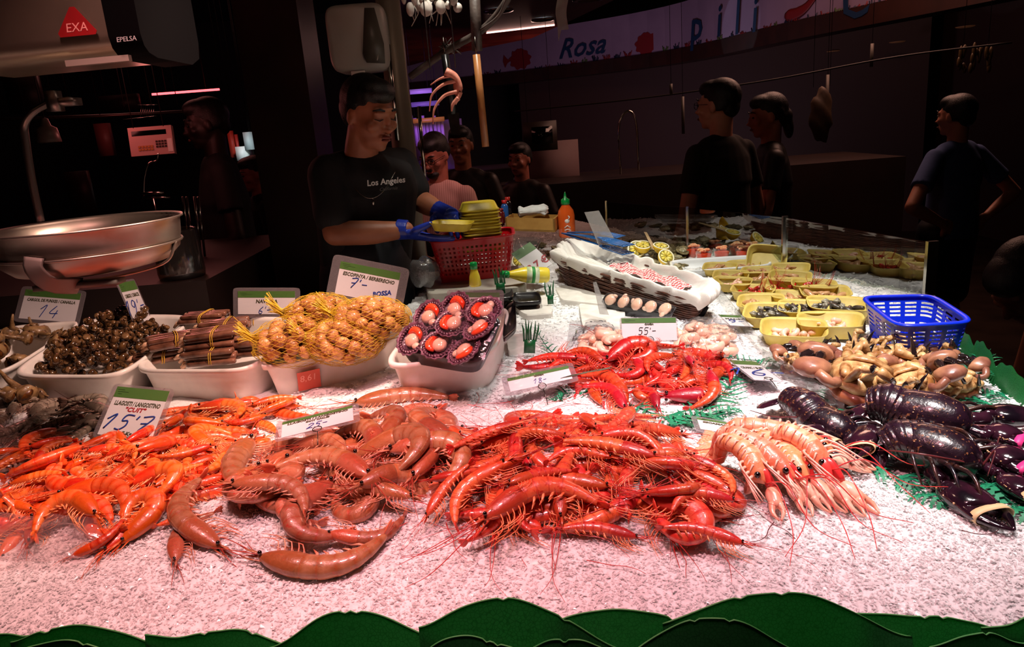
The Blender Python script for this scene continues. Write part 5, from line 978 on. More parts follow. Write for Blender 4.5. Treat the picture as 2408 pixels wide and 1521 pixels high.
# --- the contents: small pieces of seafood
PNKP = mat('peeled_shrimp', '#e8b098', '#f4cdb8', 40, .25, coat=.7, sss=.3); DRK = mat('barnacle_dark', '#1c1712', '#4a4034', 50, .35, coat=.5); TAN = mat('crab_piece', '#a8764c', '#d0a478', 50, .35, coat=.4); DRED = mat('cooked_red', '#8c0f10', '#c4241c', 60, .2, coat=.8)
def piece_peeled(): m = MB(); a = np.linspace(0, 3.4, 16); m.sweep(np.column_stack([np.cos(a)*.013, np.sin(a)*.013, np.zeros(16)]), np.interp(a, [0, .4, 2, 3.4], [.003, .008, .0065, .002]), n=9); return m.build('peeled_shrimp', PNKP)
def piece_barnacle():
    m = MB(); m.sweep(cr([(-.028, 0, 0), (-.01, .003, .004), (.008, 0, .003)], 8), [.005, .006, .0065, .007, .0075, .008, .0085, .007], n=9); o = m.build('goose_barnacle', DRK)
    for k in range(4): q = MB(); a = k*1.57; q.sweep([(.006, math.cos(a)*.003, .003+math.sin(a)*.003), (.016, math.cos(a)*.0045, .003+math.sin(a)*.0045), (.026, 0, .003)], [.004, .005, .0006], n=6); q.build('barnacle_plate', mat('barnacle_plate', '#6a6458', '#98907c', 60, .3), o)
    return o
def piece_claw():
    m = MB(); m.sweep(cr([(-.03, 0, 0), (-.01, .004, 0), (.008, 0, 0)], 9), [.004, .007, .009, .0105, .011, .011, .010, .009, .007], [.004, .006, .007, .008, .008, .008, .007, .006, .005], n=9)
    for s in (-1, 1): m.sweep(cr([(.004, s*.005, 0), (.018, s*.008, 0), (.030, s*.002, 0)], 7), np.linspace(.005, .0008, 7), n=7)
    return m.build('crab_claw_piece', TAN)
def piece_red(): m = MB(); a = np.linspace(0, 2.6, 14); m.sweep(np.column_stack([np.cos(a)*.014, np.sin(a)*.014, np.zeros(14)]), np.interp(a, [0, .5, 2, 2.6], [.002, .0075, .006, .002]), n=8); [m.sweep([(.014, 0, 0), (.02+.004*k, -.02, .01+.006*k), (.03+.005*k, -.03, .02+.012*k)], [.001, .0006, .0003], n=4) for k in range(4)]; return m.build('cooked_red_shrimp', DRED)
PCS = dict(peeled=(piece_peeled(), 'shrimp', 'peeled pale shrimp', 'peeled shrimps'), barn=(piece_barnacle(), 'barnacle', 'dark goose barnacle', 'goose barnacles'), claw=(piece_claw(), 'crab claw', 'tan crab claw piece', 'crab claw pieces'), red=(piece_red(), 'shrimp', 'small dark red shrimp', 'small red shrimps'))
PUSED = {k: False for k in PCS}
def piece(kind, M, where):
    o, cat, what, grp = PCS[kind]
    if PUSED[kind]: o = dup(o, M)
    else: PUSED[kind] = True; o.matrix_world = M
    tag(o, what+' '+where, cat, grp+' '+where); return o
YT = [(1110, 808, 'peeled', 'frontmost left', 1.1), (1320, 765, 'peeled', 'frontmost right', 1.1), (990, 705, 'barn', 'second-row left', 1.0), (1165, 675, 'barn', 'second-row middle', .9), (1360, 672, 'barn', 'second-row right', 1.1), (930, 640, 'claw', 'third-row left', .9), (1120, 610, 'claw', 'third-row middle', .9), (1290, 590, 'claw', 'third-row right', .95), (885, 572, 'red', 'fourth-row left', .9), (1065, 545, 'red', 'fourth-row middle', .9), (1225, 545, 'red', 'fourth-row right', .9),
      (765, 525, 'peeled', 'fifth-row left', .85), (910, 500, 'claw', 'fifth-row middle', .85), (1090, 500, 'claw', 'fifth-row right', .9), (760, 485, 'claw', 'sixth-row left', .8), (920, 460, 'claw', 'sixth-row middle', .8), (1095, 450, 'claw', 'sixth-row right', .85), (700, 440, 'claw', 'farthest left', .8), (830, 425, 'claw', 'farthest middle', .8)]
gY = random.Random(12)
for k, (a, b, kind, pos, s) in enumerate(YT):
    p = G(a/2.389+1400, b/2.389+450, .018); yaw = -.35+gY.uniform(-.12, .12); tl = gY.uniform(-.05, .08); M = TR((p[0], p[1], float(base_ice(p[0], p[1]))+.004), tl+.06, gY.uniform(-.06, .06), yaw, s*.98)
    if k == 0: o = ym; o.matrix_world = M
    else: o = dup(ym, M)
    tag(o, f'yellow foam tray, {pos} on the ice by the glass', 'foam tray', 'yellow foam trays set out on the ice')
    n = {'peeled': 10, 'barn': 13, 'claw': 8, 'red': 7}[kind]
    for q in range(n):
        r = math.sqrt(gY.random())*.036; t = gY.uniform(0, 6.28); z = .009+.013*(q/n)+.004
        piece(kind, M @ TR((r*math.cos(t)*1.15, r*math.sin(t), z), gY.uniform(-.5, .5), gY.uniform(-.5, .5), gY.uniform(0, 6.28), gY.uniform(.85, 1.15)), f'in the {pos} yellow tray')
o = dup(ym, TR(tuple(PZ(1802, 618, 1.02)), .9, .1, -.4, .9)); tag(o, 'yellow foam tray tipped up on edge behind the other trays', 'foam tray', 'yellow foam trays set out on the ice')
# stack of upturned trays in the red basket, each one a tray
sc_ = (rq[0]+rq[1]+rq[2]+rq[3])/4; ys = foam_tray_mesh(.140, .125, .026, YFD, 'yellow_foam_tray'); stp = [PY(1132, 545, rq[0][1]+.10)[0], rq[0][1]+.10, zr]
for k in range(15):
    M = TR((stp[0]+gY.uniform(-.003, .003), stp[1]+gY.uniform(-.003, .003), zr-.055+k*.0105+.026), PI, 0, .12+gY.uniform(-.03, .03))
    o = ys if k == 0 else dup(ys); o.matrix_world = M; tag(o, 'upturned gold-yellow foam tray in the red basket stack, '+(['topmost', 'second', 'third', 'fourth', 'fifth', 'sixth', 'seventh', 'eighth', 'ninth', 'tenth', 'eleventh', 'twelfth', 'thirteenth', 'fourteenth'][14-k]+(' from the top' if k < 14 else '') if k else 'lowest'), 'foam tray', 'stack of upturned yellow trays')
MB_ = MB()
# ------------------------------------------------------------------ glass screen
GLS = glassy('screen_glass', '#e0e8e2', .20, .0); STL = mat('polished_steel', '#b8b4aa', '#ccc8c0', 8, .15, 1)
gb = [PZ(1428, 575, .99), PZ(1616, 606, .985), PZ(1842, 645, .98), PZ(2180, 702, .975)]; gtp = [(1426, 474), (1614, 488), (1842, 511), (2178, 571)]
gt_ = [np.array([b[0], b[1], PY(x, y, b[1])[2]]) for b, (x, y) in zip(gb, gtp)]
for k, nm in enumerate(('far', 'middle', 'near')):
    a, b, at_, bt_ = gb[k], gb[k+1], gt_[k], gt_[k+1]; n_ = np.cross(b-a, [0, 0, 1]); n_ /= np.linalg.norm(n_)
    o = MB().plate([a-[0, 0, .03], b-[0, 0, .03], bt_, at_], .006, 0, n_).build('glass_panel', GLS, smooth=False); tag(o, f'{nm} pane of the clear glass screen edging the counter', 'glass screen')
for k, (w, nm) in enumerate(((.008, 'thin far-end post of the glass screen'), (.010, 'thin post between the far and middle panes'), (.018, 'steel post between the middle and near panes'), (.030, 'broad steel post at the near end of the glass screen'))):
    a, b = gb[k], gt_[k]; o = MB().box(((a[0]+b[0])/2, a[1]-.006, (a[2]+b[2])/2-.02), (w, .014, b[2]-a[2]+.05)).build('screen_post', STL, smooth=False); tag(o, nm, 'post', 'posts of the glass screen')
# ------------------------------------------------------------------ shrimp cups, oysters and lemons
CUPG = glassy('cup_plastic', '#f4f4f4', .08, .03); SAU = mat('cocktail_sauce', '#d83a18', '#e85426', 20, .2, coat=.6, sss=.2); LEM = mat('lemon_flesh', '#f4cc38', '#fae47c', 60, .25, coat=.5, sss=.3); LER = mat('lemon_rind', '#e4b818', '#f0c828', 40, .4, bmp=.2, bscale=200)
wt = [PZ(1585, 640, 1.02), PZ(1820, 622, 1.02), PZ(1800, 598, 1.03), PZ(1570, 612, 1.03)]; open_tray('white_platter', wt, .03, mat('white_china', '#e8ecf0', '#f0f2f6', 10, .15, coat=.5), 'white rectangular platter under the shrimp cocktail cups', 'platter', inset=.92, wall=.003)
for k, (px, py, nm) in enumerate([(1632, 610, 'far left'), (1655, 622, 'front left'), (1697, 616, 'middle'), (1733, 606, 'fourth from left'), (1748, 616, 'fifth from left, in front'), (1768, 606, 'rightmost')]):
    p = PZ(px, py, 1.0); root = thing('shrimp_cocktail_cup', f'clear cup of shrimp in orange sauce, {nm} on the white platter', 'cup', 'shrimp cocktail cups', loc=tuple(p)); MB().lathe([(.022, 0), (.031, .055), (.033, .056), (.0305, .054), (.0215, .002)], 24).build('clear_cup', CUPG, root); MB().lathe([(.0212, .003), (.0285, .040), (.02, .043), (0, .044)], 20).build('cocktail_sauce', SAU, root)
    m = MB()
    for q in range(4): a = np.linspace(0, 3.6, 14); t = q*1.57+k; m.sweep(np.column_stack([np.cos(a)*.010+math.cos(t)*.011, np.sin(a)*.010+math.sin(t)*.011, np.full(14, .050+.004*(q % 2))]), np.interp(a, [0, .5, 2, 3.6], [.003, .0065, .0055, .002]), n=8)
    m.build('shrimp_topping', mat('orange_shrimp_flesh', '#f08c58', '#f8b890', 60, .25, coat=.6, sss=.2), root)
OYS = mat('oyster_shell', '#4a4028', '#8c7e58', 60, .6, bmp=.9, bscale=90, bdist=.004); OYF = mat('oyster_flesh', '#8a8468', '#c4bc98', 60, .2, coat=.8)
def make_oyster():
    m = MB(); n = 22; th = np.arange(n)/n*2*PI; gg = np.random.default_rng(4); w = 1+gg.normal(0, .07, n); m.loops([np.column_stack([np.cos(th)*r*w, np.sin(th)*r*.72*w, np.full(n, z)+gg.normal(0, .0015, n)]) for r, z in ((.01, -.008), (.028, -.004), (.040, .006), (.037, .007), (.02, .001))], 0, True, True); o = m.build('oyster', OYS); MB().ell((.002, 0, .004), (.022, .015, .006), n=12, k=6, fn=lambda D: 1+.12*np.sin(D[:, 0]*9)).build('oyster_flesh', OYF, o); return o
oy = make_oyster(); ou = 0
gO = random.Random(9)
for zone, poly, n in (('beside the lemons on the oyster pile', [(1470, 600), (1590, 622), (1625, 598), (1600, 575), (1470, 575)], 26), ('at the far end of the ice, behind the red basket tag', [(1240, 625), (1330, 640), (1310, 580), (1250, 575)], 12)):
    fl = False
    for x, y in spread(poly, n, gO, z=1.02):
        M = settle([(0, 0, .008), (.02, 0, .008), (-.02, 0, .008)], x, y, gO.uniform(0, 6), gO.uniform(.8, 1.1), soft=.6) @ Matrix.Rotation(gO.uniform(-.6, .6), 4, 'X'); o = oy if ou == 0 else dup(oy, M); ou = 1; o.matrix_world = M; tag(o, 'rough green-brown oyster shell '+zone, 'oyster', 'oysters '+zone)
def lemon(px, py, z, rx, rz, s, label, y=None):
    p = PZ(px, py, z); root = thing('lemon_half', label, 'lemon', 'cut lemons on the oysters', M=TR(tuple(p), rx, 0, rz, s)); m = MB(); m.lathe([(0, -.034), (.004, -.031), (.014, -.026), (.022, -.018), (.0275, -.006), (.028, 0)], 22); m.build('rind', LER, root)
    m = MB()
    m.lathe([(0, .0008), (.0235, .0008)], 28); 
    for k in range(9): a = k/9*2*PI; m.sweep([(math.cos(a)*.003, math.sin(a)*.003, .001), (math.cos(a)*.012, math.sin(a)*.012, .0014), (math.cos(a)*.021, math.sin(a)*.021, .001)], [.001, .0045, .006], [.0006, .0012, .0008], n=7)
    m.build('flesh', LEM, root); m = MB(); m.lathe([(.0233, .0002), (.0237, .0012), (.028, .0008), (.028, -.0004)], 28); m.build('pith', mat('lemon_pith', '#f4eec8', '#f8f4dc', 20, .5), root)
lemon(1497, 585, 1.055, 1.0, -.1, 1.25, 'lemon half facing us, left on the oysters'); lemon(1567, 603, 1.045, .9, .3, 1.1, 'lemon half in front at the right of the oysters'); lemon(1512, 575, 1.07, .35, .1, 1.2, 'lemon half lying flat behind the left one'); lemon(1555, 577, 1.07, .3, .5, 1.1, 'lemon half tipped back behind the right one'); lemon(1222, 610, 1.03, 1.0, -.4, 1.2, 'lemon half beside the red basket, behind the yellow bottle')
o = MB().plate([PZ(1535, 587, 1.06), PZ(1542, 584, 1.06), PY(1521, 546, 2.9), PY(1514, 545, 2.9)], .002, 0, (0, -1, 0)).build('wooden_pick', mat('pale_wood', '#a89068', '#c0a880', 10, .6), smooth=False); tag(o, 'pale flat wooden pick stuck in the oysters', 'pick')
# ------------------------------------------------------------------ wicker basket with cloth and tongs
wq = [PZ(1296, 600, 1.10), PZ(1648, 705, 1.055), PZ(1690, 668, 1.065), PZ(1350, 562, 1.11)]
wq = [np.array(q) for q in wq]; wc = sum(wq)/4; WKM = mat('wicker_brown', '#3c2018', '#6c4030', 40, .5, bmp=.4); CLO = mat('white_cloth', '#d8d4cc', '#e8e4de', 12, .85, bmp=.3, bscale=500)
root = thing('wicker_basket', 'long dark wicker basket with a white cloth over its rim', 'basket', loc=(wc[0], wc[1], .975)); m = MB(); r = arc_rect(120, 8); 
for j in range(14):
    z = -.012-j*.0068; k = 1-.012*j; pts = quad_pt(wq, r*k)+[0, 0, z]; ph = np.arange(120)*PI/4+(j % 2)*PI; nrm = pts-pts.mean(0); nrm[:, 2] = 0; nrm /= np.linalg.norm(nrm, axis=1)[:, None]; m.sweep(pts+nrm*(np.sin(ph)*.0022)[:, None], .0036, n=6, close=True, cap=False)
WB(m, 'woven_wall', WKM, root); m = MB()
for i in range(0, 120, 4): a = quad_pt(wq, r[i:i+1])[0]; b = quad_pt(wq, r[i:i+1]*.84)[0]-[0, 0, .105]; m.sweep([a, b], .003, n=6)
WB(m, 'stakes', WKM, root); MB_f = MB(); MB_f.loops([quad_pt(wq, r*.84)-[0, 0, .104], quad_pt(wq, r*.84)-[0, 0, .10]], 0, True, True); WB(MB_f, 'basket_floor', WKM, root)
m = MB(); N = 220; r2 = arc_rect(N, 7); gC = np.random.default_rng(2); w1 = vn(np.arange(N)*.1, np.zeros(N), .5, 31)-.5; w2 = vn(np.arange(N)*.1, np.zeros(N)+5, .22, 32)-.5; lo = []
for k_, z_, am in ((1.02, -.028, 1), (1.04, -.018, .9), (1.05, -.004, .8), (1.035, .007, .7), (1.0, .012, .7), (.95, .008, .7), (.90, -.004, .8), (.85, -.020, .9), (.78, -.028, 1), (.5, -.030, 1.2), (.1, -.030, .2)):
    pts = quad_pt(wq, r2*k_); nr = pts-wc; nr[:, 2] = 0; nr /= np.linalg.norm(nr, axis=1)[:, None]; lo.append(pts+nr*((w1*.034+w2*.026)*am)[:, None]+np.column_stack([np.zeros(N), np.zeros(N), z_+(w1*.030*(1 if z_ < 0 and k_ > 1 else .4)+w2*.018)*am]))
m.loops(lo, 0, False, True); WB(m, 'cloth', CLO, None or root); bpy.data.objects['cloth'].name = 'cloth_liner'
m = MB(); cA = quad_pt(wq, np.array([[-.1, .55], [.55, .45]]))
BTG = mat('blue_tongs', '#0f4f90', '#1860a4', 10, .35, coat=.3)
def tongs(A, B, up, label):
    A, B = np.asarray(A, float), np.asarray(B, float); d = B-A; L = np.linalg.norm(d); d /= L; s = np.cross([0, 0, 1], d); s /= np.linalg.norm(s); n_ = np.cross(d, s); root = thing('kitchen_tongs', label, 'tongs', 'blue slotted tongs', loc=tuple(A))
    for q, dz in ((-1, 0), (1, .028)):
        e = A+d*L*.62+n_*dz; m = MB(); m.sweep(cr([A, A+d*L*.3+n_*dz*.5, e], 8), [.006, .008, .009, .009, .009, .009, .008, .007], .0022, up=tuple(n_), n=8); h0 = e
        for k in range(-2, 3): m.sweep([h0+s*k*.006, h0+s*k*.011+d*L*.10, h0+s*k*.0115+d*L*.34], [.0035, .0032, .0032], .0016, up=tuple(n_), n=6)
        for t in (.09, .35): m.sweep([h0+d*L*t-s*.026, h0+d*L*t+s*.026], [.004, .004], .0018, up=tuple(n_), n=6)
        WB(m, 'tong_arm', BTG, root)
tongs(PY(1322, 548, 2.75), PY(1482, 598, 2.42), 0, 'blue slotted kitchen tongs resting on the cloth, pointing at us'); tongs(PY(1335, 546, 2.85), PY(1462, 575, 2.66), 0, 'blue kitchen tongs behind the clear tag on the wicker basket')
# napkin strip with red checks in the basket
RCK = newmat('red_check_cloth'); nt = RCK[1]; ck_ = nd(nt, 'TexChecker', {'Scale': 90, 'Color1': lin('#c04048'), 'Color2': lin('#e8dcd8')}); nt.links.new(coord(nt), ck_.inputs['Vector']); nt.links.new(ck_.outputs[0], RCK[2].inputs['Base Color'])
a, b = quad_pt(wq, np.array([[-.2, .1], [.75, .1]])); m = MB(); s = np.array([.05, .09, 0]); V = [a+(b-a)*(i/15)+s*(j/5-.5)+[0, 0, -.01+.006*math.sin(i*1.3+j)] for i in range(16) for j in range(6)]; m.grid(V, 16, 6); tag(m.build('checked_napkin', RCK[0]), 'red and white checked napkin inside the wicker basket', 'napkin')
# clear blank tag, green sign with 3,7, narrow edge-on sign
def clear_tag(px4, y, label, milky=False):
    P4 = [PY(a, b, y+dy) for (a, b), dy in px4]; root = MB().plate(P4, .0025, 0, (0, -1, 0)).build('clear_tag', glassy('clear_tag_'+str(int(y*1000)), '#eeeeee', .12, .1, .3, '#cfcbc8', wr=.4), smooth=False); tag(root, label, 'tag'); return root
clear_tag([((1408, 578), 0), ((1447, 566), 0), ((1408, 495), .04), ((1374, 499), .04)], 2.55, 'clear plastic tag without writing, above the wicker basket')
clear_tag([((1410, 738), 0), ((1432, 740), .02), ((1402, 662), .06), ((1394, 664), .04)], 2.0, 'thin clear tag seen edge-on before the wrapped scallop strips')
price_sign('green and white sign with red 3,7 lying beside the red basket', (1255, 650), (1300, 620), (1215, 588), 1.05, [], '', dy=.04, lean=.08, clip=False, card=.02, band=.30)
rt = bpy.data.objects['price_sign.%03d' % (len([o for o in bpy.data.objects if o.name.startswith('price_sign')])-1)]; t = text('handwritten_word', '3,7 €', TXR, rt, (0, .03, .0012), .04, .2, off=.001, rz=0)
# acrylic strips dividing the ice
ACR = glassy('acrylic_divider', '#f2f2f0', .12, .02, .10, '#e0dedc')
for px4, lab in ((((1678, 690), (1835, 885), (1845, 850), (1690, 655)), 'long clear divider strip left of the yellow trays'), (((1795, 862), (1985, 968), (1985, 950), (1800, 838)), 'clear divider strip running to the crabs')):
    a, b = G(*px4[0], .0), G(*px4[1], .0); n_ = np.cross(b-a, [0, 0, 1]); n_ /= np.linalg.norm(n_); o = MB().plate([a, b, b+[0, 0, .03], a+[0, 0, .045]], .003, 0, n_).build('divider_strip', ACR, smooth=False); tag(o, lab, 'divider')
# peeled shrimps in clear film
for nm, poly, n, lab in (('left', [(1375, 812), (1450, 818), (1450, 775), (1385, 772)], 22, 'left of the 55 sign'), ('right', [(1600, 812), (1715, 818), (1705, 765), (1605, 760)], 34, 'right of the 55 sign')):
    gp = random.Random(n)
    for x, y in spread(poly, n, gp): piece('peeled', settle([(0, 0, .006), (.008, 0, .006)], x, y, gp.uniform(0, 6), gp.uniform(1.2, 1.9), soft=.6), 'in film, '+lab)
    W4 = [PZ(a, b, 1.0) for a, b in poly]; q = [G(a, b, 0) for a, b in (((1330, 830), (1455, 835), (1455, 762), (1340, 758)) if nm == 'left' else ((1595, 835), (1800, 838), (1725, 750), (1600, 745)))]
    K = 30; V = []
    for i in range(K):
        for j in range(K):
            p = quad_pt(q, np.array([[i/(K-1)*2-1, j/(K-1)*2-1]]))[0]; ii, jj = hcell(p[0], p[1]); e = max(abs(i/(K-1)*2-1), abs(j/(K-1)*2-1)); V.append([p[0], p[1], H[max(0, ii-4):ii+5, max(0, jj-4):jj+5].max()*(1-e**6)+float(base_ice(p[0], p[1]))*e**6+.006+gp.uniform(-.0018, .0018)])
    tag(MB().grid(V, K, K).build('plastic_film', FILM), f'clear film spread over the peeled shrimps {lab}', 'film')
# crumpled bag at the lower left
q = [G(a, b, 0) for a, b in ((-150, 1350), (190, 1340), (270, 1262), (-150, 1262))]; K = 34; gB = np.random.default_rng(5); V = []
for i in range(K):
    for j in range(K):
        u, v = i/(K-1)*2-1, j/(K-1)*2-1; p = quad_pt(q, np.array([[u, v]]))[0]; V.append([p[0], p[1], float(base_ice(p[0], p[1]))+.004+.030*max(0, 1-u**4)*(.25+.75*max(0, v+.3)**1)*.8+.012*float(vn(u*3+9, v*3+9, 1., 9))+.005*float(vn(u*9+9, v*9+9, 1., 8))])
tag(MB().grid(V, K, K).build('plastic_bag', glassy('bag_film', '#f8f0f0', .08, .1, .16, '#e8d8d8', wr=.6)), 'crumpled clear plastic bag edge below the orange shrimps, lower left', 'bag')
# ------------------------------------------------------------------ boxes, bottles and leaves at the rear
STY = mat('white_foam_block', '#cfcac2', '#e0dbd4', 30, .7, bmp=.3, bscale=150)
def bxq(name, px4, z, h, m, label, cat, bev=.004):
    Q = [PZ(a, b, z) for a, b in px4]; c = sum(Q)/4; rr = rrect(28, 12); L = [quad_pt(Q, rr*.99)-[0, 0, h], quad_pt(Q, rr)-[0, 0, h-bev], quad_pt(Q, rr)-[0, 0, bev], quad_pt(Q, rr*.985)]; o = MB().loops(L, 0, True, True).build(name, m, smooth=False); tag(o, label, cat); return o
bxq('white_crate', ((1005, 690), (1235, 672), (1240, 622), (995, 640)), zr-.147, .10, mat('dull_white_plastic', '#aaa49a', '#bcb6aa', 10, .5), 'dull white crate under the red basket', 'crate')
bxq('foam_box', ((1235, 740), (1300, 735), (1290, 672), (1150, 676)), .995, .09, STY, 'white foam box behind the scallop sign', 'box')
bxq('foam_box', ((1055, 745), (1205, 740), (1190, 690), (1050, 695)), .99, .1, mat('grey_wood_board', '#7a7468', '#948c7e', 10, .6), 'greyish board block directly behind the scallop sign', 'box')
bxq('foam_block', ((1195, 825), (1235, 812), (1240, 782), (1190, 788)), 1.0, .06, STY, 'small white foam block right of the scallop tray', 'box')
bxq('foam_box', ((1320, 705), (1480, 722), (1490, 690), (1300, 668)), 1.0, .05, STY, 'white foam slab under the left end of the wicker basket', 'box')
bxq('foam_box', ((1370, 770), (1470, 765), (1470, 722), (1360, 712)), .995, .05, STY, 'white foam slab under the left wrapped scallop strip', 'box')
for k, (px4, z, lab) in enumerate(((((1060, 706), (1210, 700), (1205, 676), (1075, 680)), 1.025, 'empty black foam tray behind the scallop sign'), (((1205, 712), (1275, 708), (1268, 686), (1205, 688)), 1.02, 'empty black foam tray on the white foam box'), (((1180, 800), (1215, 770), (1212, 705), (1190, 720)), 1.09, 'black wrapped tray leaning behind the right edge of the scallops'))): open_tray('black_foam_tray', [PZ(a, b, z) for a, b in px4], .018, BLK, lab, 'foam tray', inset=.85, wall=.003)
GPL = mat('green_plastic', '#0a4a26', '#0e5c30', 20, .35, coat=.3)
def grass(px, py, y, h, w, label, n=6, lean=.0):
    w *= .62; h *= .85
    p = PY(px, py, y); m = MB(); gg = random.Random(int(px)); m.box((0, 0, h*.2), (w, .002, h*.4))
    for k in range(n): x = (k/(n-1)-.5)*w; m.sweep([(x, 0, h*.35), (x*1.2+gg.uniform(-.004, .004), .002, h*.7), (x*1.5, .004, h*gg.uniform(.85, 1.05))], [w/n*.55, w/n*.5, .0008], .0009, up=(0, 1, 0), n=6)
    o = m.build('plastic_grass', GPL); o.matrix_world = TR(tuple(p), 0, lean, 0); tag(o, label, 'decoration', 'green plastic grass dividers')
grass(1245, 830, 1.75, .10, .045, 'green plastic grass strip right of the scallop tray', lean=.1); grass(1178, 690, 2.28, .10, .045, 'green plastic leaf divider beside the lying yellow bottle', 5); grass(1295, 715, 2.25, .085, .03, 'green plastic strip at the corner of the foam slab', 4)
YB = mat('yellow_bottle', '#e4cc30', '#ecd848', 10, .3, coat=.4, sss=.1); CAPG = mat('green_cap', '#0c8a3c', '#109a48', 10, .3, coat=.4)
def bottle(label, prof, body, cap, capm, M, extra=None):
    root = thing('bottle', label, 'bottle', M=M); MB().lathe(prof, 24).build('bottle_body', body, root); MB().lathe(cap, 18).build('cap', capm, root)
    if extra: extra(root)
    return root
p = PY(1118, 672, 2.22); bottle('small upright yellow lemon bottle with green cap before the red basket', [(.018, 0), (.019, .006), (.016, .03), (.010, .052), (.009, .056)], YB, [(.0095, .052), (.0115, .054), (.0115, .072), (.009, .074)], CAPG, TR(tuple(p)))
def lab1(r): MB().lathe([(.0262, .035), (.0262, .075)], 24).build('label_band', mat('bottle_label', '#e8ecd8', '#a8c070', 30, .4), r); MB().lathe([(.0264, .048), (.0264, .058)], 24).build('label_stripe', mat('label_green', '#2a8a3c'), r)
p = PY(1292, 655, 2.42); bottle('yellow lemon juice bottle lying on its side, green cap to the left', [(0, 0), (.022, .002), (.025, .01), (.026, .07), (.022, .09), (.011, .125), (.010, .13)], YB, [(.010, .128), (.012, .129), (.012, .15), (.009, .152)], CAPG, TR(tuple(p+[0, 0, .012]), 0, -1.45, .12, 1.05), lab1)
def lab2(r):
    m = MB(); m.ell((0, -.033, .066), (.010, .003, .008)); m.sweep([(.004, -.0345, .070), (.010, -.034, .082), (.004, -.033, .086)], .0022, n=5); m.sweep([(-.012, -.034, .04), (0, -.0355, .048), (.012, -.034, .04)], .002, n=5); m.sweep([(-.012, -.034, .03), (0, -.0355, .034), (.013, -.034, .028)], .002, n=5); m.build('label_emblem', WHT, r)
p = PY(1334, 556, 2.95); bottle('orange chilli sauce squeeze bottle with green cap', [(.031, 0), (.034, .006), (.034, .085), (.03, .105), (.016, .125), (.015, .13)], mat('chilli_orange', '#d8541c', '#e46a28', 10, .15, coat=.8), [(.0165, .128), (.018, .13), (.0175, .148), (.006, .155), (.004, .17), (.001, .178)], CAPG, TR(tuple(p)), lab2)
for px, py, y, cm, bm, h, lab in ((1189, 520, 3.0, '#c02020', '#2a5aa0', .085, 'small bottle with red cap and blue label by the tray stack'), (1197, 515, 3.05, '#d03028', '#1a1418', .09, 'dark sauce bottle with square red cap by the tray stack'), (1180, 525, 2.98, '#8a2020', '#5a1414', .06, 'short dark red sauce bottle half behind the tray stack')):
    p = PY(px, py, y); bottle(lab, [(.014, 0), (.015, .005), (.015, h*.7), (.008, h*.85)], mat('b'+bm, bm, rough=.2, coat=.6), [(.009, h*.84), (.0105, h*.85), (.0105, h)], mat('c'+cm, cm, rough=.3), TR(tuple(p)))
wb = [PY(1190, 542, 2.95), PY(1305, 546, 2.88)]; d = wb[1]-wb[0]; m = MB(); nn = np.array([.05, .2, 0]); m.plate([wb[0], wb[1], wb[1]+[0, 0, .052], wb[0]+[0, 0, .052]], .008, 0, nn/np.linalg.norm(nn)); m.plate([wb[0]+nn*.6, wb[1]+nn*.6, wb[1]+nn*.6+[0, 0, .052], wb[0]+nn*.6+[0, 0, .052]], .008, 0, nn); m.plate([wb[0], wb[1], wb[1]+nn*.62, wb[0]+nn*.62], .008)
for q in (wb[0], wb[1]-d*.03): m.plate([q, q+d*.03, q+d*.03+nn*.62, q+nn*.62], .052)
tag(m.build('wooden_box', mat('box_wood', '#a87c3c', '#c49850', 12, .55, bmp=.2), smooth=False), 'open pale wooden box beside the tray stack', 'box')
c = (wb[0]+wb[1])/2+nn*.3+[0, 0, .055]; m = MB(); lo = []; gg = np.random.default_rng(6); th = np.arange(30)/30*2*PI
for x_, r_ in ((-.055, .018), (-.048, .030), (-.03, .020), (0, .026), (.03, .024), (.048, .032), (.062, .020)): w_ = 1+gg.normal(0, .12, 30); lo.append(np.column_stack([np.full(30, x_)+gg.normal(0, .002, 30), np.cos(th)*r_*1.3*w_, np.sin(th)*r_*.75*w_+.018]))
m.loops(lo, 0, True, True); o = m.build('paper_towel', mat('white_paper', '#d8dad6', '#e8e9e6', 30, .8, bmp=.4)); o.location = c; tag(o, 'crumpled white paper towels lying on the wooden box', 'paper towels')
# clear lid and white plate pieces behind the red basket
o = open_tray('clear_tub', [PZ(1205, 590, 1.06), PZ(1260, 585, 1.06), PZ(1275, 558, 1.07), PZ(1215, 558, 1.07)], .03, glassy('lid_clear', '#eeeeee', .1, .05, .15), 'clear plastic tub behind the red basket', 'tub')
m = MB(); m.ell((0, 0, 0), (.05, .045, .05), n=16, k=10, fn=lambda D: 1+.15*np.sin(D[:, 0]*7+D[:, 1]*5)); o = m.build('plastic_wrap', glassy('wrap_clear', '#dddddd', .1, .08, .12, wr=1)); o.location = PY(997, 640, 2.45); tag(o, 'crumpled clear plastic wrap left of the red basket', 'wrap')
# red sticker on the cockle tray front
Qc = TR_CO; a = np.array(Qc[0]); b = np.array(Qc[1]); d = (b-a); nrm = np.array([d[1], -d[0], 0]); nrm /= np.linalg.norm(nrm); du = d/np.linalg.norm(d); upv = np.array([0, 0, 1.])+nrm*.22; c = PY(727, 893, a[1]+d[1]*.45-.005); Mx = frame(c, du, upv); o = MB().box((0, 0, 0), (.055, .050, .0008)).build('red_sticker', STK, smooth=False); o.matrix_world = Mx; tr_ = bpy.data.objects['serving_tray.003']; bpy.context.view_layer.update(); o.parent = tr_; o.matrix_parent_inverse = tr_.matrix_world.inverted(); text('sticker_text', '8,61', mat('sticker_pale', '#e8a090'), o, (-.002, .006, .0008), .024, .1)
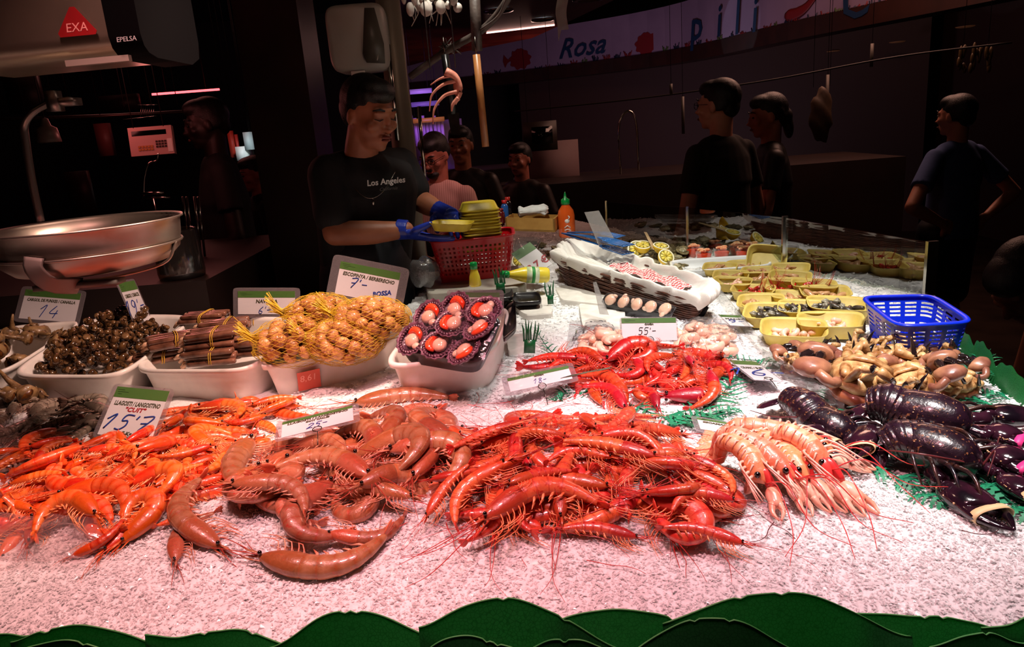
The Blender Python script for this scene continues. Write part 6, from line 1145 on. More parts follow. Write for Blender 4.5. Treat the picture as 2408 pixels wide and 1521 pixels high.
# ------------------------------------------------------------------ loose feelers on the ice
gF = random.Random(31); LF = None
for k, (px, py) in enumerate([(1380, 1330), (1600, 1270), (1710, 1265), (1870, 1280), (1100, 1270), (1050, 1240), (960, 1240), (2260, 1260), (1820, 1240), (1180, 1000), (1130, 1010), (1100, 960), (1210, 950), (1150, 1040), (1080, 1000), (700, 1150), (1290, 1250), (1010, 1200), (1240, 980), (1120, 930)]):
    pts = []; a = gF.uniform(0, 6.28); x, y = G(px, py)[:2]
    for q in range(6): pts.append([x, y, float(base_ice(x, y))+.009]); a += gF.uniform(-.5, .5); x += math.cos(a)*.018; y += math.sin(a)*.018
    o = MB().sweep(cr(pts, 18), np.linspace(.0008, .0004, 18), n=4).build('loose_feeler', M_RE['ant'] if px < 1700 else LFE); tag(o, 'thin red shrimp feeler fallen on the open ice' if px < 1700 else 'thin dark feeler fallen on the pale ice at the right', 'feeler', 'loose feelers on the ice' if px < 1700 else 'dark feelers at the right')
# ================================================================== people
SKN = mat('skin', '#8a5238', '#a06448', 12, .5, sss=.15); SKN2 = mat('skin_light', '#b87860', '#c88a70', 12, .5, sss=.15); HAR = mat('hair_black', '#080606', '#141010', 90, .45, bmp=.8, bscale=300); TEEB = mat('black_tshirt', '#0a0a0c', '#101013', 20, .8, bmp=.1, bscale=500)
LIP = mat('lips', '#7a3a30', rough=.4); EYW = mat('eye_white', '#c8c0b8', rough=.2)
def head_frame(c, yaw, pitch=0, roll=0, s=1.0): return Matrix.Translation(Vector(c)) @ Matrix.Rotation(yaw, 4, 'Z') @ Matrix.Rotation(pitch, 4, 'X') @ Matrix.Rotation(roll, 4, 'Y') @ Matrix.Scale(s, 4)
def mx(M, p): v = M @ Vector(p); return np.array(v)
def ellM(m, M, c, r, n=16, k=12, rot=None):
    M3 = np.array(M.to_3x3()); R0 = M3 if rot is None else M3 @ np.array(rot); m.ell(mx(M, c), r, n=n, k=k, rot=R0); return m
def add_head(m, M):
    """skull, jaw, nose, brow, lips, ears; nose points along +y"""
    ellM(m, M, (0, -.012, .030), (.076, .096, .090)); ellM(m, M, (0, .018, -.010), (.066, .078, .078)); ellM(m, M, (0, .030, -.060), (.048, .058, .048)); ellM(m, M, (0, .064, -.088), (.022, .022, .018))
    ellM(m, M, (0, .080, .028), (.050, .018, .014)); m.sweep([mx(M, (0, .088, .020)), mx(M, (0, .102, -.002)), mx(M, (0, .112, -.020)), mx(M, (0, .098, -.030))], [.008, .010, .014, .010], n=10)
    for s in (-1, 1):
        ellM(m, M, (s*.013, .097, -.024), (.009, .010, .008)); ellM(m, M, (s*.042, .066, -.018), (.022, .020, .020)); ellM(m, M, (s*.076, -.004, -.002), (.008, .018, .030)); ellM(m, M, (s*.030, .078, .012), (.016, .010, .009))
    ellM(m, M, (0, .086, -.052), (.026, .012, .008)); ellM(m, M, (0, .083, -.064), (.022, .012, .008))
def limb(m, pts, rad, n=14, k=10): m.sweep(cr(pts, k), np.interp(np.linspace(0, 1, k), np.linspace(0, 1, len(rad)), rad), n=n); [m.ell(p, (r,)*3, n=12, k=8) for p, r in ((pts[0], rad[0]), (pts[-1], rad[-1]))]
def hand(m, w, d, side, palm_n, curl=.7, s=1.0, spread=.12, per=None):
    """palm, four unequal bent fingers and a thumb from the side of the palm; w wrist, d pointing direction, side towards the thumb"""
    w = np.asarray(w, float); d = np.asarray(d, float); d /= np.linalg.norm(d); palm_n = np.asarray(palm_n, float); palm_n -= d*(palm_n@d); palm_n /= np.linalg.norm(palm_n); t = np.cross(palm_n, d)*side
    m.sweep(cr([w-d*.01*s, w+d*.03*s, w+d*.06*s, w+d*.088*s], 8), [.026*s, .033*s, .040*s, .043*s, .044*s, .043*s, .041*s, .036*s], [.020*s, .019*s, .017*s, .016*s, .015*s, .014*s, .013*s, .012*s], up=tuple(palm_n), n=16)
    for k, (o, L) in enumerate(((.030, .072), (.010, .082), (-.010, .076), (-.029, .058))):
        b = w+d*.080*s+t*o*s; c_ = curl if per is None else per[k]; p = [b]; a = spread*(1.5-k)*.4; dd = d*math.cos(a)+t*math.sin(a)
        for seg, f in ((.42, .55), (.32, 1.25), (.26, 1.75)): an = c_*f; v = dd*math.cos(an)+palm_n*math.sin(an); p.append(p[-1]+v*L*seg*s)
        m.sweep(cr(p, 12), np.linspace(.0105, .0078, 12)*s, n=10); m.ell(p[-1], (.0078*s,)*3, n=9, k=6)
    b = w+d*.028*s+t*.032*s; v1 = d*.55+t*.75+palm_n*.35; v1 /= np.linalg.norm(v1); v2 = d*.85+t*.15+palm_n*.55; v2 /= np.linalg.norm(v2); p = [b-t*.012*s, b+v1*.028*s, b+v1*.030*s+v2*.026*s, b+v1*.030*s+v2*.050*s]; m.sweep(cr(p, 11), [.015*s, .0145*s, .014*s, .0135*s, .013*s, .012*s, .012*s, .0115*s, .011*s, .010*s, .009*s], n=10); m.ell(p[-1], (.009*s,)*3, n=9, k=6)
def hair_cap(M, m, top=.014, back=True, fringe=0):
    ellM(m, M, (0, -.022, .048), (.081, .098, .088)); ellM(m, M, (0, .02, .085), (.066, .075, .045))
    for s in (-1, 1): ellM(m, M, (s*.062, -.03, .020), (.020, .050, .045))
    ellM(m, M, (0, -.065, .0), (.062, .045, .060))
# ---------------------------------------------------------------- the seller
vend = thing('person', 'young man selling fish in a black T-shirt and blue gloves, filling a yellow tray', 'person', loc=(-.52, 2.70, 0))
HM = head_frame(PY(868, 272, 2.55), -2.42+.12, -.28, 0, .98)
nk = PY(850, 372, 2.62); shR = PY(772, 412, 2.58); shL = PY(940, 392, 2.80); chest = PY(862, 440, 2.66); waist = PY(862, 640, 2.70); hip = PY(870, 760, 2.72)
elR = PY(788, 548, 2.50); wrR = PY(955, 540, 2.52); elL = PY(985, 470, 2.78); wrL = PY(1035, 497, 2.70)
m = MB(); add_head(m, HM); limb(m, [mx(HM, (0, -.02, -.05)), nk, chest], [.056, .058, .07]); limb(m, [shR, elR], [.052, .046, .042]); limb(m, [elR, (elR+wrR)/2+[0, 0, -.004], wrR], [.043, .042, .028]); limb(m, [shL, elL], [.052, .046, .042]); limb(m, [elL, (elL+wrL)/2, wrL], [.042, .040, .028])
m.sweep([nk-[0, 0, .02], chest, waist, hip], [.09, .16, .145, .155], [.07, .10, .095, .11], up=(.4, -1, 0), n=20); m.sweep([shR, (shR+shL)/2, shL], [.06, .09, .06], n=14)
for s in (-1, 1):
    k0 = hip+[s*.085, .02*s, -.04]; limb(m, [k0, np.array([k0[0], k0[1]-.01, .50]), np.array([k0[0], k0[1]+.02, .09])], [.095, .075, .06, .05, .04])
body = remeshed(m, 'body', SKN, None, .0055, 3); body.parent = vend; body.matrix_local = Matrix.Translation(-vend.location)
def onv(o, root): o.parent = root; o.matrix_local = Matrix.Translation(-root.location); return o
m = MB(); m.sweep([nk+[0, 0, .012], nk+[0, 0, -.022], (nk*.4+chest*.6), chest, waist, hip+[0, 0, .02]], [.066, .115, .172, .185, .165, .175], [.062, .085, .110, .125, .115, .13], up=(.4, -1, 0), n=22); m.sweep([shR+(shR-shL)*.05, (shR+shL)/2+[0, 0, .0], shL+(shL-shR)*.05], [.066, .092, .066], n=14); limb(m, [shR, shR*.30+elR*.70], [.072, .068, .066]); limb(m, [shL, shL*.35+elL*.65], [.072, .068, .066]); onv(remeshed(m, 'tshirt', TEEB, None, .007, 5), vend)
m = MB(); hair_cap(HM, m); onv(remeshed(m, 'hair', HAR, None, .005, 2), vend)
m = MB()
for s in (-1, 1): m.sweep([mx(HM, (s*.016, .096, .036)), mx(HM, (s*.034, .094, .041)), mx(HM, (s*.052, .078, .034))], [.0035, .004, .002], n=6); m.sweep([mx(HM, (s*.017, .0925, .008)), mx(HM, (s*.031, .093, .004)), mx(HM, (s*.046, .082, .008))], [.0014, .002, .0012], n=5)
onv(m.build('eyebrows', HAR), vend); m = MB(); ellM(m, HM, (0, .097, -.051), (.023, .007, .0048)); ellM(m, HM, (0, .094, -.0605), (.019, .008, .0055)); onv(m.build('lips', LIP), vend)
m = MB(); apr = mat('apron_dark', '#14161c', '#1a1c24', 20, .6); m.sweep([chest*.55+waist*.45, waist, hip, hip-[0, 0, .45]], [.15, .172, .185, .20], [.128, .125, .145, .15], up=(.4, -1, 0), n=24); onv(m.build('apron', apr), vend)
m = MB()
for s in (-1, 1): k0 = hip+[s*.085, .02*s, -.02]; limb(m, [k0, np.array([k0[0], k0[1]-.01, .5]), np.array([k0[0], k0[1]+.02, .10])], [.11, .09, .075, .065]); m.ell([k0[0], k0[1]-.05, .045], (.05, .13, .045))
onv(remeshed(m, 'trousers', mat('dark_trousers', '#0c0c10'), None, .012, 3), vend)
GLV = mat('glove_blue', '#1c2c8c', '#24389c', 30, .35, bmp=.4, bscale=120, coat=.3)
m = MB(); dR = PY(1045, 543, 2.50)-wrR; hand(m, wrR-[0, 0, .012], dR-[0, 0, .02], -1, (0.1, .3, 1), .12, 1.02); m.sweep([wrR-dR/np.linalg.norm(dR)*.03, wrR+dR*.05], [.036, .033], n=14); onv(remeshed(m, 'glove', GLV, None, .0028, 2), vend)
m = MB(); dL = PY(1068, 512, 2.62)-wrL; hand(m, wrL, dL, 1, (.2, -.25, -1), .75, 1.05); m.sweep([wrL-dL/np.linalg.norm(dL)*.03, wrL+dL*.08], [.035, .033], n=14); onv(remeshed(m, 'glove', GLV, None, .0028, 2), vend)
m = MB(); nc = []
for k in range(26): a = -1.25+2.5*k/25; nc.append(nk+[math.sin(a)*.085+.035, -.085*math.cos(a)-.02, -.045-.085*math.cos(a)**2])
m.sweep(nc, .0014, n=5); m.ell(nc[13]+np.array([0, 0, -.012]), (.004, .003, .012)); onv(m.build('necklace', mat('silver', '#a8a49c', rough=.2, metal=1)), vend)
tf = frame(PY(908, 427, 2.512), (1, .42, 0), (0, 0.05, 1)); wt_ = mat('shirt_print', '#c0bcb8', rough=.7)
t = text('shirt_lettering', 'Los Angeles', wt_, None, (0, 0, 0), .027, .1, off=.0006); t.matrix_world = tf; bpy.context.view_layer.update(); t.parent = vend; t.matrix_parent_inverse = Matrix.Translation(-vend.location); t2 = text('shirt_lettering', 'California', mat('shirt_print_dim', '#4a4846'), None, (0, 0, 0), .016, .4); t2.matrix_world = tf @ Matrix.Translation((.004, -.024, 0)); t2.parent = vend; t2.matrix_parent_inverse = Matrix.Translation(-vend.location)
p = PY(1064, 541, 2.47); o = dup(ys, TR(tuple(p), -.02, .08, -.15)); tag(o, 'gold-yellow foam tray held in the gloved hands over the red basket', 'foam tray'); del o['group']
# ---------------------------------------------------------------- other people, mostly in shade
def figure(label, hp, yhead, yaw, ht, shirt, skin, pants, hair, arms=('down', 'down'), pitch=0, hyaw=0, lean=0, female=False, vox=.010, glasses=False, beard=False, bare=False, extra=None, hs=1.0):
    """a standing adult or child; hp is the head centre, yaw the way the body faces (0 = away along +y)"""
    c = PY(hp[0], hp[1], yhead); gz = c[2]; k = ht/1.75; root = thing('person', label, 'person', loc=(c[0], c[1], 0)); B = Matrix.Translation((c[0], c[1], 0)) @ Matrix.Rotation(yaw, 4, 'Z'); q = lambda x, y, z: mx(B, (x*k, y*k, z*k))
    H0 = head_frame(c, yaw+hyaw, pitch, 0, k*1.0*hs*(1.06 if ht < 1.5 else 1)); zz = (gz-1.62*k)/k  # how far the head is lowered
    nk_ = q(0, -.02-lean*.6, 1.47+zz); sh = [q(s*.168, -.02-lean*.6, 1.395+zz) for s in (-1, 1)]; hp_ = q(0, -.02-lean, .95+zz*.6)
    m = MB(); add_head(m, H0); limb(m, [mx(H0, (0, -.02, -.05)), nk_, nk_-[0, 0, .08*k]], [.055*k, .056*k, .08*k]); ups = tuple(np.array(B.to_3x3() @ Vector((0, -1, 0))))
    m.sweep([nk_-[0, 0, .05*k], nk_-[0, 0, .2*k], (nk_+hp_)/2, hp_], [.12*k, .17*k, .14*k, .16*k], [.08*k, .11*k, .095*k, .11*k], up=ups, n=18)
    sl = MB(); sl.sweep([nk_-[0, 0, -.005*k], nk_-[0, 0, .03*k], nk_-[0, 0, .10*k], nk_-[0, 0, .22*k], (nk_+hp_)/2, hp_-[0, 0, .04*k]], [.063*k, .11*k, .18*k, .185*k, .165*k, .18*k], [.060*k, .08*k, .10*k, .125*k, .12*k, .13*k], up=ups, n=20)
    for i, s in enumerate((-1, 1)):
        a = sh[i]; kind = arms[i]
        if kind == 'down': e, w, d, pn = q(s*.26, -.03, 1.10+zz), q(s*.27, .05, .86+zz), (0, .1, -1), (-s, 0, 0)
        elif kind == 'akimbo': e, w, d, pn = q(s*.42, -.10, 1.14+zz), q(s*.18, -.11, 1.02+zz), (-s, 0, -.5), (0, 1, 0)
        elif kind == 'front': e, w, d, pn = q(s*.27, .04, 1.12+zz), q(s*.12, .28, 1.08+zz), (-s*.6, .7, 0), (0, 0, 1)
        else: e, w, d, pn = [q(*v) for v in kind[:2]]+[kind[2], kind[3]]
        limb(m, [a, e], [.05*k, .044*k, .040*k]); limb(m, [e, (e+w)/2, w], [.040*k, .038*k, .026*k]); dw = np.array(B.to_3x3() @ Vector(d)); hand(m, w, dw, -s, np.array(B.to_3x3() @ Vector(pn)), .45, k)
        f = .62 if not bare else .5
        sl.sweep([a*1.0, a*.5+e*.5, a*(1-f)+e*f], [.058*k, .060*k, .062*k], n=14); sl.ell(a, (.058*k,)*3); sl.sweep([nk_-[0, 0, .025*k], (nk_+a)/2+[0, 0, -.012*k], a-[0, 0, .012*k]], [.055*k, .062*k, .05*k], n=12)
        if shirt[1]: sl.sweep([e, (e+w)/2, w*.8+e*.2], [.052*k, .05*k, .042*k], n=12); sl.ell(e, (.053*k,)*3)
    for s in (-1, 1): h0 = q(s*.09, -lean, .93+zz*.6); limb(m, [h0, q(s*.10, .02-lean*.5, .50), q(s*.11, -.02, .09)], [.085*k, .065*k, .055*k, .05*k, .036*k])
    onv(remeshed(m, 'body', skin, None, vox*.75, 2), root); onv(remeshed(sl, 'shirt', shirt[0], None, vox, 4), root)
    m = MB(); hair_cap(H0, m)
    if female: ellM(m, H0, (0, -.09, -.01), (.045, .05, .05)); ellM(m, H0, (0, -.11, -.07), (.03, .03, .07))
    onv(remeshed(m, 'hair', hair, None, vox*.7, 2), root); m = MB()
    for s in (-1, 1):
        h0 = q(s*.09, -lean, .95+zz*.6)
        if pants[1] == 'short': limb(m, [h0, q(s*.105, .02-lean*.6, .56)], [.115*k, .10*k, .095*k])
        else: limb(m, [h0, q(s*.10, .02-lean*.5, .50), q(s*.11, -.02, .10)], [.11*k, .085*k, .07*k, .062*k])
    m.ell(q(0, -lean, .97+zz*.6), (.17*k, .13*k, .09*k), rot=np.array(B.to_3x3())); onv(remeshed(m, 'shorts' if pants[1] == 'short' else 'trousers', pants[0], None, vox*1.1, 3), root)
    for s in (-1, 1):
        if pants[1] == 'short': mm = MB(); limb(mm, [q(s*.11, -.02, .17), q(s*.11, -.015, .07)], [.042*k, .045*k]); onv(mm.build('sock', mat('white_sock', '#a8a4a0')), root)
        mm = MB(); mm.ell(q(s*.11, .05, .045), (.048*k, .135*k, .045*k), rot=np.array(B.to_3x3())); onv(mm.build('shoe', mat('shoe_dark', '#1a1818', '#262422', 10, .6)), root)
    m = MB()
    for s in (-1, 1): m.sweep([mx(H0, (s*.016, .097, .036)), mx(H0, (s*.034, .094, .041)), mx(H0, (s*.052, .078, .034))], [.003*k, .004*k, .002*k], n=6); ellM(m, H0, (s*.031, .088, .010), (.010, .007, .005))
    onv(m.build('eyes_and_brows', HAR), root); m = MB(); ellM(m, H0, (0, .097, -.056), (.022, .007, .007)); onv(m.build('lips', LIP), root)
    if beard: m = MB(); ellM(m, H0, (0, .070, -.078), (.038, .032, .026)); ellM(m, H0, (0, .098, -.042), (.024, .008, .006)); onv(m.build('beard', hair), root)
    if glasses:
        m = MB(); th = np.linspace(0, 2*PI, 21)[:-1]
        for s in (-1, 1): m.sweep([mx(H0, (s*.033+.022*math.cos(t), .100, .010+.017*math.sin(t))) for t in th], .0018, n=5, close=True, cap=False); m.sweep([mx(H0, (s*.055, .099, .014)), mx(H0, (s*.080, .02, .012))], .0016, n=5)
        m.sweep([mx(H0, (-.012, .101, .014)), mx(H0, (.012, .101, .014))], .0016, n=5); onv(m.build('glasses', mat('glasses_frame', '#1a0c0c', rough=.3)), root)
    if extra: extra(root, q, H0)
    return root
PSH = newmat('pink_striped_shirt'); nt = PSH[1]; wv = nd(nt, 'TexWave', {'Scale': 28}); nt.links.new(coord(nt), wv.inputs['Vector']); nt.links.new(ramp(nt, wv.outputs[1], [(.4, '#c89a90'), (.6, '#dcb4a8')]), PSH[2].inputs['Base Color']); PSH[2].inputs['Roughness'].default_value = .85
DKT = (mat('dark_trousers', '#0c0c10'), 'long')
def strap(root, q, H0):
    m = MB(); m.sweep(cr([q(.12, .06, 1.40), q(.10, .15, 1.30), q(.02, .16, 1.10), q(-.02, .15, .95)], 16), .022, .004, up=(0, -1, 0), n=8); onv(m.build('bag_strap', mat('strap_black', '#0c0a0a')), root)
figure('man with glasses, short beard and pale striped shirt, looking down behind the seller', (1022, 368), 4.0, PI-.45, 1.62, (PSH[0], False), mat('skin_rosy', '#9a5a48', '#a86452'), DKT, HAR, ('front', 'front'), -.35, .0, glasses=True, beard=True, extra=strap)
figure('person in dark clothes half hidden behind the bearded man', (1083, 345), 4.7, PI-.2, 1.70, (mat('shirt_darkbrown', '#1a100e'), False), SKN, DKT, HAR)
figure('person in dark clothes standing far behind, right of the hanging knives', (1222, 378), 5.0, PI-.5, 1.58, (mat('shirt_brown', '#20140f'), False), mat('skin_rosy', '#9a5a48'), DKT, HAR)
figure('broad man with glasses in a black T-shirt seen from behind, facing away to the left', (1688, 250), 3.9, .55, 1.80, (mat('tshirt_charcoal', '#16120f', '#1c1713', 20, .9), False), SKN2, DKT, HAR, ('down', 'down'), 0, .35, glasses=True)
figure('woman with tied dark hair and black top, in profile beside the broad man', (1805, 275), 4.3, 1.35, 1.74, (mat('top_black', '#0f0b0a'), False), SKN2, DKT, HAR, ('front', 'down'), -.1, .15, female=True)
figure('boy in a blue-grey T-shirt and dark shorts, hands on hips, back to us', (2248, 275), 3.9, .35, 1.52, (mat('tshirt_bluegrey', '#3c5080', '#44588c', 20, .9), False), SKN2, (mat('shorts_navy', '#0a0c18'), 'short'), HAR, ('akimbo', 'akimbo'), 0, .15)
figure('second seller in black with a cap of dark hair, in the shade at the left', (487, 295), 3.75, PI-1.15, 1.74, (mat('black_tshirt', '#0a0a0c'), False), mat('skin_painted_shade', '#1e100c', '#26140e'), DKT, HAR, ('down', 'down'), -.1)  # near-black skin: the shade on this seller is put into the colour
figure('dark-haired man far behind at the left, face turned to the left', (597, 412), 4.6, PI/2+.5, 1.45, (mat('black_tshirt', '#0a0a0c'), False), mat('skin_rosy', '#9a5a48'), DKT, HAR, ('down', 'down'), -.1, .2)
# head of a customer bending in at the right edge
cust = thing('person', 'dark-haired customer bending forward, only the head showing at the right edge', 'person', loc=(1.78, 2.25, 0)); H1 = head_frame(PY(2412, 665, 2.1), 1.95, -.75, 0, 1.0)
m = MB(); add_head(m, H1); c1 = mx(H1, (0, 0, 0)); limb(m, [mx(H1, (0, -.03, -.04)), c1+[.14, .05, -.02], c1+[.30, .12, -.10]], [.055, .058, .10]); tq = [c1+[.28, .12, -.12], c1+[.42, .2, -.25], np.array([c1[0]+.5, c1[1]+.3, .9])]; m.sweep(cr(tq, 6), [.15, .17, .17, .16, .16, .16], n=16)
for s in (-1, 1): limb(m, [np.array([c1[0]+.5, c1[1]+.3+s*.1, .9]), np.array([c1[0]+.42, c1[1]+.3+s*.1, .5]), np.array([c1[0]+.5, c1[1]+.3+s*.1, .06])], [.1, .075, .06, .05]); limb(m, [c1+[.3, .1+s*.18, -.12], c1+[.25, .1+s*.2, -.40]], [.05, .045, .04]); 
onv(remeshed(m, 'body', SKN2, None, .007, 2), cust); m = MB(); hair_cap(H1, m); ellM(m, H1, (0, .03, .075), (.072, .075, .05)); onv(remeshed(m, 'hair', HAR, None, .005, 1), cust)
m = MB(); m.sweep(cr(tq, 6), [.16, .185, .185, .175, .175, .175], n=16); onv(m.build('shirt', TEEB), cust)
m = MB()
for s in (-1, 1): limb(m, [np.array([c1[0]+.5, c1[1]+.3+s*.1, .92]), np.array([c1[0]+.42, c1[1]+.3+s*.1, .5]), np.array([c1[0]+.5, c1[1]+.3+s*.1, .08])], [.12, .09, .075, .065])
onv(remeshed(m, 'trousers', DKT[0], None, .012, 2), cust)
# ================================================================== the hanging scale at the left
SST = mat('stainless', '#8a8074', '#a0968a', 6, .36, .9, bmp=.05); SSB = mat('scale_body_steel', '#8e8676', '#a89c86', 5, .3, .75)
sc0 = PY(203, 527, 1.42); rb_ = 197/1739*1.43*1.03; scl = thing('hanging_scale', 'steel hanging market scale with round bowl and red triangle badge, at the left', 'scale', loc=(sc0[0], sc0[1], sc0[2]-.1))
o = MB().lathe([(0, -.088), (rb_*.55, -.086), (rb_*.80, -.078), (rb_*.93, -.058), (rb_*.965, -.030), (rb_*.985, 0), (rb_*1.02, .003), (rb_*1.02, -.001), (rb_*.97, -.004), (rb_*.945, -.030), (rb_*.91, -.055), (rb_*.78, -.072), (0, -.082)], 64).build('bowl', SST, scl); o.location = (0, 0, .1)
m = MB(); th = np.linspace(0, 2*PI, 61)[:-1]; m.sweep(np.column_stack([np.cos(th)*rb_*.965, np.sin(th)*rb_*.965, np.full(60, -.045)]), .0025, n=6, close=True, cap=False); m.sweep(cr([(-rb_*.97, 0, -.045), (-rb_*.8, -.02, -.085), (0, -.05, -.1), (rb_*.8, -.02, -.085), (rb_*.97, 0, -.045)], 30), .0028, n=6); o = m.build('bowl_cradle', SST, scl); o.location = (0, 0, .1)
m = MB(); m.box((.015, -rb_*.55, -.098), (.15, .035, .010)); m.sweep(cr([(-.01, -rb_*.97, -.035), (-.012, -rb_*1.0, -.055), (.0, -rb_*.9, -.085), (.02, -rb_*.6, -.10)], 10), .017, .0015, up=(0, -1, 0), n=8); o = m.build('hook_bracket', mat('bracket_steel', '#6e6860', rough=.6, metal=.3), scl); o.location = (0, 0, .1)
def loc(px, py, y): return np.array(PY(px, py, y))-np.array(scl.location)
m = MB(); m.sweep(cr([loc(96, 520, 1.60), loc(76, 430, 1.60), loc(60, 330, 1.60), loc(58, 292, 1.60), loc(80, 262, 1.60), loc(128, 235, 1.60)], 26), .0105, .007, n=10); m.build('arm', mat('arm_grey', '#6a6260', rough=.35, metal=.7), scl)
m = MB(); m.box(loc(128, 238, 1.6), (.02, .03, .04)); m.box(loc(150, 240, 1.62), (.05, .05, .015)); m.build('arm_joint', mat('arm_grey', '#6a6260'), scl)
hz = [(u, v) for u, v in ((0, .16), (0, .03), (.006, .012), (.02, .002), (.05, -.004), (.20, -.004), (.24, .01), (.25, .04), (.25, .16))]
A = PY(-140, 160, 1.36); B2 = PY(262, 122, 1.36); ax = (B2-A); Lx = np.linalg.norm(ax); ax /= Lx; 
def slabx(x0, x1, sc_=1.0, dz=0): return [np.array([A+ax*x+np.array([0, u*sc_, 0])+np.array([0, 0, v*sc_+dz]) for u, v in hz])-np.array(scl.location) for x in (x0, x1)]
MB().loops(slabx(0, Lx), 0, True, True).build('scale_housing', SSB, scl, smooth='auto'); MB().loops(slabx(Lx, Lx+.055, 1.04, -.006), 0, True, True).build('end_cap', mat('cap_black', '#050506', rough=.8, spec=.05), scl, smooth='auto')
def onface(px, py, y): return frame(PY(px, py, y), ax, (0, 0.0, 1))
tm = onface(178, 55, 1.356); m = MB(); m.plate([(-.030, -.020, 0), (.030, -.020, 0), (.033, -.014, 0), (.004, .026, 0), (-.004, .026, 0), (-.033, -.014, 0)], .0012); o = m.build('badge', mat('badge_red', '#80080c', '#8a0a0e', rough=.5), scl, smooth=False); o.matrix_local = Matrix.Translation(-scl.location) @ tm; t = text('badge_lettering', 'EXA', mat('badge_print', '#d89088'), o, (0, -.007, .0013), .020, .15)
t = text('end_cap_lettering', 'EPELSA', mat('cap_print', '#a0a0a0'), scl, (0, 0, 0), .011, .1); t.matrix_local = Matrix.Translation(-scl.location) @ onface(297, 92, 1.352)
m = MB(); m.box((0, 0, 0), (.11, .010, .012)); o = m.build('spec_plate', mat('plate_pale', '#8a8276'), scl, smooth=False); o.matrix_local = Matrix.Translation(-scl.location) @ onface(232, 143, 1.37)
m = MB(); pz = PY(300, 20, 1.5); m.box((pz[0]-.35-scl.location.x, 1.5-scl.location.y, 2.3-scl.location.z), (.02, .02, 1.3)); m.build('hanger_rod', STL, scl)
# ================================================================== fittings behind the seller
pst = PY(945, 300, 3.0); o = MB().box((pst[0], 3.0, 1.4), (.085, .06, 2.9)).build('steel_post', mat('post_steel', '#7c7062', '#8e8272', 4, .45, .3)); tag(o, 'upright steel post behind the seller, right of his head', 'post')
m = MB(); m.sweep([PY(912, 105, 2.93), PY(935, 330, 2.93)], .009, n=8); m.sweep([PY(985, 250, 2.93), PY(1000, 440, 2.93)], .007, n=8); tag(m.build('conduit_pipe', STL), 'thin steel pipe running down in front of the post', 'pipe')
dp = PY(842, 90, 2.9); rr = rrect(30, 6); root = thing('towel_dispenser', 'white paper towel dispenser on the column above the seller', 'dispenser', loc=tuple(dp)); m = MB(); m.loops([np.column_stack([rr[:, 0]*a+cx, np.full(30, y), rr[:, 1]*b]) for a, b, cx, y in ((.108, .118, 0, .1), (.108, .118, 0, 0), (.100, .112, -.004, -.035), (.085, .10, -.01, -.05))], 0, True, True); m.build('cover', mat('dispenser_white', '#a09a92', '#aaa49c', 5, .4), root); m = MB(); m.plate([(.045, -.056, .092), (.080, -.056, .090), (.098, -.040, -.03), (.094, -.040, -.098), (.030, -.056, -.092), (.020, -.056, -.06)], .004, 0, (0, -1, 0)); m.build('side_panel', mat('dispenser_grey', '#4a443c', '#544e46', 5, .4), root); m = MB(); m.box((-.01, -.02, -.135), (.05, .03, .04)); m.build('paper_tongue', WHT, root)
# canopy lamps
def downlight(px, py, r, label):
    p = PZ(px, py, 2.318); root = thing('ceiling_lamp', label, 'lamp', 'round lamps in the wooden canopy', loc=tuple(p)); MB().lathe([(r*.72, -.004), (r*.8, -.012), (r, -.010), (r*1.02, 0)], 32).build('lamp_ring', STL, root); MB().lathe([(0, -.003), (r*.74, -.003), (r*.74, 0), (0, 0)], 28, closed=False).build('lamp_disc', mat('lamp_glow', '#ffffff', emit='#dfeaf0', es=3.5), root)
downlight(1277, 45, .095, 'round lamp in the wooden canopy, beside the hanging ribbon'); downlight(1172, 24, .105, 'round lamp in the wooden canopy, left one by the branch'); downlight(1385, -4, .11, 'round lamp cut off by the top edge of the photo')
# hanging rail with knives, sticks, ribbon and crab
BRK = mat('bark_pipe', '#2c2320', '#463a34', 30, .6, bmp=.8, bscale=60); m = MB(); m.sweep(cr([PY(965, 180, 2.5), PY(1050, 120, 2.45), PY(1120, 80, 2.4), PY(1160, 45, 2.36), PY(1195, -5, 2.32), PY(1215, -60, 2.3)], 30), .011, n=10); m.sweep(cr([PY(1130, 70, 2.36), PY(1170, 40, 2.33), PY(1188, 5, 2.3), PY(1205, -40, 2.28)], 14), .004, n=6); gk = random.Random(4)
for k in range(30): p = PY(1058+gk.uniform(-14, 14), 112+gk.uniform(-8, 8), 2.45); d = np.array([gk.uniform(-1, 1), gk.uniform(-1, 1), gk.uniform(-.8, 1)])*.028; m.sweep([p, p+d*.6, p+d], [.003, .002, .0008], n=5)
tag(m.build('hanging_branch', BRK), 'twisted dark branch hung under the canopy', 'branch')
def hanging_bar(x1, y1, x2, y2, yy, w, t, m_, label, name, blade=None):
    a, b = PY(x1, y1, yy), PY(x2, y2, yy); d = b-a; L = np.linalg.norm(d); root = thing(name, label, name.replace('_', ' '), loc=tuple(b)); mm = MB(); mm.sweep([a-b, (a+b)/2-b, b-b], w, t, up=(0, -1, 0), n=4); mm.build('bar', m_, root)
    if blade: q = MB(); q.plate([(-blade[0]/2, 0, 0), (blade[0]/2, 0, .004), (blade[0]/2-.002, 0, -blade[1]), (-blade[0]/2+.006, 0, -blade[1]*.95)], .003, 0, (0, -1, 0)); q.build('blade', STL, root, smooth=False)
    q = MB(); q.sweep([a-b, a-b+[0, 0, .05]], .002, n=5); q.build('hanger', WIRE, root); return root
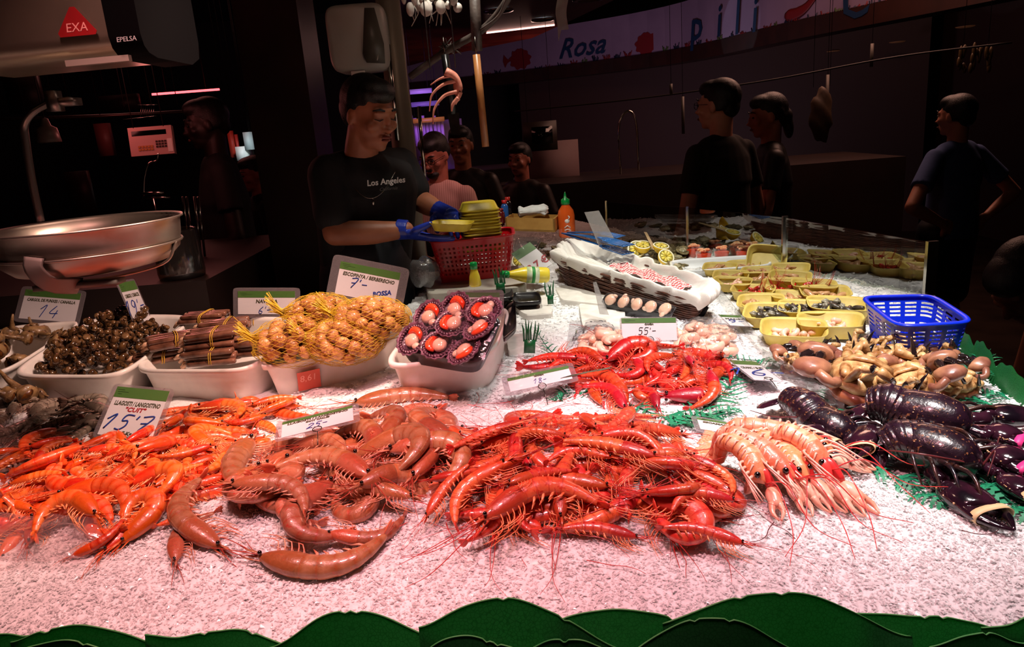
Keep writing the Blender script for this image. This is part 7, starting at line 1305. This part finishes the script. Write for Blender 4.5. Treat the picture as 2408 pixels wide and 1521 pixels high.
hanging_bar(1046, 128, 1066, 268, 2.4, .012, .006, mat('knife_black', '#0c0b0c', '#161414', 10, .3), 'long dark knife hanging with its square blade down', 'hanging_knife', (.036, .065)); hanging_bar(1120, 128, 1142, 345, 2.35, .011, .009, mat('stick_wood', '#7a4a24', '#a87040', 10, .4), 'long brown wooden stick hanging in front of the dark stall', 'hanging_stick'); hanging_bar(1115, -30, 1122, 120, 2.36, .016, .012, BRK, 'dark upright bar the wooden stick hangs from', 'hanging_bar')
rb1, rb2 = PY(1322, -40, 2.0), PY(1322, 70, 2.0); m = MB(); V = [np.array(rb1)*(1-i/15)+np.array(rb2)*(i/15)+np.array([(j/3-.5)*.028+.003*math.sin(i*.5), .006*math.sin(i*.4+j), -.028*(j == 0 or 0)*(i == 15)]) for i in range(16) for j in range(4)]; m.grid(V, 16, 4); tag(m.build('ribbon', glassy('ribbon_film', '#c8c4c0', .2, .2, .5, '#a8a09a')), 'pale plastic ribbon hanging from the top beside the lamp', 'ribbon')
hc = PY(1055, 222, 2.35); m = MB(); HCM = mat('hanging_crab_pink', '#b86a58', '#d48c78', 40, .5, bmp=.5, bscale=150)
for pts, r in ((((1048, 168), (1072, 182), (1083, 215), (1070, 245)), .013), (((1072, 190), (1040, 200), (1015, 225), (1010, 262)), .006), (((1075, 215), (1045, 225), (1022, 255), (1018, 292)), .0065), (((1060, 178), (1035, 185), (1012, 200)), .005), (((1078, 230), (1065, 245), (1062, 262)), .008)): m.sweep(cr([PY(a, b, 2.35) for a, b in pts], 14), np.linspace(r, r*.3, 14), n=8)
m.ell(PY(1076, 205, 2.36), (.014, .014, .03)); tag(m.build('hanging_crab', HCM), 'pink dried spider crab hanging beside the black knife', 'crab')
m = MB(); gk = random.Random(6)
for k in range(26): p = PY(gk.uniform(948, 1080), gk.uniform(-30, 22), 2.4+gk.uniform(-.03, .03)); m.ell(p, (gk.uniform(.008, .018),)*2+(gk.uniform(.01, .024),), n=9, k=7)
for k in range(18): x = gk.uniform(955, 1050); a = PY(x, 5, 2.4); b = PY(x+gk.uniform(-25, 25), gk.uniform(30, 62), 2.4); m.sweep([a, (a+b)/2+[gk.uniform(-.01, .01), 0, 0], b], .0012, n=4)
tag(m.build('hanging_shells', mat('shell_white', '#a09890', '#b8b0a8', 30, .6)), 'bundle of white shells in netting hung from the top edge', 'shells')
# ================================================================== the stall behind at the left
LED = mat('led_tube', '#ff8080', emit='#ff4a50', es=5); m = MB(); m.sweep([PY(357, 222, 5.0), PY(516, 210, 5.2)], .007, n=8); tag(m.build('led_tube', LED), 'glowing red strip light far behind at the left', 'lamp'); 
kp = PY(358, 332, 3.6); root = thing('keypad_scale', 'small pinkish scale with a keypad, red-lit, behind at the left', 'scale', M=frame(kp, (1, .1, 0), (0, .15, 1))); MB().box((0, 0, 0), (.195, .13, .03)).build('casing', mat('casing_pink', '#c8a09a', rough=.5), root, smooth=False); MB().box((-.005, .037, .0155), (.155, .022, .002)).build('display', mat('display_black', '#060606', rough=.1), root, smooth=False)
m = MB(); [m.box((.025+.013*(k % 4), -.005-.012*(k//4), .017), (.009, .008, .004)) for k in range(12)]; m.build('key_block', mat('keys_dark', '#2c1a18'), root, smooth=False); m = MB(); [m.box((-.055+.014*(k % 5), -.025-.013*(k//5), .017), (.010, .009, .004)) for k in range(10)]; m.build('key_block', mat('keys_orange', '#c08040'), root, smooth=False); MB().box((.083, -.025, .0165), (.022, .06, .002)).build('sticker', WHT, root, smooth=False)
l = light('keypad_added_fill', 'POINT', tuple(PY(380, 270, 3.2)), (1, .25, .22), 1.5, .05)  # unseen red fill added to brighten the keypad scale
m = MB(); m.sweep([PY(-60, 283, 3.8), PY(250, 272, 3.9), PY(520, 258, 4.1)], .008, n=8); tag(m.build('rail', mat('rail_dark', '#584844', rough=.3, metal=.8)), 'thin horizontal rail across the stall behind', 'rail')
m = MB()
for k in range(7): m.sweep([PY(332+k*5, 247, 3.7), PY(330+k*5, 275, 3.7)], .0012, n=4)
m.sweep([PY(325, 247, 3.7), PY(370, 246, 3.7)], .0015, n=4); m.sweep([PY(285, 282, 3.7), PY(370, 272, 3.7)], .0015, n=4); tag(m.build('wire_rack', STL), 'small wire rack hanging from the rail behind', 'rack')
m = MB(); m.lathe([(.0, .06), (.012, .055), (.018, .03), (.035, .02), (.042, -.03), (.040, -.032), (0, -.02)], 20); o = m.build('hanging_cup', mat('cup_grey', '#6a5a54', rough=.4)); o.location = PY(112, 315, 2.9); tag(o, 'small grey bell-shaped lamp hanging behind the scale arm', 'lamp')
m = MB(); m.lathe([(.075, 0), (.078, .02), (.072, .16), (.070, .165), (.066, .16), (.07, .02)], 28); o = m.build('clear_canister', glassy('canister_clear', '#b0a080', .15, .1, .05)); o.location = PY(430, 650, 2.55)-np.array([0, 0, 0]); tag(o, 'ribbed clear container in the dark behind the snail tray', 'container')
m = MB(); [m.sweep([PY(430+k*9, 462, 3.0), [PY(438+k*9, 560, 3.0)[0], 3.0, PY(430, 650, 2.55)[2]]], .005, n=6) for k in (0, 1, 3, 4)]; tag(m.build('chrome_rods', STL), 'pair of chrome rods catching the light below the second seller', 'rods')
for k, (x0, y0, x1, y1, yy, c_, nm) in enumerate([(540, 310, 552, 368, 6.5, '#c84030', 'upright red stripe of the far stall'), (556, 318, 562, 366, 6.5, '#b83028', 'second upright red stripe of the far stall')]):
    o = MB().box((0, 0, 0), ((x1-x0)/1739*6.6, .03, (y1-y0)/1739*6.6)).build('far_poster', mat('far_red'+c_, c_)); o.location = PY((x0+x1)/2, (y0+y1)/2, yy); tag(o, nm, 'board')
for k, (x0, y0, x1, y1, c_, nm) in enumerate([(565, 345, 585, 375, '#d8dcd8', 'small white carton in the bright gap at the left'), (590, 365, 636, 388, '#c4ccc4', 'upper white crate in the bright gap at the left'), (598, 388, 640, 418, '#e0e8f0', 'lower white crate with a blue edge in the bright gap'), (583, 312, 597, 350, '#a8b4b4', 'narrow white packet in the bright gap at the left')]):
    o = MB().box((0, 0, 0), ((x1-x0)/1739*6.5, .2, (y1-y0)/1739*6.5)).build('white_crate', mat('far_white'+str(k), c_)); o.location = PY((x0+x1)/2, (y0+y1)/2, 6.4); tag(o, nm, 'crate')
light('far_crates_spot', 'SPOT', tuple(PY(600, 200, 5.2)), (.85, .95, 1), 70, .1, tuple(PY(605, 375, 6.4)), 22, .6)  # cool spot aimed at the pale crates in the gap
o = MB().box((PY(600, 430, 6.4)[0], 6.5, .55), (.9, .5, 1.1)).build('far_counter', mat('far_counter_dark', '#1c1210')); tag(o, 'dark counter of the far stall at the left', 'counter')
# purple-lit window area behind the bearded man and the striped panels above
PUR = mat('purple_panel', '#b8a8d0', '#d0b8e0', 8, .5); m = MB()
for k in range(9): m.box(tuple(PY(970+k*9, 305+(k % 3)*6, 6.2)), (.024, .02, .22))
tag(m.build('purple_goods', PUR), 'row of pale goods under purple light beyond the post', 'goods'); light('purple_lamp', 'SPOT', tuple(PY(1000, 262, 5.5)), (.55, .2, 1), 14, .05, tuple(PY(1000, 310, 6.6)), 110, .5)
o = MB().box(tuple(PY(1010, 355, 6.6)), (.6, .05, .5)).build('display_board', mat('board_purple', '#7a68a0')); tag(o, 'board glowing purple behind the bearded man', 'board')
for k, (a, b, w, c_, nm) in enumerate([(985, 215, .20, '#b8c0c8', 'white far sign plate just right of the post'), (990, 245, .28, '#707888', 'grey-blue far awning edge right of the post'), (1000, 283, .30, '#a89028', 'yellow far shelf strip right of the post')]):
    o = MB().box(tuple(PY(a, b, 6.0)), (w, .05, .035)).build('far_strip', mat('far_strip'+str(k), c_)); tag(o, nm, 'board')
# the stall opposite: lamps under the trim, rail, hanging lights, scale and paper
for k, (a, b) in enumerate([(1265, 218), (1330, 219), (1460, 206), (1585, 190), (1710, 172), (1835, 148), (1960, 120), (2110, 98), (2270, 62)]):
    bf = banner_frame(a, b+30) if b > 0 else banner_frame(a, b); p = PZ(a, b, 2.09); m = MB(); m.lathe([(0, -.01), (.055, -.01), (.075, -.006), (.08, 0)], 20); o = m.build('ceiling_lamp', mat('dim_lamp', '#7a5a40', emit='#6a4028', es=.12)); o.location = p; tag(o, ['first', 'second', 'third', 'fourth', 'fifth', 'sixth', 'seventh', 'eighth', 'ninth'][k]+' round dim lamp from the left under the painted fascia', 'lamp', 'row of round lamps under the fascia')
m = MB(); m.sweep(cr([PY(1210, 262, 5.8), PY(1500, 232, 5.4), PY(1800, 190, 5.0), PY(2100, 135, 4.6), PY(2380, 100, 4.3)], 30), .006, n=6); tag(m.build('rail', mat('rail_dim', '#2c2422')), 'thin rail sloping across the dark stall opposite', 'rail')
for k, (x, y0, y1, nm) in enumerate([(1945, 180, 285, 'bright white cleaver-like bar hanging right of the woman'), (1606, 230, 312, 'pale thin bar hanging above the broad man'), (1578, 198, 220, 'short pale hook on the rail'), (2050, 105, 155, 'pale rod hanging at the upper right')]):
    o = MB().box(tuple(PY(x, (y0+y1)/2, 5.0)), (.018, .01, (y1-y0)/1739*5)).build('hanging_bar', mat('bar_pale', '#5a544e')); tag(o, nm, 'bar')
o = MB().box(tuple(PY(1270, 320, 5.9)), (.26, .05, .22)).build('wall_monitor', mat('monitor_grey', '#2c2422')); tag(o, 'dark square monitor on the stall opposite', 'monitor'); MB().box((0, 0, 0), (.16, .01, .13)).build('screen', mat('display_black', '#060606'), o).location = tuple(PY(1275, 318, 5.86))
o = MB().box(tuple(PY(1300, 400, 6.0)), (.42, .04, .45)).build('white_board', mat('board_lilac', '#6a5456', '#765e60', 3, .7)); tag(o, 'pale lilac board leaning in the dark, right of the hanging stick', 'board')
m = MB(); m.sweep(cr([PY(1460, 410, 5.5), PY(1455, 300, 5.5), PY(1475, 262, 5.5), PY(1495, 285, 5.5), PY(1502, 400, 5.5)], 24), .008, n=8); tag(m.build('tap_hose', STL), 'arched steel tap hose in the stall opposite', 'tap')
m = MB(); m.ell((0, 0, 0), (.07, .06, .17), n=16, k=12, fn=lambda D: 1+.12*np.sin(D[:, 2]*8+D[:, 0]*4)); o = m.build('hanging_squid', mat('squid_pale', '#3a2818', '#483420', 10, .6)); o.location = PY(1930, 275, 4.9); tag(o, 'large pale dried fish hanging right of the woman', 'fish')
m = MB(); gk = random.Random(8)
for k in range(20): p = PY(gk.uniform(2250, 2330), gk.uniform(115, 165), 4.6); m.ell(p, (.012, .012, gk.uniform(.02, .05)), n=8, k=6)
tag(m.build('hanging_bunch', mat('bunch_ochre', '#4a3818')), 'ochre bunch hanging at the upper right', 'bunch')
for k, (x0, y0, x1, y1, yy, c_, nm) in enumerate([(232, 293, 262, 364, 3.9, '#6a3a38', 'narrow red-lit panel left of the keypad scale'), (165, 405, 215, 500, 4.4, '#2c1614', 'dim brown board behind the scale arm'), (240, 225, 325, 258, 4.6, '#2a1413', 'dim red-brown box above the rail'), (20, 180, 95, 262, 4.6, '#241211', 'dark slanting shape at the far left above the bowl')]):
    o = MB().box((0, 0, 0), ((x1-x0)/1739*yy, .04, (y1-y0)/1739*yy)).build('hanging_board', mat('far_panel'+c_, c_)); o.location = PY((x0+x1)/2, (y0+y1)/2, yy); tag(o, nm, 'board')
m = MB(); m.sweep(cr([PY(338, 462, 3.3), PY(340, 420, 3.3), PY(350, 385, 3.3), PY(368, 378, 3.3), PY(372, 360, 3.3)], 18), .004, n=6); m.sweep([PY(333, 455, 3.3), PY(385, 453, 3.3)], .006, n=6); m.sweep([PY(335, 466, 3.3), PY(400, 464, 3.3)], .004, n=6); m.sweep([PY(360, 466, 3.3), [PY(360, 466, 3.3)[0], 3.3, PY(430, 650, 2.55)[2]]], .008, n=6); tag(m.build('weighing_stand', STL), 'chrome stand and arm under the keypad scale', 'stand')
light('far_red_glow', 'POINT', tuple(PY(200, 240, 3.4)), (1, .22, .2), 1.6, .1)
def hang(o, pts, ztop=3.54):
    """the thin wires a thing hangs from, as a part of it"""
    bpy.context.view_layer.update(); m = MB(); mi = np.array(o.matrix_world.inverted())
    for x, y, z in pts: a = mi @ np.array([x, y, z, 1]); b = mi @ np.array([x, y, ztop, 1]); m.sweep([a[:3], b[:3]], .002, n=4)
    m.build('hanger', mat('hanger_dark', '#1a1412'), o)
O_ = bpy.data.objects
def top(o):
    bpy.context.view_layer.update(); ls = [o]+list(o.children); V = [c.matrix_world @ Vector(k) for c in ls if c.type == 'MESH' for k in c.bound_box]; z = max(v.z for v in V); xs_ = [v.x for v in V]; ys_ = [v.y for v in V]; return min(xs_), max(xs_), sum(ys_)/len(ys_), z
for nm in ('led_tube', 'hanging_bunch', 'hanging_bar.001', 'hanging_bar.002', 'hanging_bar.003', 'hanging_bar.004', 'hanging_squid', 'wire_rack', 'hanging_cup', 'keypad_scale', 'rail', 'wall_monitor', 'hanging_crab', 'hanging_shells', 'ribbon', 'far_poster', 'far_poster.001', 'far_strip', 'far_strip.001', 'far_strip.002', 'purple_goods', 'white_crate.001', 'white_crate.002', 'white_crate.003', 'white_crate.004', 'hanging_board', 'hanging_board.001', 'hanging_board.002', 'hanging_board.003'):
    o = O_.get(nm)
    if o is None or o.parent: continue
    a, b, y, z = top(o); hang(o, [((a*.85+b*.15) if b-a > .1 else (a+b)/2, y, z-.003), ((a*.15+b*.85) if b-a > .1 else (a+b)/2, y, z-.003)], 2.3 if y < 3 else 3.54)
# dark service counters of the stalls behind, carrying what stands there
for (cx, cy_, w, d, h, lab) in ((1.45, 5.85, 2.9, 1.0, 1.12, 'dark service counter of the stall opposite, behind the standing people'), (-.55, 6.35, 1.3, .8, 1.22, 'dark counter of the far stall behind the bearded man'), (-1.66, 3.02, 1.3, 1.15, float(PY(430, 650, 2.55)[2])-.002, 'dark back counter behind the snail tray')):
    o = MB().box((0, 0, h/2), (w, d, h)).build('service_counter', mat('counter_dark', '#1c1210', '#261815', 3, .5), smooth=False); o.location = (cx, cy_, 0); tag(o, lab, 'counter')
